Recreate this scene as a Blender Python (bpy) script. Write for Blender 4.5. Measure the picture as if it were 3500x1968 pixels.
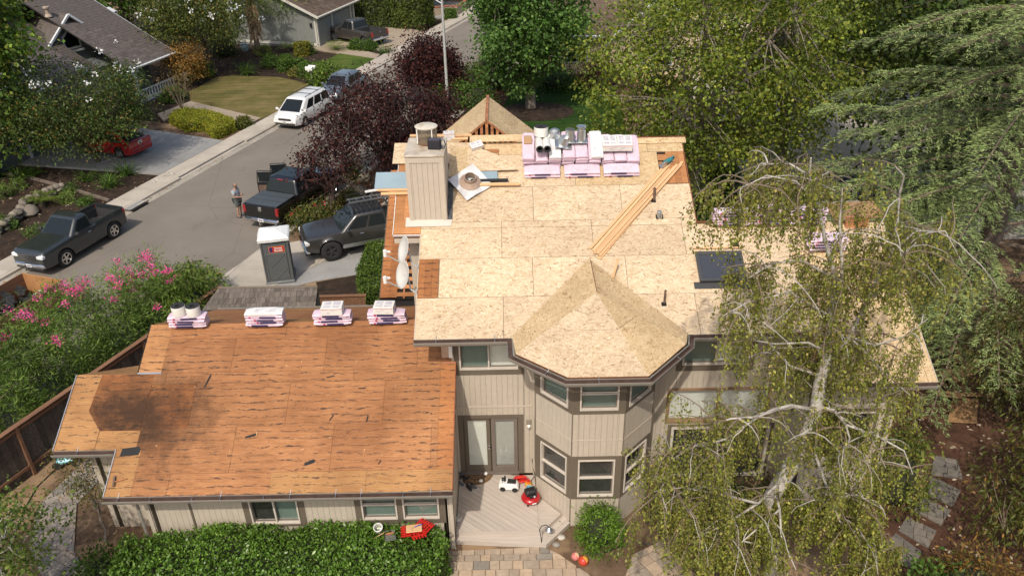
import bpy, bmesh, math, random
import numpy as np
from mathutils import Vector, Matrix
R = math.radians
for o in list(bpy.data.objects): bpy.data.objects.remove(o)
S = bpy.context.scene
C = S.collection
random.seed(7); rng = np.random.default_rng(7)
# ------------------------------------------------------------------ camera, sky, sun, exposure
CAM = Vector((0.0, 0.0, 16.4)); FPX = 2722.0; PITCH = R(30.0); ROLL = R(1.1)
_fw = Vector((0, math.cos(PITCH), -math.sin(PITCH))); _r0 = Vector((1, 0, 0)); _u0 = _r0.cross(_fw)
_rt = math.cos(ROLL) * _r0 - math.sin(ROLL) * _u0; _up = _rt.cross(_fw)
cd = bpy.data.cameras.new('camera'); cam = bpy.data.objects.new('camera', cd); C.objects.link(cam)
cd.sensor_fit = 'HORIZONTAL'; cd.sensor_width = 36.0; cd.lens = 36.0 * FPX / 3500.0; cd.clip_end = 3000.0; cd.clip_start = 0.1
cam.matrix_world = Matrix(((_rt.x, _up.x, -_fw.x, CAM.x), (_rt.y, _up.y, -_fw.y, CAM.y), (_rt.z, _up.z, -_fw.z, CAM.z), (0, 0, 0, 1)))
S.camera = cam
SUNV = Vector((-0.53, -1.87, 2.35)).normalized()          # towards the sun
SUN_EL = math.asin(SUNV.z); SUN_AZ = math.atan2(SUNV.x, SUNV.y)
W = bpy.data.worlds.new('World'); S.world = W; W.use_nodes = True
nt = W.node_tree; sk = nt.nodes.new('ShaderNodeTexSky'); sk.sky_type = 'NISHITA'; sk.sun_disc = False
sk.sun_elevation = SUN_EL; sk.sun_rotation = SUN_AZ; sk.air_density = 1.3; sk.dust_density = 4.0; sk.ozone_density = 1.0
nt.links.new(sk.outputs[0], nt.nodes['Background'].inputs[0]); nt.nodes['Background'].inputs[1].default_value = 0.15
sl = bpy.data.lights.new('sun', 'SUN'); sl.energy = 3.1; sl.angle = R(0.9); sl.color = (1.0, 0.92, 0.80)
sun = bpy.data.objects.new('sun', sl); C.objects.link(sun); sun.rotation_euler = (-SUNV).to_track_quat('-Z', 'Y').to_euler(); sun.location = (-10, -30, 40)
S.view_settings.view_transform = 'Standard'; S.view_settings.look = 'None'; S.view_settings.gamma = 1.0
S.view_settings.exposure = -0.03
S.render.engine = 'CYCLES'
try:
    S.cycles.max_bounces = 5; S.cycles.transparent_max_bounces = 10; S.cycles.diffuse_bounces = 3; S.cycles.glossy_bounces = 2
except Exception: pass

# ------------------------------------------------------------------ where a point of the plan lies (survey helpers)
def ray(u, v): return _fw * FPX + _rt * (u - 1750.0) - _up * (v - 984.0)
def G(u, v, z=0.0):
    d = ray(u, v); return CAM + d * ((z - CAM.z) / d.z)
def GY(u, v, y):
    d = ray(u, v); return CAM + d * ((y - CAM.y) / d.y)
SD = Vector((math.cos(R(71.3)), math.sin(R(71.3)), 0)); SN = Vector((SD.y, -SD.x, 0))
def ST(s, t, z=0.0): return SD * s + SN * t + Vector((0, 0, z))
def toST(p): return (p.x * SD.x + p.y * SD.y, p.x * SN.x + p.y * SN.y)
STREET_ROT = R(71.3)

# ------------------------------------------------------------------ materials
def newmat(name):
    m = bpy.data.materials.new(name); m.use_nodes = True; t = m.node_tree
    return m, t, t.nodes['Principled BSDF']
def N(t, kind, **kw):
    n = t.nodes.new(kind)
    for k, v in kw.items():
        if k in n.inputs.keys() if hasattr(n.inputs, 'keys') else False: n.inputs[k].default_value = v
        else: setattr(n, k, v)
    return n
def ramp(t, stops):
    n = t.nodes.new('ShaderNodeValToRGB'); e = n.color_ramp.elements
    while len(e) < len(stops): e.new(0.5)
    for i, (p, c) in enumerate(stops): e[i].position = p; e[i].color = (*c, 1) if len(c) == 3 else c
    return n
def mixc(t, fac, a, b, mode='MIX'):
    n = t.nodes.new('ShaderNodeMix'); n.data_type = 'RGBA'; n.blend_type = mode
    for s, v in ((n.inputs[0], fac), (n.inputs[6], a), (n.inputs[7], b)):
        if hasattr(v, 'links') or isinstance(v, bpy.types.NodeSocket): t.links.new(v, s)
        elif isinstance(v, (int, float)): s.default_value = v
        else: s.default_value = (*v, 1)
    return n.outputs[2]
def coords(t, scale=(1, 1, 1), rot=(0, 0, 0), rnd=False, geo=False):
    tc = t.nodes.new('ShaderNodeTexCoord'); mp = t.nodes.new('ShaderNodeMapping')
    if geo:
        g = t.nodes.new('ShaderNodeNewGeometry'); src = g.outputs['Position']
    else: src = tc.outputs['Object']
    if rnd:
        oi = t.nodes.new('ShaderNodeObjectInfo'); ad = t.nodes.new('ShaderNodeVectorMath'); ad.operation = 'MULTIPLY_ADD'
        cb = t.nodes.new('ShaderNodeCombineXYZ')
        for i, k in enumerate((37.0, 71.0, 13.0)):
            ml = t.nodes.new('ShaderNodeMath'); ml.operation = 'MULTIPLY'; ml.inputs[1].default_value = k
            t.links.new(oi.outputs['Random'], ml.inputs[0]); t.links.new(ml.outputs[0], cb.inputs[i])
        ad.operation = 'ADD'; t.links.new(src, ad.inputs[0]); t.links.new(cb.outputs[0], ad.inputs[1]); src = ad.outputs[0]
    t.links.new(src, mp.inputs['Vector']); mp.inputs['Scale'].default_value = scale; mp.inputs['Rotation'].default_value = rot
    return mp.outputs[0]
def noise(t, vec, scale, detail=4, rough=.55, dist=0.0):
    n = t.nodes.new('ShaderNodeTexNoise'); t.links.new(vec, n.inputs['Vector']); n.inputs['Scale'].default_value = scale
    n.inputs['Detail'].default_value = detail; n.inputs['Roughness'].default_value = rough; n.inputs['Distortion'].default_value = dist
    return n.outputs['Fac']
def voro(t, vec, scale, feature='F1', rand=1.0):
    n = t.nodes.new('ShaderNodeTexVoronoi'); t.links.new(vec, n.inputs['Vector']); n.inputs['Scale'].default_value = scale
    n.feature = feature; n.inputs['Randomness'].default_value = rand
    return n
def bump(t, b, h, strength=.3, dist=.02):
    n = t.nodes.new('ShaderNodeBump'); t.links.new(h, n.inputs['Height']); n.inputs['Strength'].default_value = strength; n.inputs['Distance'].default_value = dist
    t.links.new(n.outputs[0], b.inputs['Normal'])
def objvar(t, col, amt):
    """brightness variation from object to object"""
    oi = t.nodes.new('ShaderNodeObjectInfo'); mr = t.nodes.new('ShaderNodeMapRange'); t.links.new(oi.outputs['Random'], mr.inputs[0])
    mr.inputs[3].default_value = 1 - amt; mr.inputs[4].default_value = 1 + amt
    hs = t.nodes.new('ShaderNodeHueSaturation'); t.links.new(col, hs.inputs['Color']); t.links.new(mr.outputs[0], hs.inputs['Value'])
    return hs.outputs[0]
def sc(c, k): return tuple(min(1, x * k) for x in c)
def M(name, col, rough=.7, var=.18, scale=3.0, bmp=0.0, metal=0.0, coat=0.0, stretch=(1, 1, 1), ov=0.0, spec=None, fine=0.0, dirt=None):
    m, t, b = newmat(name)
    v = coords(t, stretch, rnd=True)
    n = noise(t, v, scale, 6, .6)
    rp = ramp(t, [(.3, sc(col, 1 - var)), (.7, sc(col, 1 + var))]); t.links.new(n, rp.inputs[0]); out = rp.outputs[0]
    if dirt:
        n2 = noise(t, v, scale * .35, 5, .65); r2 = ramp(t, [(.52, (0, 0, 0)), (.72, (1, 1, 1))]); t.links.new(n2, r2.inputs[0])
        out = mixc(t, r2.outputs[0], out, dirt)
    if ov: out = objvar(t, out, ov)
    t.links.new(out, b.inputs['Base Color']); b.inputs['Roughness'].default_value = rough; b.inputs['Metallic'].default_value = metal
    if coat: b.inputs['Coat Weight'].default_value = coat; b.inputs['Coat Roughness'].default_value = .06
    if spec is not None: b.inputs['Specular IOR Level'].default_value = spec
    if bmp:
        bump(t, b, noise(t, v, scale * 8 if fine == 0 else fine, 4, .6), bmp, .01)
    return m
def mat_osb(name, cols, ov=.05, dark=.0):
    m, t, b = newmat(name)
    base = coords(t, rnd=True)
    n0 = t.nodes.new('ShaderNodeTexNoise'); t.links.new(base, n0.inputs['Vector']); n0.inputs['Scale'].default_value = 3.0; n0.inputs['Detail'].default_value = 2
    wv = t.nodes.new('ShaderNodeVectorMath'); wv.operation = 'MULTIPLY_ADD'; t.links.new(n0.outputs['Color'], wv.inputs[0]); wv.inputs[1].default_value = (.35, .35, 0); t.links.new(base, wv.inputs[2])
    outs = []
    for rot, sc_ in ((0.12, (7.5, 30, 1)), (-.55, (9.5, 35, 1)), (.75, (11, 40, 1))):
        mp = t.nodes.new('ShaderNodeMapping'); t.links.new(wv.outputs[0], mp.inputs[0]); mp.inputs['Rotation'].default_value = (0, 0, rot)
        m2 = t.nodes.new('ShaderNodeMapping'); t.links.new(mp.outputs[0], m2.inputs[0]); m2.inputs['Scale'].default_value = sc_
        vo = voro(t, m2.outputs[0], 1.0); sp = t.nodes.new('ShaderNodeSeparateColor'); t.links.new(vo.outputs['Color'], sp.inputs[0]); outs.append(sp.outputs[0])
    r1 = ramp(t, [(0, cols[0]), (.12, cols[1]), (.55, cols[2]), (1, cols[3])]); t.links.new(outs[0], r1.inputs[0])
    r2 = ramp(t, [(0, cols[0]), (.08, cols[1]), (.5, cols[2]), (1, cols[3])]); t.links.new(outs[1], r2.inputs[0])
    r3 = ramp(t, [(.0, sc(cols[0], .6)), (.05, cols[1]), (.6, cols[2]), (1, cols[3])]); t.links.new(outs[2], r3.inputs[0])
    nz = noise(t, base, 15, 3); s1 = ramp(t, [(.45, (0, 0, 0)), (.55, (1, 1, 1))]); t.links.new(nz, s1.inputs[0])
    nz2 = noise(t, base, 22, 2); s2 = ramp(t, [(.52, (0, 0, 0)), (.6, (1, 1, 1))]); t.links.new(nz2, s2.inputs[0])
    c = mixc(t, s1.outputs[0], r1.outputs[0], r2.outputs[0]); c = mixc(t, s2.outputs[0], c, r3.outputs[0])
    big = noise(t, base, .7, 3); rb = ramp(t, [(.3, (.82, .81, .80)), (.7, (1.03, 1.03, 1.02))]); t.links.new(big, rb.inputs[0])
    c = mixc(t, 1.0, c, rb.outputs[0], 'MULTIPLY')
    if dark:
        dn = noise(t, base, 1.3, 5, .7); rd = ramp(t, [(.5, (0, 0, 0)), (.75, (1, 1, 1))]); t.links.new(dn, rd.inputs[0]); c = mixc(t, rd.outputs[0], c, (.08, .05, .03))
    c = objvar(t, c, ov); t.links.new(c, b.inputs['Base Color']); b.inputs['Roughness'].default_value = .75; b.inputs['Specular IOR Level'].default_value = .25
    bump(t, b, outs[0], .15, .004)
    return m
def mat_ply(name, cA, cB, stain=.5, mildew=None, ov=.12, rowmarks=True):
    """old roof plywood: long wavy grain, tar rows left by the shingles, stains"""
    m, t, b = newmat(name)
    base = coords(t, rnd=True); wpos = coords(t, geo=True)
    g = noise(t, coords(t, (.9, 9, 1), rnd=True), 2.2, 8, .62, 1.2)
    r = ramp(t, [(.25, cA), (.5, tuple((a + q) / 2 for a, q in zip(cA, cB))), (.72, cB)]); t.links.new(g, r.inputs[0]); c = r.outputs[0]
    wv = t.nodes.new('ShaderNodeTexWave'); wv.bands_direction = 'Y'; t.links.new(coords(t, (.35, 1.6, 1), rnd=True), wv.inputs['Vector'])
    wv.inputs['Scale'].default_value = 5; wv.inputs['Distortion'].default_value = 9; wv.inputs['Detail'].default_value = 3; wv.inputs['Detail Scale'].default_value = .7
    rw = ramp(t, [(.0, (.62, .56, .52)), (.3, (1, 1, 1)), (1, (1.06, 1.05, 1.03))]); t.links.new(wv.outputs['Fac'], rw.inputs[0]); c = mixc(t, .5, c, rw.outputs[0], 'MULTIPLY')
    big = noise(t, wpos, .55, 4, .6); rb = ramp(t, [(.35, (.70, .64, .60)), (.65, (1.08, 1.06, 1.02))]); t.links.new(big, rb.inputs[0]); c = mixc(t, 1, c, rb.outputs[0], 'MULTIPLY')
    if rowmarks:
        # broken rows of tar at each shingle course (a row every 0.14 m up the slope)
        sp = t.nodes.new('ShaderNodeSeparateXYZ'); t.links.new(coords(t, geo=True), sp.inputs[0])
        mz = t.nodes.new('ShaderNodeMath'); mz.operation = 'MULTIPLY'; mz.inputs[1].default_value = 1 / (.20 * math.sin(R(26.57)))
        t.links.new(sp.outputs[2], mz.inputs[0])
        wob = noise(t, wpos, 2.0, 3); aw = t.nodes.new('ShaderNodeMath'); aw.operation = 'MULTIPLY_ADD'; t.links.new(wob, aw.inputs[0]); aw.inputs[1].default_value = 1.1; t.links.new(mz.outputs[0], aw.inputs[2])
        fr = t.nodes.new('ShaderNodeMath'); fr.operation = 'FRACT'; t.links.new(aw.outputs[0], fr.inputs[0])
        rr = ramp(t, [(.36, (0, 0, 0)), (.42, (1, 1, 1)), (.58, (1, 1, 1)), (.64, (0, 0, 0))]); t.links.new(fr.outputs[0], rr.inputs[0])
        dn = noise(t, coords(t, (2.0, 9, 9), geo=True), 2.6, 4, .75); rd = ramp(t, [(.485, (0, 0, 0)), (.54, (1, 1, 1))]); t.links.new(dn, rd.inputs[0])
        mm = t.nodes.new('ShaderNodeMath'); mm.operation = 'MULTIPLY'; t.links.new(rr.outputs[0], mm.inputs[0]); t.links.new(rd.outputs[0], mm.inputs[1])
        lo = noise(t, wpos, 1.1, 4, .6); rl = ramp(t, [(.34, (.35, .35, .35)), (.60, (1, 1, 1))]); t.links.new(lo, rl.inputs[0])
        ms = t.nodes.new('ShaderNodeMath'); ms.operation = 'MULTIPLY'; t.links.new(mm.outputs[0], ms.inputs[0]); t.links.new(rl.outputs[0], ms.inputs[1])
        c = mixc(t, ms.outputs[0], c, (.06, .040, .032))
        bl = noise(t, coords(t, (1.2, 2.5, 2.5), geo=True), 5.5, 5, .75); rbl = ramp(t, [(.60, (0, 0, 0)), (.67, (.85, .85, .85))]); t.links.new(bl, rbl.inputs[0]); c = mixc(t, rbl.outputs[0], c, (.07, .045, .035))
    sn = noise(t, coords(t, (1, 1.5, 1.5), geo=True), 3.5, 6, .75); rs = ramp(t, [(.62, (0, 0, 0)), (.80, (1, 1, 1))]); t.links.new(sn, rs.inputs[0])
    ml = t.nodes.new('ShaderNodeMath'); ml.operation = 'MULTIPLY'; t.links.new(rs.outputs[0], ml.inputs[0]); ml.inputs[1].default_value = stain; c = mixc(t, ml.outputs[0], c, (.12, .05, .02))
    if mildew:
        # dark mildew stain with its own outline on the sheets near the gable end
        vm = t.nodes.new('ShaderNodeVectorMath'); vm.operation = 'SUBTRACT'; t.links.new(wpos, vm.inputs[0]); vm.inputs[1].default_value = mildew[0]
        vs = t.nodes.new('ShaderNodeVectorMath'); vs.operation = 'MULTIPLY'; t.links.new(vm.outputs[0], vs.inputs[0]); vs.inputs[1].default_value = mildew[1]
        ln = t.nodes.new('ShaderNodeVectorMath'); ln.operation = 'LENGTH'; t.links.new(vs.outputs[0], ln.inputs[0])
        n3 = noise(t, wpos, 1.9, 7, .72); ad = t.nodes.new('ShaderNodeMath'); ad.operation = 'MULTIPLY_ADD'; t.links.new(n3, ad.inputs[0]); ad.inputs[1].default_value = 2.2; t.links.new(ln.outputs['Value'], ad.inputs[2])
        rm = ramp(t, [(.75, (.85, .85, .85)), (1.25, (0, 0, 0))]); rm.color_ramp.interpolation = 'EASE'
        mr = t.nodes.new('ShaderNodeMapRange'); t.links.new(ad.outputs[0], mr.inputs[0]); mr.inputs[1].default_value = 1.3; mr.inputs[2].default_value = 2.4; mr.inputs[3].default_value = .9; mr.inputs[4].default_value = 0
        c = mixc(t, mr.outputs[0], c, (.035, .021, .014))
    c = objvar(t, c, ov); t.links.new(c, b.inputs['Base Color']); b.inputs['Roughness'].default_value = .8; b.inputs['Specular IOR Level'].default_value = .2
    bump(t, b, g, .25, .004)
    return m
def mat_ground(name, cols, scale=1.2, fine=30, bmp=.4, patch=None):
    m, t, b = newmat(name); v = coords(t, geo=True)
    n = noise(t, v, scale, 8, .65); r = ramp(t, [(.3, cols[0]), (.5, cols[1]), (.7, cols[2])]); t.links.new(n, r.inputs[0]); c = r.outputs[0]
    f = noise(t, v, fine, 4, .7); rf = ramp(t, [(.3, (.65, .65, .65)), (.7, (1.15, 1.15, 1.15))]); t.links.new(f, rf.inputs[0]); c = mixc(t, 1, c, rf.outputs[0], 'MULTIPLY')
    if patch:
        pn = noise(t, v, patch[1], 5, .6); rp = ramp(t, [(.5, (0, 0, 0)), (.62, (1, 1, 1))]); t.links.new(pn, rp.inputs[0]); c = mixc(t, rp.outputs[0], c, patch[0])
    t.links.new(c, b.inputs['Base Color']); b.inputs['Roughness'].default_value = .92; b.inputs['Specular IOR Level'].default_value = .2
    if bmp: bump(t, b, f, bmp, .02)
    return m
def mat_asphalt():
    m, t, b = newmat('asphalt'); v = coords(t, geo=True)
    n = noise(t, v, .35, 6, .6); r = ramp(t, [(.3, (.185, .162, .136)), (.7, (.232, .203, .170))]); t.links.new(n, r.inputs[0]); c = r.outputs[0]
    f = noise(t, v, 45, 3, .8); rf = ramp(t, [(.3, (.78, .78, .78)), (.75, (1.15, 1.15, 1.15))]); t.links.new(f, rf.inputs[0]); c = mixc(t, 1, c, rf.outputs[0], 'MULTIPLY')
    # oil drips, patches and cracks
    o = noise(t, coords(t, (1, .4, 1), (0, 0, -STREET_ROT), geo=True), 1.1, 7, .75); ro = ramp(t, [(.58, (0, 0, 0)), (.78, (.6, .6, .6))]); t.links.new(o, ro.inputs[0]); c = mixc(t, ro.outputs[0], c, (.07, .062, .055))
    vo = voro(t, coords(t, (.16, .16, .16), geo=True), 1.0, 'DISTANCE_TO_EDGE'); w = noise(t, v, 1.5, 4)
    rc = ramp(t, [(.0, (.8, .8, .8)), (.0022, (0, 0, 0))]); t.links.new(vo.outputs['Distance'], rc.inputs[0])
    mm = t.nodes.new('ShaderNodeMath'); mm.operation = 'MULTIPLY'; t.links.new(rc.outputs[0], mm.inputs[0]); t.links.new(w, mm.inputs[1]); c = mixc(t, mm.outputs[0], c, (.06, .055, .05))
    t.links.new(c, b.inputs['Base Color']); b.inputs['Roughness'].default_value = .9; b.inputs['Specular IOR Level'].default_value = .25; bump(t, b, f, .3, .01)
    return m
def mat_concrete(name, col):
    m, t, b = newmat(name); v = coords(t, geo=True)
    n = noise(t, v, .9, 7, .65); r = ramp(t, [(.3, sc(col, .82)), (.7, sc(col, 1.1))]); t.links.new(n, r.inputs[0]); c = r.outputs[0]
    f = noise(t, v, 40, 3, .8); rf = ramp(t, [(.3, (.85, .85, .85)), (.75, (1.1, 1.1, 1.1))]); t.links.new(f, rf.inputs[0]); c = mixc(t, 1, c, rf.outputs[0], 'MULTIPLY')
    o = noise(t, v, 2.3, 6, .7); ro = ramp(t, [(.6, (0, 0, 0)), (.78, (.55, .55, .55))]); t.links.new(o, ro.inputs[0]); c = mixc(t, ro.outputs[0], c, sc(col, .55))
    c = objvar(t, c, .06); t.links.new(c, b.inputs['Base Color']); b.inputs['Roughness'].default_value = .88; b.inputs['Specular IOR Level'].default_value = .25; bump(t, b, f, .2, .008)
    return m
def mat_grass(name, c1, c2, c3, rot=0):
    m, t, b = newmat(name); v = coords(t, geo=True)
    n = noise(t, v, .55, 6, .65); r = ramp(t, [(.32, c1), (.5, c2), (.68, c3)]); t.links.new(n, r.inputs[0]); c = r.outputs[0]
    st = noise(t, coords(t, (.25, 2.2, 1), (0, 0, rot), geo=True), 1.2, 4); rs = ramp(t, [(.35, (.8, .8, .8)), (.65, (1.12, 1.12, 1.1))]); t.links.new(st, rs.inputs[0]); c = mixc(t, 1, c, rs.outputs[0], 'MULTIPLY')
    f = noise(t, v, 28, 4, .8); rf = ramp(t, [(.3, (.6, .6, .6)), (.7, (1.25, 1.25, 1.2))]); t.links.new(f, rf.inputs[0]); c = mixc(t, 1, c, rf.outputs[0], 'MULTIPLY')
    t.links.new(c, b.inputs['Base Color']); b.inputs['Roughness'].default_value = .95; b.inputs['Specular IOR Level'].default_value = .1; bump(t, b, f, .8, .05)
    return m
def mat_leaf(name, trans=.35, rough=.5):
    m = bpy.data.materials.new(name); m.use_nodes = True; t = m.node_tree; b = t.nodes['Principled BSDF']; out = t.nodes['Material Output']
    at = t.nodes.new('ShaderNodeVertexColor'); at.layer_name = 'Col'
    t.links.new(at.outputs[0], b.inputs['Base Color']); b.inputs['Roughness'].default_value = rough; b.inputs['Specular IOR Level'].default_value = .3
    tr = t.nodes.new('ShaderNodeBsdfTranslucent'); hs = t.nodes.new('ShaderNodeHueSaturation'); hs.inputs['Hue'].default_value = .485; hs.inputs['Saturation'].default_value = 1.1; hs.inputs['Value'].default_value = 1.3
    t.links.new(at.outputs[0], hs.inputs['Color']); t.links.new(hs.outputs[0], tr.inputs[0])
    mx = t.nodes.new('ShaderNodeMixShader'); mx.inputs[0].default_value = trans; t.links.new(b.outputs[0], mx.inputs[1]); t.links.new(tr.outputs[0], mx.inputs[2]); t.links.new(mx.outputs[0], out.inputs[0])
    return m
def mat_glass(name, col=(.02, .025, .03), rough=.05):
    m, t, b = newmat(name); b.inputs['Base Color'].default_value = (*col, 1); b.inputs['Roughness'].default_value = rough; b.inputs['Specular IOR Level'].default_value = .4
    return m
def mat_paint(name, col, metal=.3, rough=.32, coat=1.0):
    m, t, b = newmat(name); v = coords(t)
    n = noise(t, v, 3, 6, .7); r = ramp(t, [(.3, sc(col, .9)), (.7, sc(col, 1.08))]); t.links.new(n, r.inputs[0]); t.links.new(r.outputs[0], b.inputs['Base Color'])
    b.inputs['Metallic'].default_value = metal; b.inputs['Roughness'].default_value = rough; b.inputs['Coat Weight'].default_value = coat; b.inputs['Coat Roughness'].default_value = .08
    return m
# ------------------------------------------------------------------ mesh and object helpers
WM = {}
def wm_of(o): return WM.get(o.name, Matrix.Identity(4))
class MB:
    def __init__(s): s.v = []; s.f = []
    def add(s, verts, faces, mtx=None):
        b = len(s.v)
        if mtx is not None: verts = [mtx @ Vector(p) for p in verts]
        s.v += [tuple(p) for p in verts]; s.f += [tuple(i + b for i in f) for f in faces]; return s
    def box(s, c, size, mtx=None, bev=0.0):
        x, y, z = (q / 2 for q in size); cx, cy, cz = c
        if not bev:
            vs = [(cx + a * x, cy + b * y, cz + d * z) for d in (-1, 1) for b in (-1, 1) for a in (-1, 1)]
            return s.add(vs, [(0, 2, 3, 1), (4, 5, 7, 6), (0, 1, 5, 4), (2, 6, 7, 3), (0, 4, 6, 2), (1, 3, 7, 5)], mtx)
        e = min(bev, x * .9, y * .9, z * .9); pts = []
        for zz, k in ((-z, e), (-z + e, 0), (z - e, 0), (z, e)):
            X, Y = x - k, y - k; q = e * .6
            pts.append([(cx + a, cy + b2, cz + zz) for a, b2 in ((-X + q, -Y), (X - q, -Y), (X, -Y + q), (X, Y - q), (X - q, Y), (-X + q, Y), (-X, Y - q), (-X, -Y + q))])
        vs = [p for r in pts for p in r]; fs = [tuple(range(7, -1, -1)), tuple(range(24, 32))]
        for r in range(3):
            for i in range(8): j = (i + 1) % 8; fs.append((r * 8 + i, r * 8 + j, r * 8 + 8 + j, r * 8 + 8 + i))
        return s.add(vs, fs, mtx)
    def prism(s, poly, z0, z1, mtx=None):
        n = len(poly); a = sum(poly[i][0] * poly[(i + 1) % n][1] - poly[(i + 1) % n][0] * poly[i][1] for i in range(n))
        if a < 0: poly = poly[::-1]
        vs = [(p[0], p[1], z0) for p in poly] + [(p[0], p[1], z1) for p in poly]
        fs = [tuple(range(n - 1, -1, -1)), tuple(range(n, 2 * n))] + [(i, (i + 1) % n, n + (i + 1) % n, n + i) for i in range(n)]
        return s.add(vs, fs, mtx)
    def tube(s, pts, rad, n=6, cap=True, mtx=None):
        pts = [Vector(p) for p in pts]; m = len(pts)
        if not hasattr(rad, '__len__'): rad = [rad] * m
        vs = []; ref = None
        for i, p in enumerate(pts):
            d = (pts[min(i + 1, m - 1)] - pts[max(i - 1, 0)]); d = d.normalized() if d.length > 1e-9 else Vector((0, 0, 1))
            if ref is None: ref = d.orthogonal().normalized()
            else:
                ref = ref - d * ref.dot(d); ref = ref.normalized() if ref.length > 1e-6 else d.orthogonal().normalized()
            bn = d.cross(ref)
            for k in range(n): a = 2 * math.pi * k / n; vs.append(p + (ref * math.cos(a) + bn * math.sin(a)) * rad[i])
        fs = [(i * n + k, i * n + (k + 1) % n, (i + 1) * n + (k + 1) % n, (i + 1) * n + k) for i in range(m - 1) for k in range(n)]
        if cap: fs += [tuple(range(n - 1, -1, -1)), tuple(range((m - 1) * n, m * n))]
        return s.add(vs, fs, mtx)
    def lathe(s, prof, n=16, mtx=None, cap=True):
        vs = [(r * math.cos(2 * math.pi * k / n), r * math.sin(2 * math.pi * k / n), z) for r, z in prof for k in range(n)]; m = len(prof)
        fs = [(i * n + k, i * n + (k + 1) % n, (i + 1) * n + (k + 1) % n, (i + 1) * n + k) for i in range(m - 1) for k in range(n)]
        if cap: fs += [tuple(range(n - 1, -1, -1)), tuple(range((m - 1) * n, m * n))]
        return s.add(vs, fs, mtx)
    def grid(s, rows, mtx=None, closed=False, thick=0):
        m = len(rows); n = len(rows[0]); vs = [p for r in rows for p in r]
        fs = [(i * n + k, i * n + (k + 1) % n, (i + 1) * n + (k + 1) % n, (i + 1) * n + k) for i in range(m - 1) for k in range(n if closed else n - 1)]
        return s.add(vs, fs, mtx)
    def mesh(s, name, mat=None, smooth=None):
        me = bpy.data.meshes.new(name); me.from_pydata(s.v, [], s.f); me.validate(); me.update()
        if mat: me.materials.append(mat)
        if smooth is not None:
            me.shade_smooth()
            if smooth < 179: me.set_sharp_from_angle(angle=R(smooth))
        return me
def attach(o, parent, mtx=None, local=False):
    """mtx is the world matrix of o, or the matrix relative to the parent if local"""
    C.objects.link(o); mtx = mtx or Matrix.Identity(4)
    if parent is not None:
        o.parent = parent; pw = wm_of(parent)
        if not local: o.matrix_parent_inverse = pw.inverted_safe()
        o.matrix_basis = mtx; WM[o.name] = pw @ mtx if local else mtx
    else: o.matrix_basis = mtx; WM[o.name] = mtx.copy()
    return o
def obj(name, mb, mat, parent=None, mtx=None, smooth=None, local=False, label=None):
    me = mb.mesh(name, mat, smooth) if isinstance(mb, MB) else mb
    o = bpy.data.objects.new(name, me); attach(o, parent, mtx, local)
    if label: o['label'] = label
    return o
def tag(o, label, cat, group=None):
    o['label'] = label; o['category'] = cat
    if group: o['group'] = group
    return o
def thing(name, label, cat, loc=(0, 0, 0), rotz=0.0, group=None, mtx=None):
    o = bpy.data.objects.new(name, None); o.empty_display_size = .3
    attach(o, None, mtx if mtx is not None else Matrix.Translation(loc) @ Matrix.Rotation(rotz, 4, 'Z'))
    return tag(o, label, cat, group)
def struct(name, mb, mat, mtx=None, smooth=None):
    o = obj(name, mb, mat, None, mtx, smooth); o['kind'] = 'structure'; return o
def copy_tree(o, mtx, label, parent=None, group=None):
    def rec(a, par):
        c = a.copy(); C.objects.link(c)
        if par is not None: c.parent = par; WM[c.name] = wm_of(par) @ c.matrix_basis
        for ch in a.children: rec(ch, c)
        return c
    kids = list(o.children); c = o.copy(); C.objects.link(c); c.matrix_basis = mtx; WM[c.name] = mtx.copy(); c['label'] = label
    if group: c['group'] = group
    for ch in kids: rec(ch, c)
    return c
def TR(x, y, z=0.0): return Matrix.Translation((x, y, z))
def RZ(a): return Matrix.Rotation(a, 4, 'Z')
def RX(a): return Matrix.Rotation(a, 4, 'X')
def RY(a): return Matrix.Rotation(a, 4, 'Y')
def frame(o, ux, uy):
    """matrix with origin o, x axis ux, y axis uy, z their normal"""
    ux = Vector(ux).normalized(); n = ux.cross(Vector(uy)).normalized(); uy = n.cross(ux)
    return Matrix(((ux.x, uy.x, n.x, o[0]), (ux.y, uy.y, n.y, o[1]), (ux.z, uy.z, n.z, o[2]), (0, 0, 0, 1)))
def clip(poly, keep):
    """Sutherland-Hodgman: poly clipped to convex polygon keep (counter-clockwise)"""
    out = list(poly); n = len(keep)
    for i in range(n):
        a, b = keep[i], keep[(i + 1) % n]; inp = out; out = []
        if not inp: break
        def sd(p): return (b[0] - a[0]) * (p[1] - a[1]) - (b[1] - a[1]) * (p[0] - a[0])
        for j in range(len(inp)):
            p, q = inp[j - 1], inp[j]; dp, dq = sd(p), sd(q)
            if (dp >= 0) != (dq >= 0): t = dp / (dp - dq); out.append((p[0] + (q[0] - p[0]) * t, p[1] + (q[1] - p[1]) * t))
            if dq >= 0: out.append(q)
    return out
def ccw(poly):
    a = sum(poly[i][0] * poly[(i + 1) % len(poly)][1] - poly[(i + 1) % len(poly)][0] * poly[i][1] for i in range(len(poly)))
    return poly if a > 0 else poly[::-1]
def area(poly): return abs(sum(poly[i][0] * poly[(i + 1) % len(poly)][1] - poly[(i + 1) % len(poly)][0] * poly[i][1] for i in range(len(poly)))) / 2
_cache = {}
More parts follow.
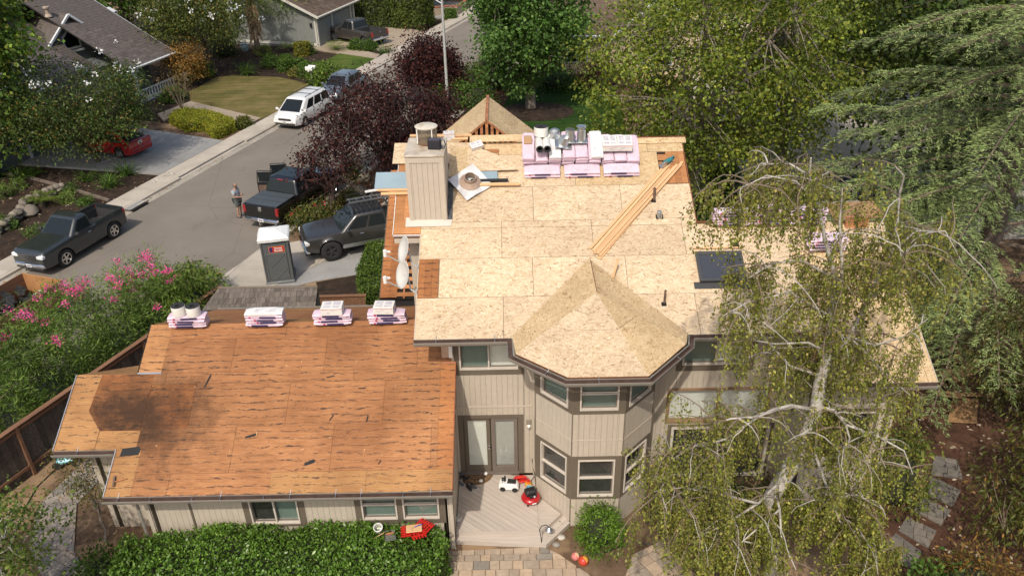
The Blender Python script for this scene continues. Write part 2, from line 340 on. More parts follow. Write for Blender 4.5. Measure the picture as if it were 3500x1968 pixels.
def sheets(name, fr, region, mats, parent, rows, width=2.44, gap=.004, th=.012, lift=.0, jit=.0, stag=None, x0=None, minA=.004):
    """cover the convex region (in fr's plane) with sheets, each an object: rows = [v0, v1, ...]"""
    region = ccw(region); xs = [p[0] for p in region]; out = []
    for i in range(len(rows) - 1):
        k = (x0 if x0 is not None else min(xs)) + (stag[i % len(stag)] if stag else (i % 2) * .5) * width
        k -= math.ceil((k - min(xs)) / width) * width
        while k < max(xs):
            w = width; q = [(k + gap / 2, rows[i] + gap / 2), (k + w - gap / 2, rows[i] + gap / 2), (k + w - gap / 2, rows[i + 1] - gap / 2), (k + gap / 2, rows[i + 1] - gap / 2)]
            k += w; pc = clip(q, region)
            if len(pc) < 3 or area(pc) < minA: continue
            cx = sum(p[0] for p in pc) / len(pc); cy = sum(p[1] for p in pc) / len(pc)
            mb = MB().prism([(p[0] - cx, p[1] - cy) for p in pc], 0, th)
            o = obj(name, mb, random.choice(mats), parent, fr @ TR(cx, cy, lift + random.uniform(0, jit)))
            out.append(o)
    return out
def slab(name, fr, poly, mat, parent, z0, z1): return obj(name, MB().prism(poly, z0, z1), mat, parent, fr)
def sweep(path, prof, closed=False):
    """prof (out, up) swept along a horizontal path with mitred corners; 'out' is to the right of the travel direction"""
    pts = [Vector(p) for p in path]; rows = []
    for i, p in enumerate(pts):
        d0 = (p - pts[i - 1]) if i > 0 else (pts[1] - p); d1 = (pts[i + 1] - p) if i < len(pts) - 1 else d0
        d0 = Vector((d0.x, d0.y, 0)).normalized(); d1 = Vector((d1.x, d1.y, 0)).normalized()
        n0 = Vector((d0.y, -d0.x, 0)); n1 = Vector((d1.y, -d1.x, 0)); m = (n0 + n1); m = m / max(.2, m.dot(n0))
        rows.append([p + m * a + Vector((0, 0, b)) for a, b in prof])
    mb = MB(); mb.grid(rows, closed=True); n = len(prof)
    mb.f += [tuple(range(n - 1, -1, -1)), tuple(range((len(pts) - 1) * n, len(pts) * n))]
    return mb
# leaves: many kite-shaped faces in one mesh, with a colour for each leaf
def leaves(name, P, D, Nn, L, Wd, col, mat, parent=None, kind=None):
    P = np.asarray(P, float); n = len(P); D = np.asarray(D, float); Nn = np.asarray(Nn, float)
    D /= np.linalg.norm(D, axis=1)[:, None] + 1e-9; side = np.cross(D, Nn); side /= np.linalg.norm(side, axis=1)[:, None] + 1e-9
    L = (np.broadcast_to(np.asarray(L, float), (n,)) * np.exp(rng.normal(0, .18, n)))[:, None]; Wd = np.broadcast_to(np.asarray(Wd, float), (n,))[:, None]
    up = np.cross(side, D)
    V = np.empty((n, 4, 3)); V[:, 0] = P; V[:, 1] = P + D * L * .5 + side * Wd * .5 + up * L * .06; V[:, 2] = P + D * L - up * L * .08; V[:, 3] = P + D * L * .5 - side * Wd * .5 + up * L * .06
    me = bpy.data.meshes.new(name); me.vertices.add(4 * n); me.vertices.foreach_set('co', V.ravel())
    me.loops.add(4 * n); me.loops.foreach_set('vertex_index', np.arange(4 * n, dtype=np.int32)); me.polygons.add(n)
    me.polygons.foreach_set('loop_start', np.arange(0, 4 * n, 4, dtype=np.int32))
    try: me.polygons.foreach_set('loop_total', np.full(n, 4, dtype=np.int32))
    except Exception: pass
    me.update(calc_edges=True)
    ca = me.color_attributes.new('Col', 'FLOAT_COLOR', 'POINT'); c4 = np.ones((n, 4, 4)); c4[:, :, :3] = np.clip(np.asarray(col, float) * 1.75, 0, 1)[:, None, :]
    ca.data.foreach_set('color', c4.ravel()); me.materials.append(mat)
    o = bpy.data.objects.new(name, me); attach(o, parent)
    if kind: o['kind'] = kind
    return o
def unit(n):
    v = rng.normal(size=(n, 3)); return v / np.linalg.norm(v, axis=1)[:, None]
def palette(n, cols, wts=None, jit=.12):
    cols = np.array(cols, float); i = rng.choice(len(cols), n, p=None if wts is None else np.array(wts) / sum(wts))
    return cols[i] * (1 + rng.normal(0, jit, (n, 1)))
# ------------------------------------------------------------------ shared materials
m_dirt = mat_ground('dry_soil', [(.10, .062, .038), (.165, .108, .068), (.24, .165, .108)], .9, 26, .6, patch=((.30, .20, .12), .45))
m_mulch = mat_ground('mulch', [(.020, .014, .011), (.040, .027, .019), (.075, .048, .033)], 2.2, 18, 1.0)
m_redmulch = mat_ground('red_mulch', [(.05, .027, .018), (.095, .048, .030), (.155, .085, .052)], 1.6, 22, .9)
m_asph = mat_asphalt()
m_conc = mat_concrete('concrete', (.46, .41, .345)); m_conc_tan = mat_concrete('tan_concrete', (.37, .30, .225)); m_conc_grey = mat_concrete('grey_concrete', (.30, .295, .285)); m_gutterpan = mat_concrete('gutter_concrete', (.36, .33, .28))
m_lawn1 = mat_grass('dry_lawn', (.105, .105, .034), (.165, .140, .052), (.225, .175, .085), R(25))
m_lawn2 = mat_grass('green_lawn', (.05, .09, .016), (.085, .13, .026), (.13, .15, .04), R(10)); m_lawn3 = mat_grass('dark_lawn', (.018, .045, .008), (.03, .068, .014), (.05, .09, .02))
m_leaf = mat_leaf('foliage'); m_leaf_gloss = mat_leaf('glossy_foliage', .2, .33); m_leaf_dark = mat_leaf('purple_foliage', .2, .75); m_needle = mat_leaf('needles', .1, .6); m_petal = mat_leaf('petals', .4, .6)
m_bark = M('bark', (.16, .12, .09), .9, .35, 6, .6, stretch=(1, 1, .3)); m_bark_dark = M('dark_bark', (.07, .052, .042), .9, .35, 6, .6, stretch=(1, 1, .3))
m_birchbark = M('birch_bark', (.44, .41, .37), .8, .18, 5, .3, dirt=(.12, .10, .09)); m_twig = M('twig', (.20, .15, .11), .9, .2)
m_greybark = M('grey_bark', (.20, .17, .14), .85, .25, 5, .4, stretch=(1, 1, .3))
m_pav = [M('paver_a', (.37, .29, .215), .9, .16, 7, .3, ov=.16), M('paver_b', (.31, .25, .19), .9, .16, 7, .3, ov=.14), M('paver_c', (.245, .22, .185), .9, .16, 7, .3, ov=.12), M('paver_d', (.42, .315, .22), .9, .16, 7, .3, ov=.12)]
m_pavd = [M('path_paver_a', (.27, .235, .20), .9, .16, 7, .3, ov=.16), M('path_paver_b', (.215, .195, .175), .9, .16, 7, .3, ov=.14), M('path_paver_c', (.31, .255, .205), .9, .16, 7, .3, ov=.12)]
m_pavs = [M('shaded_slab_a', (.17, .15, .125), .9, .2, 6, .3, ov=.12), M('shaded_slab_b', (.14, .125, .11), .9, .2, 6, .3, ov=.12)]  # stepping slabs: the shade lying on them is put into this darker colour
m_stone = M('field_stone', (.20, .17, .135), .9, .3, 4, .5, ov=.25); m_rivers = M('river_stone', (.36, .33, .29), .85, .2, 6, .2, ov=.3)
m_fence = M('weathered_fence', (.085, .066, .055), .9, .4, 4, .4, stretch=(4, 4, .5), ov=.35); m_fence_rail = M('fence_rail', (.20, .10, .055), .85, .25, 5, .3, stretch=(.3, 3, 3))
m_rubber = M('rubber', (.018, .018, .019), .85, .2); m_black = M('black_plastic', (.015, .015, .016), .5, .1); m_steel = M('galvanised', (.55, .57, .58), .35, .12, 8, metal=.9); m_chrome = M('chrome', (.75, .76, .77), .12, .04, metal=1.0)
m_white = M('white_paint', (.74, .73, .70), .55, .06, 4); m_lumber = M('new_lumber', (.60, .37, .19), .8, .16, 3, .15, stretch=(.4, 8, 8), ov=.12)
m_wood_red = M('old_lumber', (.33, .135, .06), .85, .35, 3, .25, stretch=(.5, 6, 6), ov=.2, dirt=(.07, .035, .02)); m_dark = M('dark_void', (.012, .010, .009), .95, .2)  # last colour: near-black standing in for shade inside gaps and openings

# ------------------------------------------------------------------ ground, street, pavements
def gpoly(name, pts, mat, z, kind='structure', th=.0):
    n = len(pts); ps = [(p.x, p.y) if isinstance(p, Vector) else (p[0], p[1]) for p in pts]
    mb = MB()
    if th: mb.prism(ps, z - th, z)
    else:
        ps = ccw(ps); mb.add([(x, y, z) for x, y in ps], [tuple(range(n))])
    o = obj(name, mb, mat); o['kind'] = kind; return o
def gp(*px): return [G(u, v) for u, v in px]
gpoly('ground', [(-400, -200), (400, -200), (400, 700), (-400, 700)], m_dirt, -.004)
gpoly('road', [ST(-40, -29.75), ST(-40, -21.25), ST(160, -21.25), ST(160, -29.75)], m_asph, .006)
gpoly('court', [(7.5, 31.5), (60, 33), (60, 60), (14, 60), (9.5, 40)], m_conc, .004)
gpoly('planting_bed', [ST(2, -31.5), ST(33.2, -31.5), ST(33.2, -46), ST(2, -46)], m_mulch, .02)
gpoly('garden_bed', [ST(41, -31.6), ST(75, -31.6), ST(75, -60), ST(41, -60)], m_mulch, .008)
gpoly('front_bed', [ST(28.8, -20.6), ST(62, -20.6), ST(60, -10), ST(32, -12)], m_redmulch, .008)
gpoly('lawn', gp((648, 318), (680, 304), (716, 282), (742, 269), (790, 264), (952, 269), (1010, 281), (1057, 295), (963, 384), (892, 413), (760, 384), (653, 358)), m_lawn1, .12, th=.11)
gpoly('lawn', gp((1100, 232), (1120, 210), (1160, 188), (1283, 206), (1212, 247), (1150, 268), (1100, 262)), m_lawn2, .12, th=.11)
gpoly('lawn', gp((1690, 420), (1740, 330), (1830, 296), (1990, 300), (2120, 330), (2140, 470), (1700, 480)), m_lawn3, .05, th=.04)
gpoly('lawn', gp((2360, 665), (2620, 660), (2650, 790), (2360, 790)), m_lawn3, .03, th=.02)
gpoly('tree_bed', [G(1830, 385) + Vector((2.6 * math.cos(a), 2.0 * math.sin(a), 0)) for a in [k * math.pi / 9 for k in range(18)]], m_mulch, .065)
gpoly('garden_soil', gp((980, 840), (1075, 826), (1180, 760), (1330, 740), (1330, 690), (1020, 770)), m_dirt, .014)
gpoly('house_bed', gp((1080, 965), (1225, 940), (1260, 1010), (1100, 1060)), m_mulch, .02)
gpoly('side_bed', [(8.5, 13.0), (20, 13.0), (20, 24), (10.2, 24)], m_redmulch, .004)
# kerbs and gutter pans (a real step), with dropped kerbs at the driveways
def kerb(name, s0, s1, t0, t1, h=.13):
    return obj(name, MB().prism([ST(s0, t0)[:2], ST(s1, t0)[:2], ST(s1, t1)[:2], ST(s0, t1)[:2]], 0, h), m_conc)
for nm, t0, t1 in (('gutter', -30.2, -29.75), ('gutter', -21.25, -20.82)):
    gpoly(nm, [ST(-10, t0), ST(-10, t1), ST(130, t1), ST(130, t0)], m_gutterpan, .012, th=.01)
for nm, a, b, t0, t1, h in (('kerb', -6, 33, -30.38, -30.2, .13), ('kerb', 33, 39.2, -30.38, -30.2, .03), ('kerb', 39.2, 62, -30.38, -30.2, .13), ('kerb', 62, 70, -30.38, -30.2, .03), ('kerb', 70, 120, -30.38, -30.2, .13),
                      ('kerb', -6, 18, -20.82, -20.66, .12), ('kerb', 18, 28.6, -20.82, -20.66, .03), ('kerb', 28.6, 120, -20.82, -20.66, .12)):
    k = kerb(nm, a, b, t0, t1, h); k['kind'] = 'structure'
def slabs(base, s0, s1, t0, t1, step, z, mat, down=()):
    b = gpoly(base, [ST(s0, t0), ST(s1, t0), ST(s1, t1), ST(s0, t1)], m_conc_grey, z - .03, th=z - .035)
    s = s0
    while s < s1:
        e = min(s + step, s1); c = ST((s + e) / 2, (t0 + t1) / 2)
        key = ('slab', base, round(e - s, 2))
        if key not in _cache: _cache[key] = MB().box((0, 0, 0), (e - s - .018, abs(t1 - t0) - .01, .05)).mesh('slab', mat)
        obj('slab', _cache[key], mat, b, TR(c.x, c.y, z - .025 + random.uniform(-.003, .003)) @ RZ(STREET_ROT)); s = e
    return b
slabs('pavement', -6, 112, -31.6, -30.39, 1.55, .13, m_conc)
slabs('near_pavement', 47, 100, -20.65, -19.4, 1.55, .12, m_conc)
# driveways as cast slabs with joints
def drive(name, pts, mat, z, sx, sy, rot):
    pts = [Vector((p[0], p[1], 0)) for p in pts]; b = gpoly(name, pts, m_conc_grey, z - .02, th=max(.005, z - .022)); o = pts[0]; fr = TR(o.x, o.y, z - .018) @ RZ(rot); inv = fr.inverted()
    reg = ccw([tuple((inv @ p)[:2]) for p in pts]); xs = [p[0] for p in reg]; ys = [p[1] for p in reg]
    x = math.floor(min(xs) / sx) * sx
    while x < max(xs):
        y = math.floor(min(ys) / sy) * sy
        while y < max(ys):
            pc = clip([(x + .008, y + .008), (x + sx - .008, y + .008), (x + sx - .008, y + sy - .008), (x + .008, y + sy - .008)], reg)
            if len(pc) > 2 and area(pc) > .01:
                cx = sum(p[0] for p in pc) / len(pc); cy = sum(p[1] for p in pc) / len(pc)
                obj('slab', MB().prism([(p[0] - cx, p[1] - cy) for p in pc], 0, .03), mat, b, fr @ TR(cx, cy, 0))
            y += sy
        x += sx
    return b
drive('driveway', [G(690, 1030), G(770, 940), G(890, 858), G(985, 834), G(1300, 775), G(1310, 925), G(1084, 961), G(880, 1010), G(760, 1070)], m_conc, .05, 3.1, 3.3, STREET_ROT + .1)
drive('neighbour_driveway', [ST(33.2, -31.6), ST(38.8, -31.6), ST(39.6, -41), ST(32.2, -41)], m_conc_grey, .125, 3.0, 3.2, STREET_ROT)
drive('garage_driveway', [ST(62.2, -31.6), ST(69.6, -31.6), ST(72.5, -38.7), ST(63.2, -38.7)], m_conc_tan, .125, 3.1, 3.1, STREET_ROT)
gpoly('garden_path', gp((652, 352), (892, 409), (846, 436), (790, 421), (690, 385), (600, 398), (560, 420), (540, 395), (600, 372)), m_conc_tan, .125, th=.12)
gpoly('garden_path', gp((1040, 168), (1060, 155), (1150, 150), (1190, 165), (1300, 192), (1283, 206), (1165, 188), (1120, 180)), m_conc_tan, .125, th=.12)
gpoly('footpath', gp((1770, 300), (1800, 270), (1815, 268), (1800, 305)), m_conc_grey, .03, th=.02)
gpoly('far_driveway', [ST(76, -31.6), ST(84, -31.6), ST(84, -40), ST(74, -40)], m_conc_grey, .125, th=.12)
# patio and paths of pavers, each stone an object
pav_n = [0]
def pavers(name, pts, rot, sizes, mat_list, z=.045, th=.045, rowh=.26):
    pts = [Vector((p[0], p[1], 0)) for p in pts]; b = gpoly(name, pts, m_dirt, z - th + .006, th=.004); o = pts[0]; fr = TR(o.x, o.y, z - th) @ RZ(rot); inv = fr.inverted()
    reg = ccw([tuple((inv @ p)[:2]) for p in pts]); xs = [p[0] for p in reg]; ys = [p[1] for p in reg]; y = min(ys)
    while y < max(ys):
        h = rowh * random.choice((.72, 1.0, 1.0, 1.3)); x = min(xs) - random.uniform(0, .4)
        while x < max(xs):
            w = random.choice(sizes)
            pc = clip([(x + .008, y + .008), (x + w - .008, y + .008), (x + w - .008, y + h - .008), (x + .008, y + h - .008)], reg); x += w
            if len(pc) > 2 and area(pc) > .004:
                cx = sum(p[0] for p in pc) / len(pc); cy = sum(p[1] for p in pc) / len(pc)
                obj('paver', MB().prism([(p[0] - cx, p[1] - cy) for p in pc], 0, th), random.choice(mat_list), b, fr @ TR(cx, cy, random.uniform(-.004, .004))); pav_n[0] += 1
        y += h
    return b
pavers('paver_path', [G(307, 1562), G(384, 1597), G(263, 1726), G(129, 1733)], R(38), (.28, .38, .5), m_pavd)
pavers('paver_path', [G(129, 1735), G(263, 1728), G(254, 1884), G(103, 1872)], R(8), (.28, .38, .5), m_pavd)
pavers('paver_path', [G(103, 1875), G(254, 1887), G(340, 2020), G(180, 2060)], R(-28), (.28, .38, .5), m_pavd)
pavers('patio', [G(1430, 1990), G(1470, 1925), G(1540, 1886), G(1855, 1872), G(1900, 1890), G(2050, 1990), G(2030, 2060), G(1440, 2060)], 0.0, (.26, .34, .42), m_pav[:2] + [m_pav[3], m_pav[0], m_pav[2]], rowh=.28)
pavers('patio', [G(2120, 2030), G(2160, 1900), G(2260, 1850), G(2400, 1990), G(2380, 2060)], R(30), (.26, .34, .42), [m_pav[0], m_pav[3], m_pav[1]], rowh=.28)
# stamped stepping slabs on the right: four slabs of brick-shaped stones
for i, (a, b_, c_, d_) in enumerate((((3185, 1632), (3282, 1680), (3255, 1735), (3158, 1690)), ((3148, 1697), (3248, 1748), (3215, 1798), (3122, 1747)), ((3098, 1768), (3200, 1818), (3172, 1875), (3070, 1815)), ((3190, 1560), (3270, 1575), (3290, 1640), (3180, 1625)), ((3060, 1825), (3150, 1890), (3120, 1950), (3010, 1880)))):
    pavers('stepping_slab', [G(*a), G(*b_), G(*c_), G(*d_)], R(-28), (.32, .4), m_pavs, z=.06, rowh=.26)
# ------------------------------------------------------------------ the house
m_siding = M('beige_siding', (.49, .425, .345), .75, .05, 2.5, .05, stretch=(2, 2, .3), ov=.025); m_trim = M('taupe_trim', (.135, .108, .079), .7, .06, 3)
m_frame = M('window_frame', (.58, .52, .45), .5, .05); m_sash = M('sash_bronze', (.17, .14, .12), .5, .08); m_blind = M('pale_blind', (.17, .225, .195), .8, .08, 2); m_room_shade = M('room_shade', (.035, .034, .032), .9, .4, 3)  # last colour paints the shade of an unlit room behind the glass
m_curtain = M('cream_blind', (.78, .76, .70), .8, .05)
m_osb = mat_osb('osb', [(.29, .18, .095), (.51, .37, .23), (.62, .48, .32), (.715, .585, .425)], .055)
m_osb2 = mat_osb('osb_tan', [(.29, .17, .08), (.48, .33, .175), (.59, .435, .25), (.68, .53, .335)], .05)
m_osb_old = mat_osb('osb_weathered', [(.10, .055, .025), (.24, .13, .06), (.36, .21, .10), (.46, .30, .16)], .1, dark=.6)
MIL = ((-9.6, 15.9, 3.8), (.52, .80, .3))
m_ply = mat_ply('old_plywood', (.29, .128, .056), (.475, .24, .112), .7, MIL, ov=.12); m_ply_l = mat_ply('old_plywood_light', (.39, .185, .08), (.52, .28, .125), .25, ov=.06); m_ply_m = mat_ply('old_plywood_mildew', (.28, .110, .042), (.44, .19, .072), .5, MIL, ov=.05)
m_ply_g = mat_ply('edge_plywood', (.36, .185, .078), (.48, .275, .122), .4, ov=.06)
m_skip = mat_ply('skip_board', (.36, .155, .065), (.55, .29, .13), .6, ov=.18, rowmarks=False); m_skipred = mat_ply('board_sheathing', (.32, .13, .052), (.47, .22, .09), .5, ov=.12)
m_gut = M('gutter_metal', (.30, .275, .24), .5, .08, 3, metal=.2); m_gutin = M('gutter_inside', (.095, .060, .048), .6, .25, 5, dirt=(.05, .03, .02)); m_fascia = M('red_fascia', (.22, .07, .035), .8, .2)
m_deck = M('deck_board', (.46, .40, .345), .85, .12, 4, .2, stretch=(.3, 6, 6), ov=.07)
mg, tg, bg = newmat('window_glass'); bg.inputs['Roughness'].default_value = .03; bg.inputs['Base Color'].default_value = (.7, .8, .78, 1)
_tp = tg.nodes.new('ShaderNodeBsdfTransparent'); _tp.inputs[0].default_value = (.92, .95, .94, 1); _gl = tg.nodes.new('ShaderNodeBsdfGlossy'); _gl.inputs['Roughness'].default_value = .02
_lw = tg.nodes.new('ShaderNodeLayerWeight'); _lw.inputs[0].default_value = .35; _fr = tg.nodes.new('ShaderNodeMath'); _fr.operation = 'MULTIPLY_ADD'; tg.links.new(_lw.outputs['Facing'], _fr.inputs[0]); _fr.inputs[1].default_value = .35; _fr.inputs[2].default_value = .03; _mx = tg.nodes.new('ShaderNodeMixShader'); tg.links.new(_fr.outputs[0], _mx.inputs[0]); tg.links.new(_tp.outputs[0], _mx.inputs[1]); tg.links.new(_gl.outputs[0], _mx.inputs[2]); tg.links.new(_mx.outputs[0], tg.nodes['Material Output'].inputs[0])
m_glass = mg; m_vglass = mat_glass('vehicle_glass', (.012, .016, .018), .04); m_skyglass = mat_glass('skylight_glass', (.055, .06, .075), .12)
m_alum = M('grey_metal_panel', (.33, .43, .48), .4, .08, 2, metal=.3)
m_greyblind = M('grey_blind', (.42, .41, .38), .8, .06)
m_bigframe = M('brown_frame', (.27, .17, .10), .7, .15)
m_backing = M('wall_backing', (.20, .165, .125), .9, .1)
house = thing('two_storey_house', 'beige two storey house with bay and roof stripped down to bare sheathing', 'house', (0, 17.2, 0))
def siding(parent, fr, w, h, holes=(), mat=None, bw=.145, y0=0.0, name='siding_board'):
    mat = mat or m_siding; cuts = sorted(set([round(i * bw, 4) for i in range(int(w / bw) + 1)] + [w] + [min(w, max(0, e)) for q in holes for e in q[:2]]))
    for a, b in zip(cuts[:-1], cuts[1:]):
        if b - a < .012: continue
        mid = (a + b) / 2; iv = [(y0, h)]
        for (x0, x1, v0, v1) in holes:
            if x0 < mid < x1:
                nv = []
                for p, q in iv:
                    if v0 > p: nv.append((p, min(q, v0)))
                    if v1 < q: nv.append((max(p, v1), q))
                iv = [i for i in nv if i[1] - i[0] > .01]
        for p, q in iv:
            key = ('board', round(b - a, 3), round(q - p, 3), mat.name)
            if key not in _cache: _cache[key] = MB().box((0, 0, -.011), (b - a - .0055, q - p - .002, .022)).mesh(name, mat)
            obj(name, _cache[key], mat, parent, fr @ TR(mid, (p + q) / 2, 0))
def wall(fr, w, h, holes=(), bands=(), y0=0.0, mat=None):
    """board wall: dark backing, siding boards, flat taupe bands"""
    p = obj('wall', MB().box((w / 2, (h + y0) / 2, -.19), (w, h - y0, .12)), m_backing, house, fr)
    allh = list(holes) + [(b[0], b[1], b[2], b[3]) for b in bands]
    siding(p, fr, w, h, allh, y0=y0, mat=mat)
    for (x0, x1, v0, v1) in bands:
        cuts = [(x0, x1, v0, v1)]
        for (a, b, c, d) in holes:
            nc = []
            for (p0, p1, q0, q1) in cuts:
                if a >= p1 or b <= p0 or c >= q1 or d <= q0: nc.append((p0, p1, q0, q1)); continue
                if a > p0: nc.append((p0, a, q0, q1))
                if b < p1: nc.append((b, p1, q0, q1))
                if c > q0: nc.append((max(a, p0), min(b, p1), q0, c))
                if d < q1: nc.append((max(a, p0), min(b, p1), d, q1))
            cuts = nc
        mb = MB()
        for (a, b, c, d) in cuts:
            if b - a > .005 and d - c > .005: mb.box(((a + b) / 2, (c + d) / 2, -.002), (b - a - .001, d - c - .001, .03))
        obj('trim_band', mb, m_trim, p, fr)
    return p
def window(fr, x0, x1, y0, y1, kind='slide', room=None, parent=None, fm=None, f=.038, sash=None):
    room = room or m_blind; w, h = x1 - x0, y1 - y0; mb = MB(); fm = fm or m_frame; sash = sash or m_sash
    for (cx, cy, sx, sy) in ((x0 + f / 2, (y0 + y1) / 2, f, h), (x1 - f / 2, (y0 + y1) / 2, f, h), ((x0 + x1) / 2, y0 + f / 2, w - 2 * f, f), ((x0 + x1) / 2, y1 - f / 2, w - 2 * f, f)): mb.box((cx, cy, -.045), (sx, sy, .17))
    o = obj('window', mb, fm, parent or house, fr)
    a, b, c, d = x0 + f, x1 - f, y0 + f, y1 - f
    halves = [(a, (a + b) / 2, c, d), ((a + b) / 2, b, c, d)] if kind == 'slide' else [(a, b, c, (c + d) / 2), (a, b, (c + d) / 2, d)] if kind == 'hung' else [(a, b, c, d)]
    if kind == 'slide': obj('mullion', MB().box(((a + b) / 2, (c + d) / 2, -.02), (.04, d - c, .08)), fm, o, fr)
    if kind == 'hung': obj('meeting_rail', MB().box(((a + b) / 2, (c + d) / 2, -.02), (b - a, .04, .08)), fm, o, fr)
    for i, (p, q, r, s) in enumerate(halves):
        mb = MB(); g = .028
        for (cx, cy, sx, sy) in ((p + g / 2, (r + s) / 2, g, s - r), (q - g / 2, (r + s) / 2, g, s - r), ((p + q) / 2, r + g / 2, q - p - 2 * g, g), ((p + q) / 2, s - g / 2, q - p - 2 * g, g)): mb.box((cx, cy, -.05 - .012 * i), (sx, sy, .035))
        obj('sash', mb, sash, o, fr)
        obj('pane', MB().add([(p + g, r + g, -.05 - .012 * i), (q - g, r + g, -.05 - .012 * i), (q - g, s - g, -.05 - .012 * i), (p + g, s - g, -.05 - .012 * i)], [(0, 1, 2, 3)]), m_glass, o, fr)
        rm = room[i] if isinstance(room, (list, tuple)) else room
        obj('blind_or_room_shade', MB().box(((p + q) / 2, (r + s) / 2, -.115), (q - p, s - r, .006)), rm, o, fr)  # some sheets paint the dark of the unlit room, the rest are blinds
    return o
VUP = (0, 0, 1)
def wfr(x, y, z, dx, dy): return frame((x, y, z), (dx, dy, 0), VUP)
# --- recess wall with French doors
fr = wfr(-1.62, 17.17, .35, 1, 0); X0 = -1.62
wall(fr, 2.2, 4.85, [(-1.42 - X0, .09 - X0, 0.02, 2.02), (-1.42 - X0, .12 - X0, 3.68, 4.6)], [(-1.56 - X0, .25 - X0, 0, 2.14), (-1.56 - X0, .28 - X0, 3.5, 4.85)])
window(fr, -1.42 - X0, .12 - X0, 3.68, 4.6, 'slide', [m_blind, m_curtain])
obj('band_strip', MB().box((1.1, 2.42, .006), (2.2, .05, .02)), m_siding, house, fr)
door = obj('french_door', MB().box((.945, 1.02, -.14), (1.5, 2.0, .02)), m_trim, house, fr)
for i, (a, b) in enumerate(((.215, .93), (.97, 1.695))):
    mb = MB(); f = .10
    for (cx, cy, sx, sy) in ((a + f / 2, 1.02, f, 2.0), (b - f / 2, 1.02, f, 2.0), ((a + b) / 2, .14, b - a - 2 * f, .24), ((a + b) / 2, 1.97, b - a - 2 * f, .10)): mb.box((cx, cy, -.06 + .02 * i), (sx, sy, .05))
    obj('door_leaf', mb, m_trim if i == 0 else m_sash, door, fr)
    obj('pane', MB().add([(a + f, .26, -.06), (b - f, .26, -.06), (b - f, 1.92, -.06), (a + f, 1.92, -.06)], [(0, 1, 2, 3)]), m_glass, door, fr); obj('blind_or_room_shade', MB().box(((a + b) / 2, 1.09, -.10), (b - a - 2 * f, 1.68, .008)), m_curtain if i == 0 else m_greyblind, door, fr)
for yy in (.95, 1.07): obj('door_handle', MB().lathe([(.0, 0), (.03, .0), (.03, .03), (.018, .05), (.018, .07), (0, .07)], 10, TR(.905, yy, -.03)), m_chrome, door, fr, 40)
obj('threshold', MB().box((.945, .03, .0), (1.56, .05, .12)), m_sash, door, fr)
lt = obj('wall_lamp', MB().box((.39 - X0, 1.88, .015), (.14, .16, .03)), m_stone, house, fr)
obj('lamp_head', MB().lathe([(.0, 0), (.045, .0), (.05, .05), (.03, .14), (.02, .15), (0, .15)], 10, TR(.39 - X0, 1.80, .09) @ RX(R(110))), m_white, lt, fr, 40)
# --- bay: three faces
BL = Vector((.56, 16.37, 0)); FLc = Vector((1.44, 15.46, 0)); FRc = Vector((2.73, 15.46, 0)); BR = Vector((3.60, 16.37, 0))
for i, (a, b) in enumerate(((BL, FLc), (FLc, FRc), (FRc, BR))):
    w = (b - a).length; f_ = frame((a.x, a.y, 0.0), (b - a), VUP); m0, m1 = ((.20, w - .14), (.17, w - .17), (.14, w - .20))[i]
    wall(f_, w, 5.2, [(m0, m1, 1.1, 2.36), (m0, m1, 3.97, 4.95)], [(0, w, 1.0, 2.47), (0, w, 3.84, 5.2)])
    window(f_, m0, m1, 1.1, 2.36, 'hung', m_room_shade); window(f_, m0, m1, 3.97, 4.95, 'hung' if i == 1 else 'fixed', m_blind)
    obj('drip_strip', MB().box((w / 2, 3.0, .004), (w, .012, .016)), m_siding, house, f_)
for a, b in ((Vector((.56, 17.15, 0)), BL), (BR, Vector((3.60, 17.15, 0)))): wall(frame((a.x, a.y, 0), b - a, VUP), (b - a).length, 5.2, (), [(0, (b - a).length, 1.0, 2.47), (0, (b - a).length, 3.84, 5.2)])
for p in (BL, FLc, FRc, BR): obj('corner_board', MB().box((0, 0, 2.6), (.03, .03, 5.19)), m_backing, house, TR(p.x, p.y + .01, 0) @ RZ(R(22)))
# --- right-hand wall, partly hidden by the birch
X0 = 3.62; fr = wfr(X0, 17.17, 0, 1, 0)
wall(fr, 3.7, 5.2, [(4.45 - X0, 6.2 - X0, 4.05, 4.95), (4.15 - X0, 6.95 - X0, 2.1, 3.28), (4.35 - X0, 7.1 - X0, .12, 1.95)], [(4.3 - X0, 6.35 - X0, 3.85, 5.2), (4.25 - X0, 7.2 - X0, .02, 2.02)])
window(fr, 4.45 - X0, 6.2 - X0, 4.05, 4.95, 'slide', [m_blind, m_curtain]); window(fr, 4.15 - X0, 6.95 - X0, 2.1, 3.28, 'slide', m_curtain, fm=m_bigframe, f=.07, sash=m_bigframe); window(fr, 4.35 - X0, 7.1 - X0, .12, 1.95, 'slide', m_room_shade, f=.07)
fr = wfr(7.3, 15.9, 0, 1, 0); wall(fr, 2.4, 4.3, [(.5, 1.9, 2.2, 3.4)], [(.4, 2.0, 2.1, 3.5)]); window(fr, .5, 1.9, 2.2, 3.4, 'fixed', m_room_shade)
fr = wfr(9.7, 15.9, 0, 0, 1); wall(fr, 3.6, 4.4)
fr = wfr(7.3, 17.17, 0, 0, -1); wall(fr, 1.27, 4.4)
